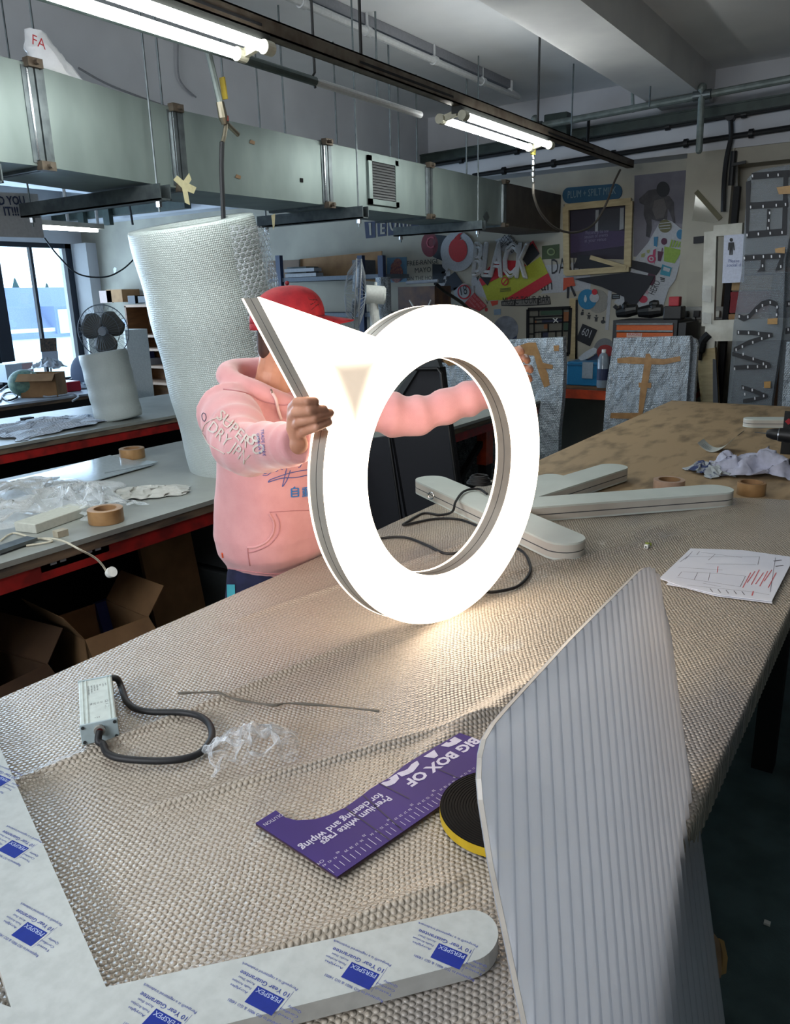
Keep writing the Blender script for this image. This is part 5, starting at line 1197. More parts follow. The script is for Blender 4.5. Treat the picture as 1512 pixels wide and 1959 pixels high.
# ================================================================ back wall
NW = Vector((0,-1,0)); YB = YW-.004
Z3 = lambda x, y: (680+x/3.36, 380+y/3.36)      # reading frames of the two wall crops
Z4 = lambda x, y: (1062+x/3.36, 330+y/3.36)
LAY = [0]
def patch(b, pts, Zf, k=0, th=.003, Y=None):
    """flat cut piece on the wall, k = how many pieces lie below it"""
    y = (YB if Y is None else Y)-.0042*k; P = [ony(*Zf(*p), y) for p in pts]; 
    n = Vector((0,0,0))
    for i in range(len(P)): n += P[i].cross(P[(i+1)%len(P)])
    if n.y > 0: P = P[::-1]
    return b.slab(P[::-1], (0,th,0)) if False else b.slab(P, (0,th,0))
def ell(cx, cy, rx, ry, n=28, a0=0, a1=360): return [(cx+rx*math.cos(math.radians(a0+(a1-a0)*i/n)), cy+ry*math.sin(math.radians(a0+(a1-a0)*i/n))) for i in range(n+(0 if a1-a0 == 360 else 1))]
def sticker(name, lab, cat, base, m, Zf, k=0, group=None, th=.003, Y=None):
    """a wall thing: base shape plus printed parts"""
    y = (YB if Y is None else Y)-.0042*k; c = [ony(*Zf(*p), y) for p in base]; t = thing(name, lab, cat, sum(c, Vector())/len(c), group)
    b = B(); patch(b, base, Zf, k, th, Y); b.obj('backing', m, t); t['k'] = k; return t
def pr(t, name, m, Zf, k, shapes=(), texts=(), Y=None):
    b = B()
    for i, s in enumerate(shapes): patch(b, s, Zf, k+.12*i, .0012, Y)
    for (s, p0, p1, *h) in texts: ty(b, s, Zf(*p0), Zf(*p1), (YB if Y is None else Y)-.0042*k-.0006, *(h[:1] or [None]))
    if b.f: return b.obj(name, m, t)
c_ = lambda n, h, r=.6: flat(n, h, r)
W_, K_, R_ = c_('sticker_white','a3a6ab'), c_('sticker_black','15181f'), c_('sticker_red','b02330')
# block capitals
t = sticker('wall_lettering', 'dark square tiles with cut-out pale capitals high on the wall below the duct', 'lettering', [(58,150),(128,146),(130,250),(68,256)], M_navy, Z3)
for q in ([(140,145),(200,142),(200,238),(145,245)],[(210,140),(275,138),(278,232),(210,238)],[(288,138),(348,136),(345,222),(288,228)],[(358,136),(420,134),(400,215),(358,220)]): pr(t, 'tile', M_navy, Z3, 0, [q])
pr(t, 'letter_shape', M_wall, Z3, 1, [[(85,155),(100,155),(104,235),(92,236)], [(160,150),(190,150),(190,162),(172,162),(172,185),(190,183),(190,195),(172,197),(172,215),(190,213),(190,226),(160,230)], [(305,150),(315,150),(315,180),(330,180),(330,150),(340,150),(338,215),(328,216),(328,195),(315,195),(315,217),(305,218)], ell(242,150,24,58,16,0,180)+ell(242,150,12,44,16,180,0)])
t = sticker('disc_sign', 'dark red disc with a letter C on the wall left of the white disc', 'sign', ell(478,295,54,80), c_('dull_red','6d1f2b'), Z3); pr(t, 'letter', c_('pink_mark','a84a58'), Z3, 1, [], [('C', (455,320), (505,318), .16)])
tag(patch(B(), [(500,230),(600,240),(560,400),(500,375)], Z3, 0).obj('cut_shape', c_('dark_teal','1a242e')), 'dark cut panel tucked behind the white disc on the wall', 'panel')
t = sticker('picture', 'small poster of people by the sea left of the mayo lettering', 'poster', [(205,380),(330,375),(332,535),(205,540)], c_('sea_blue','60839b'), Z3); pr(t, 'figures', mat('figure_tones','9a6a58','6a4450',scale=60), Z3, 1, [ell(265,480,42,60), ell(272,410,26,26), ell(250,440,22,30)])
b = B()
for s, p0, p1 in (('FREE-RANGE',(335,432),(536,416)),('MAYO',(384,478),(488,470)),('ON THE HO',(332,526),(492,520))): ty(b, s, Z3(*p0), Z3(*p1), YB, None)
tag(b.obj('wall_lettering', M_text), 'dark capitals FREE-RANGE MAYO ON THE HO on the wall', 'lettering')
tag(patch(B(), [(495,420),(590,425),(560,545),(495,535)], Z3, 1).obj('cut_shape', c_('dark_teal','1a242e')), 'dark cut panel right of the mayo lettering', 'panel')
tag(patch(B(), [(640,470),(690,540),(640,590),(560,585),(600,500)], Z3, 2).obj('cut_shape', c_('blue_black','1c2432')), 'dark cut panel below the white disc, above the round 18 sign', 'panel')
t = sticker('check_sticker', 'small black and white checked piece below the white disc', 'sticker', [(555,470),(610,460),(615,600),(540,560)], W_, Z3, 1); pr(t, 'check', K_, Z3, 2, [[(560,480),(582,478),(580,498),(558,500)],[(585,500),(605,498),(603,520),(583,522)],[(556,520),(578,518),(576,540),(554,540)],[(582,545),(604,543),(602,565),(580,565)]])
t = sticker('disc_sign', 'white disc with a big red drop shape hanging on the wall', 'sign', ell(658,340,110,128), W_, Z3, 4)
pr(t, 'red_drop', c_('drop_red','b3242a',.35), Z3, 5, [ell(660,330,60,78,26,-60,290)+[(640,250),(665,225),(690,218),(672,240),(668,268)]])
pr(t, 'pointer', W_, Z3, 4, [[(555,400),(600,440),(590,470),(560,440)]])
t = thing('outline_lettering', 'white outlined capitals BLACK standing out before the lime poster', 'lettering', ony(*Z3(930,480), YB-.05)); b = B(); ty(b, 'BLACK', Z3(755,488), Z3(1105,505), YB-.05, .5) if False else None
a, c = ony(*Z3(752,492), YB-.05), ony(*Z3(1110,505), YB-.05); x = c-a
b.text('BLACK', frame(a, x, NW.cross(x)), size=.43, width=x.length, outline=.032, italic=.08); b.obj('outline', c_('outline_white','e6e8ea'), t)
t = sticker('tag_sign', 'tilted white tag reading HIGH ST ESTATES above the BLACK lettering', 'sign', [(898,265),(985,232),(1050,320),(1000,362),(935,330)], W_, Z3, 3)
a, c = ony(*Z3(968,250), YB-.0042*4), ony(*Z3(1040,330), YB-.0042*4); pr(t, 'lettering', M_text, Z3, 4, [], [('HIGH ST', (968,252), (1040,335), .085), ('ESTATES', (934,262), (1008,352), .085), ('SITE', (915,280),(945,318),.045)])
t = sticker('layered_poster', 'large tilted lime, red and black poster board in the middle of the wall', 'poster', [(850,655),(960,650),(1240,480),(1190,372),(1105,432),(930,500),(815,560)], c_('lime','9aa02c'), Z3, 1)
pr(t, 'red_band', R_, Z3, 2, [[(960,648),(1090,645),(1265,535),(1240,478)], [(860,440),(930,395),(1065,400),(1100,432),(930,505),(815,562),(795,520)], [(1060,345),(1143,268),(1185,350),(1150,300)]])
pr(t, 'black_panel', K_, Z3, 3, [[(1052,350),(1140,288),(1185,352),(1105,432)], [(800,500),(900,460),(850,560)]])
pr(t, 'no_entry_ring', R_, Z3, 3, [ell(962,532,24,28,20,0,360)]); pr(t, 'ring_centre', c_('lime','9aa02c'), Z3, 4, [ell(962,532,17,20)]); pr(t, 'slash', R_, Z3, 5, [[(945,548),(950,552),(980,516),(975,512)]]); pr(t, 'small_lines', M_text, Z3, 4, [[(930,578+9*k),(1000,572+9*k),(1000,575+9*k),(930,581+9*k)] for k in range(3)])
t = sticker('small_sign', 'small dark green sign with a pale round emblem above the DAR lettering', 'sign', [(1200,305),(1312,292),(1312,385),(1200,392)], c_('dark_green','3b4a2c'), Z3); pr(t, 'emblem', c_('pale_green','788a60'), Z3, 1, [ell(1258,342,26,24)]); pr(t, 'emblem_centre', MATS['dark_green'], Z3, 2, [ell(1258,342,17,15)])
t = sticker('banner', 'white banner strip with black capitals behind the lime poster', 'banner', [(1215,430),(1512,400),(1512,590),(1190,612),(1265,535)], W_, Z3, 0); pr(t, 'lettering', M_text, Z3, 1, [], [('DARLEY', (1262,485), (1512,462), .19), ('an', (1195,592), (1268,585), .16)])
t = sticker('banner', 'white board with part of a black V left of the lime poster', 'banner', [(755,480),(800,520),(850,640),(780,625),(745,540)], W_, Z3, 0); pr(t, 'lettering', M_text, Z3, 1, [], [('V', (772,530), (800,528), .12)])
t = sticker('round_sign', 'round white sign with a red ring and the number 18', 'sign', ell(700,600,46,52), W_, Z3, 3); pr(t, 'red_ring', R_, Z3, 4, [ell(700,600,43,48)]); pr(t, 'centre', W_, Z3, 5, [ell(700,600,34,38)]); pr(t, 'lettering', M_text, Z3, 6, [], [('18', (680,622), (722,612), .13)])
t = sticker('sticker', 'white sticker behind the round 18 sign', 'sticker', [(630,570),(760,560),(765,640),(690,680),(640,640)], W_, Z3, 2)
t = sticker('label', 'tilted red label with lines of small white print under the 18 sign', 'label', [(695,680),(765,605),(845,690),(798,725)], c_('label_red','a13438'), Z3, 4); pr(t, 'print', c_('pink_print','c98a8c'), Z3, 5, [], [('DO NOT ENTER', (755,625), (828,700), .03), ('STAFF ONLY', (738,640), (805,712), .03), ('THANK', (725,655), (770,705), .025)])
tag(patch(B(), ell(842,713,10,13), Z3, 0).obj('dot_sticker', MATS['label_red']), 'small red dot below the red label', 'sticker'); tag(patch(B(), [(868,660),(918,655),(915,680),(880,690)], Z3, 0).obj('sticker', c_('orange_red','b54434')), 'small orange-red scrap right of the red label', 'sticker')
tag(ty(b := B(), 'V', Z3(838,678), Z3(860,676), YB) or b.obj('wall_lettering', M_text), 'single dark V below the lime poster', 'lettering')
t = sticker('name_plate', 'long grey plate with carved dark lettering under the lime poster', 'plate', [(938,660),(1250,630),(1258,680),(1100,692),(940,690)], c_('outline_dark','1d1d1f'), Z3); pr(t, 'face', c_('stone_grey','6f6d6a'), Z3, 1, [[(944,665),(1020,658),(1020,682),(944,684)],[(1030,657),(1170,644),(1170,682),(1030,686)],[(1180,642),(1248,636),(1250,674),(1180,680)]]); pr(t, 'lettering', MATS['outline_dark'], Z3, 2, [], [('MUSIC TOUR BAR', (948,682), (1246,670), .10)])
t = sticker('round_mirror', 'round pale grey disc leaning on the wall left of the leaded window', 'disc', ell(968,840,80,86), mat('mottled_grey','7d828c','5c606b',scale=12), Z3); tag(patch(B(), [(890,712),(935,708),(935,745),(892,748)], Z3, 0).obj('sticker', c_('pale_blue','72879a')), 'small pale blue sticker above the round grey disc', 'sticker')
tag(patch(B(), [(1010,900),(1040,878),(1035,910),(1015,915)], Z3, 1).obj('sticker', M_navy), 'tiny navy scrap at the foot of the round grey disc', 'sticker')
# leaded window panel
t = thing('leaded_window_panel', 'leaded coloured glass panel in a black frame standing against the wall', 'glass panel', ony(*Z3(1245,1000), YB)); b = B(); fr_ = [(1110,712),(1385,702),(1372,1000),(1108,1010)]; patch(b, fr_, Z3, 0); b.obj('pale_glass', c_('pale_glass','6f6c62',.3), t)
def lines(segs, w, k): 
    b = B()
    for p, q in segs:
        a, c = ony(*Z3(*p), YB-.0042*k), ony(*Z3(*q), YB-.0042*k); b.bar(a, c, w, .006, NW)
    return b
lines([(fr_[i], fr_[(i+1)%4]) for i in range(4)], .03, 2).obj('frame', M_blackm, t)
lines([((1150,760),(1335,752)),((1150,760),(1150,1000)),((1335,752),(1325,1000)),((1112,805),(1382,792)),((1180,710),(1180,760)),((1335,705),(1335,760)),((1112,760),(1150,760)),((1150,860),(1330,850)),((1240,805),(1240,860)),((1112,870),(1150,870)),((1340,850),(1378,850)),((1290,850),(1290,900)),((1200,860),(1200,900)),((1150,780),(1335,772))], .012, 2).obj('lead_lines', M_blackm, t)
pr(t, 'green_glass', c_('glass_green','3c5142',.3), Z3, 1, [[(1190,722),(1330,716),(1330,745),(1190,750)],[(1338,800),(1378,798),(1376,850),(1338,852)]]); pr(t, 'amber_glass', c_('glass_amber','8a5a3a',.3), Z3, 1, [[(1340,730),(1375,728),(1375,790),(1340,792)],[(1212,808),(1238,806),(1238,836),(1212,838)],[(1152,775),(1165,775),(1165,800),(1152,800)]]); pr(t, 'violet_glass', c_('glass_violet','33354a',.3), Z3, 1, [[(1200,772),(1332,768),(1332,790),(1200,796)],[(1205,862),(1240,860),(1240,895),(1205,897)]])
b = B()
for x, y in ((1170,862),(1190,862),(1170,885),(1190,885),(1350,890),(1362,920),(1350,950),(1362,980)): patch(b, [(x,y-14),(x+8,y),(x,y+14),(x-8,y)], Z3, 1, .001)
b.obj('diamond_glass', c_('glass_pale','8b877c',.3), t); lines([((1272,770),(1305,795)),((1300,768),(1275,797))], .008, 3).obj('white_cross', M_white, t)
tag(lines([((1402,640),(1400,1030))], .07, 1).obj('wall_post', M_timber), 'pale timber post on the wall right of the leaded glass panel', 'post'); tag(lines([((1424,650),(1421,1030))], .02, 1).obj('wall_strip', M_black), 'black strip along the right of the pale timber post', 'strip')
# round blue sign set, pictograms, 601
t = sticker('clear_disc', 'clear disc carrying a blue disc, a white dot and a red dot', 'disc', ell(275,828,68,76), c_('clear_grey','8e8c86',.15), Z4, 0); pr(t, 'blue_disc', c_('disc_blue','1a6f96'), Z4, 1, [ell(208,815,60,65)]); pr(t, 'white_disc', W_, Z4, 2, [ell(254,804,31,31)]); pr(t, 'red_dot', R_, Z4, 3, [ell(255,768,18,19)]); pr(t, 'bottle_mark', c_('pale_mark','a9b8c0'), Z4, 2, [ell(196,815,9,20), [(191,790),(201,790),(200,800),(192,800)]])
for x, y, lab, kind in ((175,900,'leftmost of the four little dark pictograms, a baby figure',0),(215,920,'second little pictogram from the left, a standing woman',1),(262,935,'third little pictogram from the left, a standing man',1),(308,948,'rightmost little pictogram, a wheelchair user',2)):
    b = B(); patch(b, ell(x+4, y-14, 6, 6, 12), Z4); 
    if kind == 1: patch(b, [(x-14,y-6),(x+18,y-4),(x+12,y+2),(x+10,y+24),(x+4,y+24),(x+3,y+8),(x,y+24),(x-6,y+23),(x-4,y+2)], Z4)
    elif kind == 0: patch(b, [(x-4,y-6),(x+10,y-6),(x+8,y+16),(x-8,y+18),(x-10,y+8)], Z4)
    else: patch(b, ell(x, y+12, 13, 12, 14), Z4); patch(b, [(x,y-8),(x+6,y-8),(x+8,y+6),(x+16,y+8),(x+16,y+20),(x+8,y+14),(x,y+10)], Z4, 1)
    tag(b.obj('pictogram', M_text), lab, 'pictogram', 'little toilet pictograms')
t = sticker('number_plate', 'tilted dark square plate with the number 601', 'plate', [(178,972),(272,1012),(225,1118),(135,1075)], c_('plate_black','11151c'), Z4, 1); pr(t, 'lettering', W_, Z4, 2, [], [('601', (168,1042), (222,1062), .10)])
tag(patch(B(), [(343,755),(366,757),(344,1012),(322,1010)], Z4, 0).obj('wall_strip', W_), 'tilted pale strip on the wall left of the tool chest', 'strip')
t = sticker('small_sign', 'small black sign with two pale bars right of the clear disc', 'sign', [(365,782),(418,780),(418,812),(365,814)], K_, Z4, 3); pr(t, 'bars', c_('grey_bar','6f7a80'), Z4, 4, [[(372,790),(412,788),(412,793),(372,795)],[(372,802),(412,800),(412,804),(372,806)]])
tag(patch(B(), [(445,788),(480,785),(478,812),(448,812)], Z4, 5).obj('sticker', c_('teal_patch','3d7f98')), 'small teal scrap left of the black boot shape', 'sticker')
# small black diamonds on white
b = B(); [patch(b, p, Z4, 4) for p in ([(372,865),(388,848),(406,862),(390,882)],[(408,860),(420,850),(434,868),(420,882)])]; tag(b.obj('sticker', K_), 'pair of small black diamond stickers above the tool chest', 'sticker')
# astronaut style poster
t = sticker('poster', 'tall grey-lilac poster with a dark crouching figure beside the column', 'poster', [(512,20),(842,-15),(836,560),(505,540)], mat('poster_grey','6d6b74','4d4c57',scale=3,detail=6), Z4, 0)
pr(t, 'figure', mat('figure_grey','3e3b3f','2a292e',scale=14), Z4, 1, [[(600,115),(650,105),(680,150),(735,150),(765,190),(768,270),(775,320),(765,330),(740,260),(725,230),(720,300),(700,320),(650,310),(620,300),(622,370),(610,420),(585,410),(590,330),(570,270),(575,210),(545,195),(540,170)]]); pr(t, 'helmet', K_, Z4, 2, [ell(695,108,42,50)]); pr(t, 'knee', c_('knee_grey','504c4c'), Z4, 2, [[(640,180),(700,165),(720,230),(700,290),(650,300),(625,240)]])
pr(t, 'pale_ground', c_('ground_grey','77747e'), Z4, 1, [[(640,320),(830,330),(830,400),(600,440)]])
# dark poster behind a timber frame
t = sticker('poster', 'dark purple poster with pale text lines behind the timber frame', 'poster', [(88,245),(458,210),(455,560),(90,548)], c_('poster_purple','201a2c'), Z4, 0); pr(t, 'photo_panel', c_('photo_grey','2e3038'), Z4, 1, [[(282,240),(420,228),(415,372),(278,380)]]); [pr(t, 'white_border', c_('photo_white','8a8c8e'), Z4, 2, [q_]) for q_ in ([(262,242),(282,240),(276,380),(258,380)],[(420,228),(444,226),(442,362),(415,370)])]
pr(t, 'lilac_band', c_('lilac_band','3a2c4c'), Z4, 1, [[(92,378),(455,375),(455,470),(92,520)]]); pr(t, 'lettering', c_('pale_lilac','6f6a80'), Z4, 2, [], [('Welcome to the new', (195,400), (345,385), .045), ('season of events', (190,425), (340,410), .045), ('at your venue', (190,450), (330,438), .045)])
t = thing('timber_frame', 'empty pale timber frame hanging over the purple poster', 'frame', ony(*Z4(270,640), YB-.04))
def fbar(p, q, w, nm='bar'): 
    yy = YB-.04-(.004 if nm == 'rail' else .008 if nm == 'brace' else 0); a, c = ony(*Z4(*p), yy), ony(*Z4(*q), yy); B().bar(a, c, w, .03, NW).obj(nm, M_timber, t)
fbar((72,222), (78,655), .055, 'stile'); fbar((480,185), (468,610), .06, 'stile'); fbar((65,225), (490,185), .055, 'rail'); fbar((70,648), (478,618), .05, 'rail')
fbar((230,545), (462,612), .035, 'brace')
t = sticker('oval_sign', 'rounded dark blue sign reading PLUM + SPILT MILK', 'sign', ell(90,148,42,52,10,90,270)[::1]+ell(390,122,42,50,10,-90,90), c_('sign_blue','154a66'), Z4, 2, th=.02); pr(t, 'lettering', c_('sign_gold','6f8890'), Z4, 3, [], [('PLUM + SPILT MILK', (82,166), (392,136), .085)]); tag(lines([((0,0),(1,1))], .001, 0).obj('x', K_), 'x', 'x') if False else None
b = B(); a, c = ony(*Z4(62,212), YB-.02), ony(*Z4(475,172), YB-.02); b.bar(a, c, .018, .03, NW); tag(b.obj('picture_rail', K_), 'thin dark rail under the rounded blue sign', 'rail')
# black cut shapes and food icon board
t = sticker('icon_board', 'white cut-out board covered with coloured food icons', 'board', [(668,330),(700,300),(750,312),(832,378),(828,490),(775,690),(732,745),(690,880),(440,872),(380,835),(440,765),(520,545),(600,450)], W_, Z4, 2)
I = lambda nm, m, k, *s: pr(t, nm, m, Z4, k, s)
I('burger', c_('olive','5d5b3a'), 3, ell(708,345,42,42)); I('burger_stripe', W_, 4, *[[(672,325+k*18),(742,318+k*18),(742,323+k*18),(672,330+k*18)] for k in range(3)])
I('blue_drop', c_('icon_blue','2b6d90'), 3, ell(808,398,26,32), [(636,415),(664,412),(656,478),(636,472)]); I('fries_cup', c_('icon_green','7f9a3c'), 3, [(704,475),(820,498),(770,585),(700,570)], *[[(735+k*17,480),(745+k*17,482),(760+k*17,435+4*k),(750+k*17,430+4*k)] for k in range(5)])
I('swirl', c_('icon_pink','9c2c52'), 3, ell(622,555,28,26), [(632,500),(650,488),(640,590),(628,540)]); I('swirl_centre', W_, 4, ell(620,555,17,15)); I('swirl_dot', MATS['icon_pink'], 5, ell(620,555,8,8)); I('purple_cup', c_('icon_purple','4a1836'), 3, [(660,505),(698,510),(680,572),(662,568)], ell(702,443,19,22), [(688,485),(694,486),(690,512),(685,510)])
I('small_icons', c_('icon_olive','8a8f5a'), 3, [(556,525),(580,515),(575,545),(555,545)], [(590,500),(612,495),(605,520),(592,515)])
I('bus', c_('icon_teal','2f7f93'), 3, [(690,590),(752,612),(738,670),(676,655)]); I('bus_window', W_, 4, [(700,605),(742,618),(735,640),(694,628)]); I('stack_icon', K_, 3, *[[(678+3*k,672+11*k),(708-2*k,680+9*k),(706,686+9*k),(676,680+9*k)] for k in range(3)])
I('red_heart', c_('icon_red','a32a42'), 3, ell(568,815,28,24), [(560,780),(575,800),(545,830)]); I('plum_shape', c_('icon_plum','43152f'), 4, ell(620,680,26,46)); I('hero_lettering', M_text, 3); pr(t, 'lettering', M_text, Z4, 3, [], [('HERO', (640,790), (680,705), .085)]); I('dot', c_('pale_pink','a58a94'), 3, ell(592,770,10,12))
for lab, pts in (('large black angular cut shape like a boot below the timber frame', [(120,684),(480,640),(560,655),(640,668),(600,740),(520,850),(450,860),(445,800),(300,735)]), ('black angular cut strip pointing right across the icon board', [(480,560),(580,580),(682,612),(650,660),(478,612)]), ('black tapered cut shape inside the foot of the timber frame', [(118,612),(150,530),(240,535),(412,612),(200,625)])):
    tag(patch(B(), pts, Z4, 6).obj('cut_shape', c_('shape_black','10121c')), lab, 'panel')
t = sticker('walking_figure_sticker', 'small orange-topped walking figure with black legs', 'sticker', [(55,678),(118,672),(132,728),(90,735),(52,760)], c_('figure_orange','b4472c'), Z4, 3); pr(t, 'leg', K_, Z4, 4, [[(78,735),(94,735),(88,808),(76,808)],[(96,732),(108,728),(138,790),(124,798)]])
# items on the column and right of it
YK = YU-.004
t = thing('set_square', 'clear plastic triangle hung on the column', 'set square', ony(*Z4(960,320), YK)); b = B(); 
a = [ony(*Z4(*p), YK) for p in ((908,122),(1066,300),(1020,325),(882,308))]; b.slab(a[::-1], (0,.003,0)); b.obj('plate', film_mat('triangle_clear', (150,148,130), .75, .1, 10, .05), t); b = B(); b.bar(a[0], a[1], .035, .012, NW); b.obj('edge', c_('edge_olive','5b563c'), t)
tag(B().bar(ony(*Z4(893,436),YK-.02), ony(*Z4(990,425),YK-.02), .05, .02, NW).obj('bracket', K_), 'short black bracket on the column left of the white frame', 'bracket')
tag(patch(B(), [(885,640),(990,630),(985,860),(845,880),(850,670)], Z4, 0, .012, YK).obj('wall_box', M_wall), 'painted flat box cover low on the column', 'cover')
for x, lab in ((885,'white double wall socket with black plugs right of the tool chest'), (1050,'white wall socket with a plug right of the white frame post')):
    p = ony(*Z4(x,904), YK-.02); t = thing('wall_socket', lab, 'socket', p, 'wall sockets on the column'); B().cbox(p, (.17 if x < 900 else .10,.04,.10)).obj('plate', c_('socket_white','8b8a85'), t, bevel=.004)
    b = B(); 
    for dx in ((-.045,.045) if x < 900 else (0,)): b.cbox(p+Vector((dx,-.04,-.005)), (.045,.05,.05))
    b.obj('plug', M_black if x < 900 else M_whitep, t, bevel=.004)
tag(B().tube(smooth_path([ony(*Z4(x,y),YK-.04) for x,y in ((903,925),(905,960),(895,1010),(870,1045))],5), .006).obj('plug_lead', M_black), 'thin lead hanging from the double wall socket', 'cable')
tag(B().tube(smooth_path([ony(u,v,YK+.1) for u,v in ((1512,268),(1440,276),(1413,283),(1409,300),(1408,400))],5), .013).obj('wall_pipe', M_pipewhite), 'thin cream pipe bending down beside the column', 'pipe')
p = ony(1402, 322, YK); t = thing('pipe_valve', 'black valve with a lever on the pipe right of the column', 'valve', p); b = B(); b.cyl(p+Vector((0,0,-.12)), p+Vector((0,0,.12)), .022); b.obj('body', M_conduit, t); b = B(); b.bar(p+Vector((0,-.03,.02)), p+Vector((.1,-.04,.03)), .02, .02); b.obj('lever', M_conduit, t)
# recess shelving behind the tower
t = thing('storage_rack', 'brown rack with red and tan boxes in the recess behind the wrapped towers', 'rack', (-.8, 6.7, 0)); b = B(); b.box((-1.30,6.85,0),(-.2,6.95,1.9)); b.obj('back_panel', M_cardd, t)
for x in (-1.32,-.25): B().box((x,6.35,0),(x+.04,6.42,2.35)).obj('upright', M_blackm, t)
for z in (1.28, 1.75, .7): B().box((-1.3,6.35,z),(-.2,6.8,z+.03)).obj('shelf', M_woodb, t)
for z0, z1, h, lab in ((1.31,1.46,'9a7650','tan box low on the rack beside the white frame post'),(1.47,1.62,'7d2a30','red box in the rack between two tan boxes'),(1.63,1.73,'a08560','small tan box on top of the red box in the rack')):
    t = thing('storage_box', lab, 'box', (-1.1,6.5,z0)); B().box((-1.27,6.33,z0),(-1.0,6.7,z1)).obj('body', flat('box_'+h, h, .8), t, bevel=.003); B().box((-1.272,6.325,z1-.03),(-.998,6.70,z1+.001)).obj('lid', flat('box_'+h, h, .8), t)
# white timber frame with the distancing sign
YS = 6.2; t = thing('white_timber_stand', 'white painted timber stand with a rail, holding the distancing sign', 'stand', ony(*Z4(1010,1460), YS))
def wb(p, q, w, d=.06, m=M_whitep, nm='post', Y=YS): Y -= {'rail':.004,'shelf_rail':.007}.get(nm, 0); a, c = ony(*Z4(*p), Y), ony(*Z4(*q), Y); B().bar(a, c, w, d, NW).obj(nm, m, t)
wb((1006,380), (988,985), .085, .06); wb((1025,378), (1210,360), .075, .06, nm='rail'); wb((970,1018), (1512,1005), .15, .05, nm='shelf_rail'); wb((990,1060), (985,1130), .10, .05); wb((985,1130), (1010,1560), .11, .06, M_timber, 'leg'); wb((940,1100), (985,1560), .07, .06, M_timber, 'leg', YS+.08)
b = B(); q_ = lambda x, y: ony(*Z4(x,y), YS-.04)
for y0, y1 in ((725,835),(900,975)): B().slab([q_(950,y0),q_(1010,y0+5),q_(1008,y1),q_(948,y1-10)], (0,-.012,0)).obj('clear_tape', M_filmm, t)
t = thing('notice_board', 'white notice with a black standing figure and the words Please social', 'sign', ony(*Z4(1130,700), YS-.05)); b = B(); q_ = lambda x, y, d=.05: ony(*Z4(x,y), YS-d)
b.slab([q_(1088,405),q_(1225,393),q_(1215,705),q_(1075,711)], (0,.006,0)); b.obj('board', c_('board_white','bfc6d8'), t)
b = B(); b.slab([q_(*p,.053) for p in ell(1134,433,11,12,14)], (0,.002,0)); b.slab([q_(*p,.053) for p in ((1116,450),(1152,448),(1156,500),(1148,500),(1146,468),(1142,530),(1134,530),(1134,492),(1130,530),(1121,530),(1122,468),(1119,500),(1112,500))], (0,.002,0)); b.obj('standing_figure', M_text, t)
b = B(); ty(b, 'Please', Z4(1115,578), Z4(1185,576), YS-.054); ty(b, 'social d', Z4(1104,606), Z4(1195,603), YS-.054); b.obj('lettering', flat('blue_grey_print','6d76a0'), t)
# wrapped tall towers
def tower(lab, X, Zs, holes, Y0=5.85, dep=.10):
    t = thing('wrapped_sign_letters', lab, 'wrapped sign', ony(*Z4(*Zs[0]), Y0)); P = [ony(*Z4(*p), Y0) for p in Zs]; b = B(); 
    lowz = min(p.z for p in P)
    for p in P:
        if p.z < lowz+.25: p.z = .0
    b.slab(P, (0,dep,0)); b.obj('wrapping', bubble_mat('tower_wrap','7f8b95','69757f',.012,'xz',.5,.2,alpha=.55) if 'tower_wrap' not in MATS else MATS['tower_wrap'], t)
    mms = [B().slab([ony(*Z4(*p), Y0-.004-.0006*i) for p in s], (0,.003,0)).obj('letter_strip', c_('strip_dark','23262c'), t) for i, s in enumerate(X)]
    for (x, y) in holes: B().slab([ony(*Z4(*p), Y0-.018) for p in ((x-4,y-8),(x+4,y-9),(x+5,y+8),(x-3,y+9))], (0,.002,0)).obj('led_dot', flat('led_white','c9ccd2',.3), t)
    return t
S_ = lambda pts, w: [(x, y-w) for x, y in pts]+[(x, y+w) for x, y in pts[::-1]]
wav = [(1180,925),(1215,940),(1250,925),(1290,880),(1330,845),(1380,832),(1425,848),(1440,890),(1425,930)]
strips = [S_([(1265,25),(1512,5)],22), S_([(1250,215),(1500,200)],22), S_([(1235,402),(1490,380)],22), S_([(1218,550),(1475,535)],18), [(1365,235),(1385,235),(1380,380),(1360,380)], [(1470,20),(1500,15),(1490,390),(1460,390)], [(1228,60),(1260,50),(1245,400),(1228,400)], [(1325,560),(1348,560),(1345,610),(1350,635),(1300,638),(1322,610)], [(1450,545),(1470,545),(1462,620),(1415,635)], S_(wav,18), S_([(1170,1028),(1260,1030),(1400,1045)],14), S_([(1150,1140),(1250,1090),(1395,1045)],14), S_([(1140,1165),(1230,1190),(1380,1235)],14), S_([(1150,1255),(1250,1250),(1385,1245)],14), S_([(1200,1380),(1280,1405),(1360,1440)],14), S_([(1210,1470),(1300,1455),(1365,1435)],12)]
dots = [(1270,22),(1370,18),(1435,15),(1258,222),(1338,218),(1423,210),(1482,205),(1380,260),(1375,308),(1370,358),(1235,402),(1308,395),(1384,390),(1460,385),(1218,550),(1278,545),(1340,540),(1392,540),(1445,538),(1335,600),(1452,605),(1185,925),(1240,928),(1296,888),(1334,855),(1384,835),(1428,865),(1425,915),(1180,1028),(1245,1030),(1310,1036),(1376,1050),(1330,1068),(1272,1092),(1205,1120),(1165,1140),(1210,1168),(1275,1198),(1340,1230),(1155,1262),(1240,1250),(1302,1248),(1358,1248),(1210,1385),(1268,1398),(1342,1436),(1220,1425),(1285,1452)]
t = tower('tall wrapped bundle of dark letter strips with white dots, left one beside the notice', strips, [(1238,40),(1275,0),(1330,-20),(1560,-60),(1530,300),(1482,560),(1465,1000),(1395,1475),(1385,1700),(1090,1700),(1110,1470),(1150,970),(1200,650)], dots)
b = B(); 
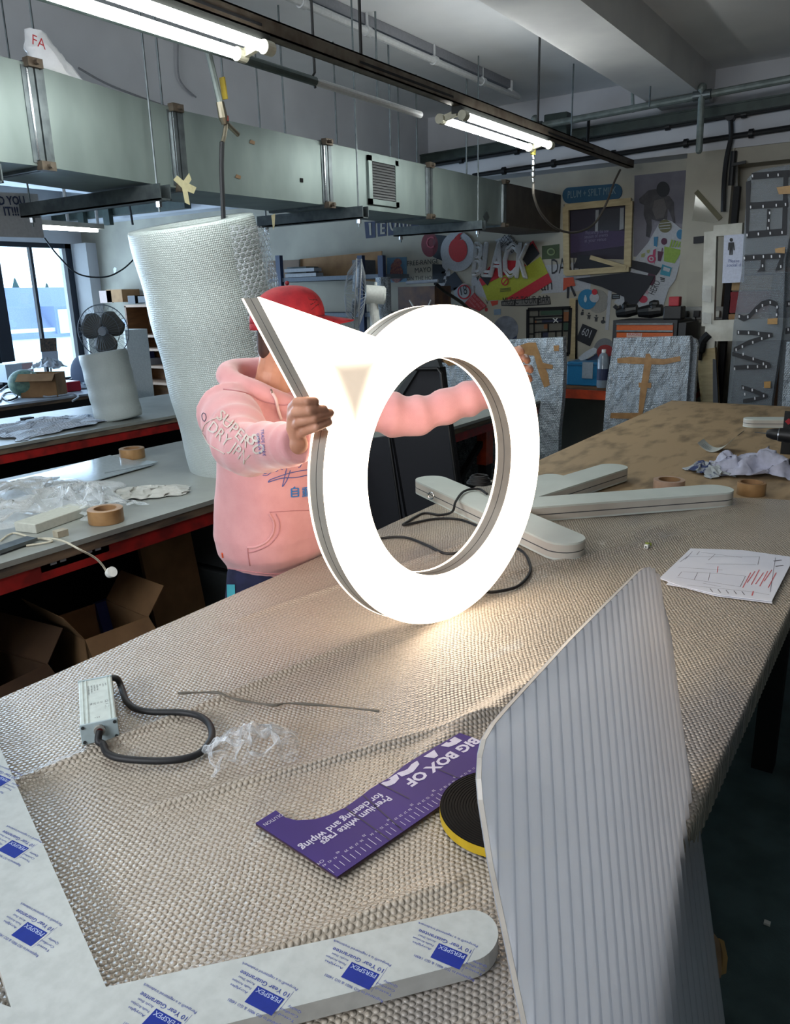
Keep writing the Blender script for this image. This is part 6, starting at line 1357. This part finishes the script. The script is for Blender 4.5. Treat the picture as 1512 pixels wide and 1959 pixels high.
for s in ([(1425,95),(1545,80),(1545,135),(1440,140)],[(1415,490),(1480,478),(1478,520),(1418,515)],[(1368,940),(1432,935),(1430,975),(1366,975)],[(1345,1345),(1388,1342),(1386,1385),(1345,1385)]): b.slab([ony(*Z4(*p), 5.82) for p in s], (0,.004,0))
b.obj('brown_tape', flat('amber_tape','a8803f',.4), t)
t = tower('second wrapped bundle of letter strips cut by the right picture edge', [[(1490,830),(1530,820),(1525,860),(1490,865)],[(1482,1000),(1530,990),(1530,1030),(1482,1040)]], [(1500,430),(1640,400),(1620,1500),(1600,1700),(1440,1700),(1450,1180),(1478,950)], [(1505,845),(1500,1010)], 5.95)
tag(B().slab([ony(*Z4(*p), 5.75) for p in ((1490,1090),(1700,1080),(1700,1640),(1450,1640),(1465,1400))], (0,.06,0)).obj('bubble_wrapped_board', M_wrapb), 'pale wrapped panel cut by the right picture edge behind the plywood', 'wrapped board')
# wrapped panels leaning in front of the low bench
def wrapped(lab, out, tapes, Y0, Zf, dz=.06, m=M_wrapb):
    t = thing('bubble_wrapped_board', lab, 'wrapped board', ony(*Zf(*out[0]), Y0)); P = [ony(*Zf(*p), Y0) for p in out]; zt_ = max(p.z for p in P); lean = .16
    lowz = min(p.z for p in P)
    for p in P:
        if p.z < lowz+.25: p.z = .0
    b = B(); b.slab(P, (0,dz,0)); b.obj('wrapping', m, t)
    for i, s in enumerate(tapes): B().slab([ony(*Zf(*p), Y0-.004-.0025*i) for p in s], (0,.002,0)).obj('parcel_tape', M_tape, t)
    return t
t = wrapped('big bubble wrapped panel with a brown tape cross before the tool chest', [(378,1065),(560,1060),(868,1050),(872,1130),(850,1400),(840,1700),(295,1700),(330,1380)], [[(400,1195),(480,1185),(600,1192),(700,1200),(805,1180),(808,1212),(700,1235),(560,1232),(402,1225)], [(585,1165),(610,1165),(625,1210),(600,1350),(570,1520),(560,1570),(535,1570),(548,1400),(575,1230)], [(538,1350),(620,1352),(618,1385),(540,1382)], [(360,1545),(560,1545),(550,1585),(355,1580)]], 5.70, Z4)
tag(B().slab([ony(*Z4(*p), 5.78) for p in ((860,1052),(905,1075),(918,1110),(905,1300),(895,1470),(880,1700),(700,1700),(700,1060))], (0,.05,0)).obj('bubble_wrapped_board', M_wrapb), 'second bubble wrapped panel peeping out right of the taped one', 'wrapped board')
wrapped('bubble wrapped panel with crossed brown tape just right of the ring', [(900,910),(1335,890),(1340,1100),(1330,1300),(1310,1480),(1300,1700),(890,1700)], [[(1010,960),(1110,925),(1160,925),(1200,1040),(1240,1130),(1250,1200),(1215,1215),(1180,1120),(1150,1010),(1020,1000)], [(1165,1045),(1270,1070),(1268,1095),(1170,1090)], [(1275,945),(1310,943),(1308,980),(1278,980)]], 5.25, Z3)
wrapped('wrapped panel seen through the ring behind the pink sleeve', [(520,1060),(690,1040),(860,1060),(880,1300),(880,2600),(520,2600)], [[(560,1040),(680,1030),(700,1060),(600,1075)]], 5.1, Z3)
wrapped('wrapped sheets standing under the grey bench end seen through the ring', [(820,1700),(950,1600),(960,2100),(840,2100)], [], 4.9, Z3)
# tool chest, tools, blue box
YT = 6.2; t = thing('tool_chest', 'black tool chest with two orange drawers on the low bench', 'tool chest', ony(*Z4(600,1100), YT+.2)); a, c = ony(*Z4(375,950), YT), ony(*Z4(790,935), YT); zb = .93
B().box((a.x, YT, zb), (c.x, YT+.42, a.z)).obj('cabinet', flat('chest_black','24272b',.5), t)
for y0, y1 in ((990,1028),(1036,1075),(1085,1130)):
    p, q = ony(*Z4(396,y1), YT-.01), ony(*Z4(762,y0-22), YT-.01); d = B().box((p.x,YT-.014,p.z),(q.x,YT,q.z+.0)).obj('drawer', flat('drawer_orange','b7531c',.4), t); B().box((p.x,YT-.026,q.z-.012),(q.x,YT-.012,q.z)).obj('handle', M_galvd, d)
B().box((c.x+.005, YT+.02, zb), (c.x+.06, YT+.4, a.z-.02)).obj('side_rail', flat('chest_black','24272b'), t)
p = ony(*Z4(510,1045), YT-.02); b = B(); b.box((p.x-.06,YT-.020,p.z-.015),(p.x+.06,YT-.015,p.z+.015)); lb = b.obj('label', c_('label_pale','b9a59a'), t); b = B(); ty(b, 'FRAGILE', Z4(470,1050), Z4(555,1048), YT-.022); b.obj('lettering', R_, lb)
for lab, parts in (('black hand plane and clutter at the left on the tool chest', [((400,905),(530,880),.05),((440,870),(470,865),.05)]), ('black cordless tool in the middle of the tool chest', [((540,905),(690,885),.055),((610,880),(660,870),.05),((610,850),(665,845),.035)]), ):
    t = thing('power_tool', lab, 'tool', ony(*Z4(*parts[0][0]), YT+.15)); 
    for i, (p, q, r) in enumerate(parts):
        b = B(); P_, Q_ = ony(*Z4(*p), YT+.15), ony(*Z4(*q), YT+.15); P_.z = max(P_.z, a.z+r+.001) if i == 0 else P_.z; Q_.z = max(Q_.z, a.z+r+.001) if i == 0 else Q_.z; b.tube([P_, P_.lerp(Q_,.5), Q_], [r*.7, r, r*.8], n=12); b.obj(('body','grip','head')[i], M_black, t)
p = ony(*Z4(770,880), YT+.15); t = thing('power_tool', 'black and red charger at the right end of the tool chest', 'tool', p); B().cbox((p.x,p.y,a.z+.05), (.14,.12,.10)).obj('body', M_black, t, bevel=.01); B().cbox((p.x,p.y,a.z+.135), (.08,.08,.07)).obj('red_battery', c_('battery_red','a8323a'), t, bevel=.008)
p = ony(*Z4(775,800), 6.3)
t = thing('blue_crate', 'blue plastic box with a paper label on the low bench', 'crate', ony(*Z4(170,1370), 6.2)); a, c = ony(*Z4(78,1215), 6.2), ony(*Z4(278,1370), 6.2); B().box((a.x,6.2,.902),(c.x,6.5,a.z)).obj('body', flat('crate_blue','1f6e9a',.4), t, bevel=.008); B().box((a.x+.0,6.192,a.z-.03),(c.x,6.2,a.z-.018)).obj('rim', flat('crate_blue_dark','175a80'), t)
p, q = ony(*Z4(178,1218), 6.19), ony(*Z4(242,1325), 6.19); B().box((p.x,6.188,q.z),(q.x,6.192,p.z)).obj('label', c_('label_grey','8a939b'), t)
t = thing('bottle', 'clear bottle with a dark label right of the blue plastic box', 'bottle', ony(*Z4(300,1370), 6.15)); p = ony(*Z4(305,1365), 6.15); M_ = Matrix.Translation((p.x,6.15,.902)); b = B(); b.lathe([(0,0),(.045,0),(.047,.02),(.047,.22),(.03,.26),(.015,.275),(0,.275)], 20, M_); b.obj('body', c_('bottle_clear','7b8792',.15), t, smooth='auto'); b = B(); b.lathe([(.0475,.06),(.0475,.15)], 20, M_); b.obj('label', M_navy, t); b = B(); b.lathe([(.017,.275),(.017,.30),(0,.30)], 12, M_); b.obj('cap', M_white, t)
t = thing('blue_crate', 'dark navy box on the low bench behind the bottle', 'crate', ony(*Z4(330,1370), 6.3)); B().box((ony(*Z4(285,1370),6.3).x,6.3,.902),(ony(*Z4(365,1370),6.3).x,6.6,1.12)).obj('body', c_('dark_navy_box','1b2440'), t, bevel=.006); B().box((ony(*Z4(285,1370),6.3).x,6.293,1.09),(ony(*Z4(365,1370),6.3).x,6.30,1.12)).obj('rim', c_('dark_navy_box','1b2440'), t)
t = sticker('round_bowl', 'clear round cover with a red centre standing behind the blue box', 'cover', ell(320,1150,72,85), c_('cover_grey','77797c',.15), Z4, 0); pr(t, 'red_centre', c_('centre_red','8e2a2a'), Z4, 1, [ell(325,1155,55,48)])
t = sticker('white_offcut', 'white rounded offcut lying on the blue box', 'offcut', [(150,1190),(200,1150),(250,1125),(270,1135),(265,1160),(200,1200),(165,1210)], W_, Z4, 0, Y=6.35); pr(t, 'navy_edge', M_navy, Z4, 0, [[(190,1212),(270,1165),(285,1200)]], Y=6.37)
tag(B().tube(smooth_path([ony(*Z4(x,y),6.16) for x,y in ((990,1040),(950,1085),(935,1150),(925,1205))],5), [.03]*6+[.035]*5+[.02]*5).obj('hanging_jacket', M_blackm), 'dark cloth bundle hanging beside the white timber post', 'cloth')
tag(B().slab([ony(*Z4(x,y),5.95) for x,y in ((1015,1200),(1035,1205),(1090,2300),(1020,2300))], (0,.02,0)).obj('leaning_board', flat('grey_slab','3c4148')), 'dark grey board leaning behind the stand legs', 'board')
# ================================================================ middle distance behind the ring
t = thing('black_case', 'black fabric case panels standing behind the ring', 'case', onz(800,1000,.4)); f3 = lambda x, y: (680+x/3.36, 560+y/3.36); q_ = lambda x, y, Y=3.1: ony(*f3(x,y), Y)
b = B(); b.slab([q_(90,940),q_(230,920),q_(330,1500),q_(330,2300),q_(-60,2300),q_(-60,940)], (0,.05,0)); b.obj('left_panel', flat('case_black','14161d',.7), t); b = B(); b.slab([q_(232,915,3.12),q_(380,480,3.12),q_(545,480,3.12),q_(560,600,3.12),q_(650,1230,3.12),q_(700,2300,3.12),q_(300,2300,3.12)], (0,.05,0)); b.obj('right_panel', flat('case_black','14161d'), t)
b = B(); P_ = [q_(*k, 3.09) for k in ((385,490),(530,488),(552,520),(560,600),(600,860),(650,1230))]; b.tube(P_, .008); b.tube([q_(215,920,3.09),q_(300,1500,3.09)], .006); b.obj('piping', M_black, t)
tag(B().slab([q_(180,760),q_(380,480),q_(520,410),q_(545,480),(q_(400,500)),q_(230,770)], (0,.03,0)).obj('dark_cover', flat('cover_dark','2b3033')), 'dark cover sheet over the top of the black case', 'cover')
# white pedestal fan
YFN = 4.2; c = ony(680,562,YFN); t = thing('pedestal_fan', 'white fan seen edge-on above the ring, facing left', 'fan', (c.x+.05,c.y,.9)); ax = Vector((-.80,-.60,.08)).normalized(); Mf = frame(c, Vector((0,0,1)).cross(ax), Vector((0,0,1))); Mf = frame(c, Mf.col[0].to_3d(), ax.cross(Mf.col[0].to_3d()))
R0 = .215; cage = B(); cage.M = Mf
for z, r in ((-.03,R0),(0,R0*1.0)): cage.tube([(r*math.cos(k*PI/18), r*math.sin(k*PI/18), z) for k in range(36)], .0045, n=6, closed=True)
for k in range(40): a = 2*PI*k/40; cage.tube([(.04*math.cos(a),.04*math.sin(a),.07),(.13*math.cos(a),.13*math.sin(a),.055),(R0*math.cos(a),R0*math.sin(a),0),(R0*math.cos(a),R0*math.sin(a),-.03),(.12*math.cos(a),.12*math.sin(a),-.06),(.05*math.cos(a),.05*math.sin(a),-.065)], .0014, n=4)
cage.obj('cage', c_('fan_wire','9a9ea2',.3), t); bl_ = B(); bl_.M = Mf
for k in range(3):
    M2 = Matrix.Rotation(k*2*PI/3, 4, 'Z'); bl_.grid(lambda a, c_: (.03+.15*a, (c_-.5)*(.05+.11*a), .02*(c_-.5)*2), 6, 6, M2)
bl_.obj('blades', flat('fan_blade','7c8794',.3), t, solid=.002, smooth=True)
b = B(); b.M = Mf; b.lathe([(0,-.20),(.045,-.198),(.058,-.185),(.06,-.07),(.05,-.065),(0,-.065)], 24); b.obj('motor', M_white, t, smooth='auto'); b = B(); b.M = Mf; b.cyl((0,.06,-.13),(0,.08,-.13),.009); b.obj('knob', M_white, t)
p = Mf@Vector((0,-.05,-.12)); b = B(); b.tube([p,(p.x+.01,p.y,p.z-.12),(p.x+.02,p.y,.93)], [.03,.032,.05], n=14); b.obj('neck', M_white, t); b = B(); b.lathe([(0,.903),(.14,.903),(.13,.925),(.03,.935)], 28, Matrix.Translation((p.x+.02,p.y,0))); b.obj('base', M_white, t)
t = bench('low side bench behind the ring carrying the white fan', -3.42, -2.36, 5.65, 5.7, .9, M_lam, (5.67,), M_red) if False else None
# steel shelving behind the fan
YR = 6.45; t = thing('shelving_rack', 'blue and grey steel shelving with plywood sheets behind the fan', 'shelving', (-5.2, YR+.2, 0)); x0, x1 = ony(505,500,YR).x, ony(733,480,YR).x
z6 = lambda x, y: (500+x/5.815, 420+y/5.815)
for u in (192, 1105, 1335): p = ony(*z6(u,400), YR); B().box((p.x-.03,YR-.02,0),(p.x+.03,YR+.03,p.z+.0)).obj('upright', flat('rack_blue','2c3c5c',.5), t)
a, c = ony(*z6(80,680), YR), ony(*z6(880,620), YR); B().box((a.x,YR,a.z-.02),(x1,YR+.45,a.z+.02)).obj('shelf', flat('rack_grey','68727e'), t); B().box((a.x,YR,.95),(x1,YR+.45,.98)).obj('shelf', flat('rack_grey','68727e'), t); p = ony(*z6(1100,1060), YR); B().box((a.x,YR,p.z-.02),(x1,YR+.45,p.z+.02)).obj('shelf', flat('rack_grey','68727e'), t)
for k, (pts, m) in enumerate((([(430,440),(1340,350),(1340,700),(430,600)], M_card), ([(75,460),(420,445),(420,680),(75,680)], mat('dark_board','6c5238','58422c',scale=6)))):
    P_ = [ony(*z6(*p), YR+.35-.03*k) for p in pts]; tag(B().slab(P_, (0,.012,0)).obj('plywood_sheet', m), ('long plywood sheet stored on the steel shelving','darker board stored at the left of the steel shelving')[k], 'board')
b = None
for k, (p, q) in enumerate((((300,605),(630,578)), ((310,632),(650,605)))):
    a, c = ony(*z6(*p), YR+.06), ony(*z6(*q), YR+.06); a.z = c.z = ony(*z6(80,680), YR).z+.042+.05*(1-k); tag(B().bar(a, c, .12, .035).obj('white_trim_length', W_), ('upper white length of trim lying on the steel shelf','lower white length of trim lying on the steel shelf')[k], 'trim')
tag(B().box((ony(*z6(215,530),YR).x,YR+.1,ony(*z6(80,680),YR).z+.021),(ony(*z6(430,530),YR).x,YR+.3,ony(*z6(430,520),YR).z)).obj('grey_carton', flat('carton_grey','4d5453')), 'grey-green carton on the steel shelf behind the white trims', 'carton')
tag(B().box((ony(*z6(1000,500),YR).x,YR+.02,ony(*z6(80,680),YR).z+.021),(ony(*z6(1075,500),YR).x,YR+.3,ony(*z6(1000,450),YR).z)).obj('pale_carton', flat('carton_pale','6f7276')), 'pale tall carton on the steel shelf right behind the fan', 'carton')
p = ony(735,600,6.05); tag(B().tube([(p.x,6.05,.0),(p.x,6.05,ony(735,530,6.05).z)], .07, n=16).obj('wrapped_tube', M_wrapb), 'grey wrapped tube standing right of the steel shelving', 'tube')
a, c = ony(778,541,6.0), ony(838,537,6.0); tag(B().tube([a, c], .014).obj('light_tube', flat('tube_grey','9aa0aa',.2)), 'thin white tube held out below the mayo lettering', 'tube'); tag(B().tube(smooth_path([ony(833,542,6.0), ony(855,560,6.2), ony(885,580,6.6), ony(905,600,6.99)],4), .016).obj('swing_bracket', M_black), 'black swing arm reaching down right from the white tube', 'arm')
for u, v, u2, v2, lab in ((784,574,792,588,'left short pale stick above the top of the ring'),(825,574,820,586,'right short pale stick above the top of the ring')): tag(B().tube([ony(u,v,6.3), ony(u2,v2,6.3), ony(u2+(u2-u)*3,v2+(v2-v)*3,6.3), (ony(u2+(u2-u)*3,v2,6.3).x,6.3,.905)], .008).obj('pale_stick', M_white), lab, 'stick')
tag(B().box((ony(762,575,6.4).x,6.4,.95),(ony(832,575,6.4).x,6.7,ony(800,548,6.4).z)).obj('cardboard_box', mat('box_print','6d5240','4a3a3c',scale=9)), 'printed brown box on the low bench above the top of the ring', 'box')
# ================================================================ far left corner
zl = lambda x, y: (x/3.6, 370+y/3.6)
t = thing('bookcase', 'brown open bookcase against the back wall left of the tall roll', 'bookcase', (-8.4, 6.7, 0)); xa, xb = ony(*zl(858,800),6.6).x, ony(*zl(858,800),6.6).x+.95; zt_ = ony(*zl(900,775),6.6).z
for x in (xa, xb-.03): B().box((x,6.6,0),(x+.03,6.95,zt_)).obj('side_panel', M_woodb, t)
B().box((xa,6.93,0),(xb,6.95,zt_)).obj('back_panel', M_woodb, t)
for v in (775, 982, 1074, 1190, 1300): z = ony(*zl(920,v),6.6).z; B().box((xa,6.6,z-.015),(xb,6.94,z+.015)).obj('shelf', mat('shelf_pale','a88a72','957861',scale=6), t)
z1 = ony(*zl(920,1074),6.6).z+.016; x = ony(*zl(925,1040),6.62).x; t = thing('bottle', 'small yellow bottle on a middle shelf of the bookcase', 'bottle', (x,6.68,z1)); M_ = Matrix.Translation((x,6.68,z1)); B().lathe([(0,0),(.05,0),(.05,.15),(.02,.19),(.02,.21),(0,.21)], 14, M_).obj('body', flat('bottle_yellow','a59a2c'), t); B().lathe([(.022,.205),(.022,.23),(0,.23)], 12, M_).obj('cap', M_black, t)
for k, (dx, h, c2, lab) in enumerate(((.05,.16,'2c3768','blue carton on the lower shelf of the bookcase'),(.2,.08,'8c8f98','flat grey carton on the lower shelf of the bookcase'))): z1 = ony(*zl(920,1190),6.6).z+.016; tag(B().box((xa+dx,6.62,z1),(xa+dx+.13,6.85,z1+h)).obj('carton', flat('c_'+c2, c2)), lab, 'carton')
for k in range(3): tag(B().cbox((xa+.10+.2*k,6.72,zt_+.016+.06), (.14,.15,.10-.02*k)).obj('device', M_black), ('leftmost','middle','rightmost')[k]+' dark device on top of the bookcase', 'device', 'devices on the bookcase')
p = ony(*zl(735,710), 6.8); t = thing('cardboard_box', 'small open cardboard box fixed high on the back wall at left', 'box', p); p0, p1 = ony(*zl(775,750), 6.8), ony(*zl(872,660), 6.8); B().box((p0.x,6.72,p0.z),(p1.x,7.0,p1.z)).obj('body', M_card, t); p0, p1 = ony(*zl(700,755), 6.74), ony(*zl(772,668), 6.74); B().box((p0.x,6.72,p0.z),(p1.x,6.745,p1.z)).obj('flap', flat('flap_pale','b09a90'), t)
tag(patch(B(), [(780,520),(790,508),(803,515),(800,540),(785,552)], zl).obj('paper_scrap', M_white), 'small white scrap on the back wall above the cardboard box', 'paper')
tag(patch(B(), [(800,900),(840,870),(870,865),(870,920),(830,925)], zl, 0, .003, 6.6).obj('paper_sheet', flat('dull_white','9aa3b2')), 'curled pale sheet leaning behind the grey desk fan', 'paper')
t = thing('white_shelf', 'low white shelf unit behind the grey desk fan', 'shelf', (-8.0,5.6,0)); a, c = ony(*zl(590,940), 5.6), ony(*zl(860,940), 5.6); B().box((a.x,5.6,a.z-.03),(c.x,5.9,a.z)).obj('top', M_white, t); 
for x in (a.x, c.x-.03): B().box((x,5.6,0),(x+.03,5.9,a.z-.03)).obj('side', M_white, t)
# grey desk fan
YD = 4.6; c = ony(*zl(712,950), YD); t = thing('desk_fan', 'grey fan with three dark blades behind the shorter bubble wrap roll', 'fan', (c.x,c.y,.8)); Mf = frame(c, Vector((.86,.5,0)), Vector((0,0,1))); R0 = ony(*zl(820,950), YD).x-c.x; R0 = R0/.86*.9
b = B(); b.M = Mf
for z, r in ((.0,R0),(.05,R0*.72),(-.04,R0*.6)): b.tube([(r*math.cos(k*PI/18), r*math.sin(k*PI/18), z) for k in range(36)], .005 if z == 0 else .002, n=6, closed=True)
for k in range(36): a = 2*PI*k/36; b.tube([(.04*math.cos(a),.04*math.sin(a),.06),(R0*.72*math.cos(a),R0*.72*math.sin(a),.05),(R0*math.cos(a),R0*math.sin(a),0),(R0*.6*math.cos(a),R0*.6*math.sin(a),-.04)], .0012, n=4)
b.obj('cage', c_('fan_wire_dark','5e6770',.4), t); b = B(); b.M = Mf
for k in range(3):
    M2 = Matrix.Rotation(k*2*PI/3+.6, 4, 'Z'); b.grid(lambda a, c_: (R0*(.12+.74*a), (c_-.5)*R0*(.25+.75*math.sin(PI*(.15+.7*a))), .03*(c_-.5)), 8, 6, M2)
b.obj('blades', flat('blade_brown','474641',.4), t, solid=.002, smooth=True); b = B(); b.M = Mf; b.lathe([(0,.03),(.04,.03),(.045,0),(.06,-.05),(.06,-.15),(0,-.16)], 18); b.obj('motor', flat('motor_grey','8b9199'), t)
b = B(); b.tube([(c.x,c.y+.04,c.z-.05),(c.x,c.y+.04,.0)], .02); b.obj('pole', M_galvd, t); B().lathe([(0,.0),(.2,0),(.19,.03),(.02,.05)], 24, Matrix.Translation((c.x,c.y+.04,0))).obj('base', M_black, t)
# clutter on the window desk
D = lambda x, y, z=.8: onz(*zl(x,y), z)
p = D(310,1395); t = thing('cardboard_box', 'open brown cardboard box on the cluttered window desk', 'box', (p.x,p.y,.8)); Mb = frame((p.x,p.y,.801), (.8,.6,0), (-.6,.8,0)); b = B(); b.M = Mb; b.box((-.17,-.13,0),(.17,.13,.005)); b.box((-.17,-.13,0),(.17,-.125,.22)); b.box((-.17,.125,0),(.17,.13,.22)); b.box((-.17,-.13,0),(-.165,.13,.22)); b.box((.165,-.13,0),(.17,.13,.22)); b.obj('body', M_card, t); b = B(); b.M = Mb; b.slab([(-.17,-.13,.22),(.17,-.13,.22),(.17,-.22,.16),(-.17,-.22,.16)], (0,0,.004)); b.obj('flap', M_card, t)
p = D(320,1330); filmpile('white_cloth', 'white paper heaped in the cardboard box on the window desk', p.x+.02, p.y+.05, .99, .16, .12, .12, 7.7, flat('paper_heap','a9aeb4'), .4, 'paper')
p = D(185,1400); t = thing('green_bag', 'round pale green patterned bag left of the desk cardboard box', 'bag', p); B().ball((p.x,p.y,.93), (.15,.15,.13), 20, 14).obj('bag', mat('green_bag','6f8f7c','4d6b62',scale=25,detail=2), t, smooth=True); B().tube([(p.x+.1,p.y,.99),(p.x+.13,p.y,1.03),(p.x+.15,p.y,.98)], .008).obj('handle', M_white, t)
p = D(455,1360); t = thing('red_case', 'small red case at the right of the desk cardboard box', 'case', p); B().cbox((p.x,p.y,.851), (.30,.16,.10)).obj('body', flat('case_red','a01c2e',.4), t, bevel=.01); B().cbox((p.x,p.y-.085,.85), (.08,.012,.03)).obj('handle', M_white, t)
p = D(85,1290); t = thing('pink_carton', 'pinkish carton near the left edge of the window desk', 'carton', p); B().cbox((p.x,p.y+.1,.90), (.28,.2,.2)).obj('body', flat('carton_pink','a68588'), t); B().cbox((p.x,p.y+.1,1.001), (.29,.21,.01)).obj('lid', M_white, t)
p = D(10,1300); tag(B().cbox((p.x,p.y+.1,.90), (.26,.2,.2)).obj('white_carton', flat('carton_white','9fa9b5')), 'white carton cut by the left picture edge on the window desk', 'carton')
p = D(560,1340); filmpile('cable_heap', 'heap of tangled white cables and film on the right of the window desk', p.x, p.y, .8, .28, .14, .06, 8.8, flat('cable_heap','a3adb8'), .9, 'cables')
p = D(560,1300); filmpile('cable_heap', 'dark tangle of parts behind the white cable heap on the window desk', p.x, p.y+.15, .8, .26, .10, .10, 2.2, flat('dark_heap','3a404c'), .9, 'parts')
for k, (pts, lab) in enumerate((([(0,1430),(30,1380),(90,1370),(120,1400),(60,1425),(10,1400)], 'black cable loop at the left edge of the window desk'), ([(140,1400),(250,1390),(330,1400),(420,1390),(500,1380),(540,1400),(500,1430)], 'thin white-grey cable trailing along the window desk edge'), ([(0,1360),(60,1320),(120,1330),(160,1370)], 'black cable arching behind the green bag'))):
    P_ = smooth_path([D(x, y, .812) for x, y in pts], 6); tag(B().tube(P_, .009, n=6).obj('desk_cable', M_conduit if k != 1 else flat('cable_pale','a9b0b8')), lab, 'cable')
p = D(345,1200); t = thing('wall_calendar', 'picture calendar hanging at the window bar', 'calendar', onx(*zl(340,1180), XL+.1)); q_ = lambda x, y: onx(*zl(x,y), XL+.10)
B().slab([q_(288,1092),q_(398,1085),q_(405,1182),q_(298,1192)], (-.01,0,0)).obj('page', flat('calendar_page','a2a6b4'), t); B().slab([q_(275,1000),q_(388,995),q_(393,1085),q_(284,1092)], (-.01,0,0)).obj('photo', mat('calendar_photo','5e4a3c','20222a',scale=30), t)
B().slab([q_(345,1182),q_(355,1182),q_(358,1235),q_(350,1235)], (-.01,0,0)).obj('hanger', M_conduit, t)
# office chair
p = ony(*zl(585,1240), 5.3); t = thing('office_chair', 'dark blue office chair backrest behind the shorter roll', 'chair', (p.x,5.3,0)); b = B(); b.ball((p.x,5.3,p.z-.02), (.26,.05,.22), 20, 12); b.obj('backrest', flat('chair_blue','1d2c44',.8), t, smooth=True); b = B(); b.rbox((p.x-.24,4.85,.44),(p.x+.24,5.3,.52),.08); b.obj('seat', flat('chair_blue','1d2c44'), t); b = B(); b.cyl((p.x,5.07,.1),(p.x,5.07,.44),.03); b.obj('post', M_black, t)
for k in range(5): a = k*2*PI/5; lg = B().bar((p.x,5.07,.10),(p.x+.28*math.cos(a),5.07+.28*math.sin(a),.07),.04,.03).obj('leg', M_black, t); B().ball((p.x+.28*math.cos(a),5.07+.28*math.sin(a),.03), .03, 10, 6).obj('caster', M_black, lg)
b = B(); b.bar((p.x,5.28,.46),(p.x,5.32,p.z-.1),.05,.02); b.obj('back_support', M_black, t)
# small bits on the floor by the bench
p = onz(1468,1768,0); tag(B().cbox((p.x,p.y,.004), (.016,.014,.006)).obj('floor_scrap', M_white), 'tiny white square scrap alone on the dark green floor', 'scrap')
p = onz(1500,1235,.3)
t = thing('wrapped_bundle', 'translucent wrapped bundle on the floor beyond the bench at right', 'bundle', (-.02,2.85,0)); b = B(); b.ball((.05,2.95,.25), (.22,.5,.24), 28, 16); b.obj('wrapping', mat('bundle_wrap','3f4a4c','2c3536',rough=.3,scale=9,bump=.6,bscale=14), t, smooth=True); b = B(); b.ball((.06,2.95,.22), (.18,.46,.20)); b.obj('content', M_blackm, t)
clean_tags()
for _o in bpy.data.objects:
    if 'k' in _o: del _o['k']
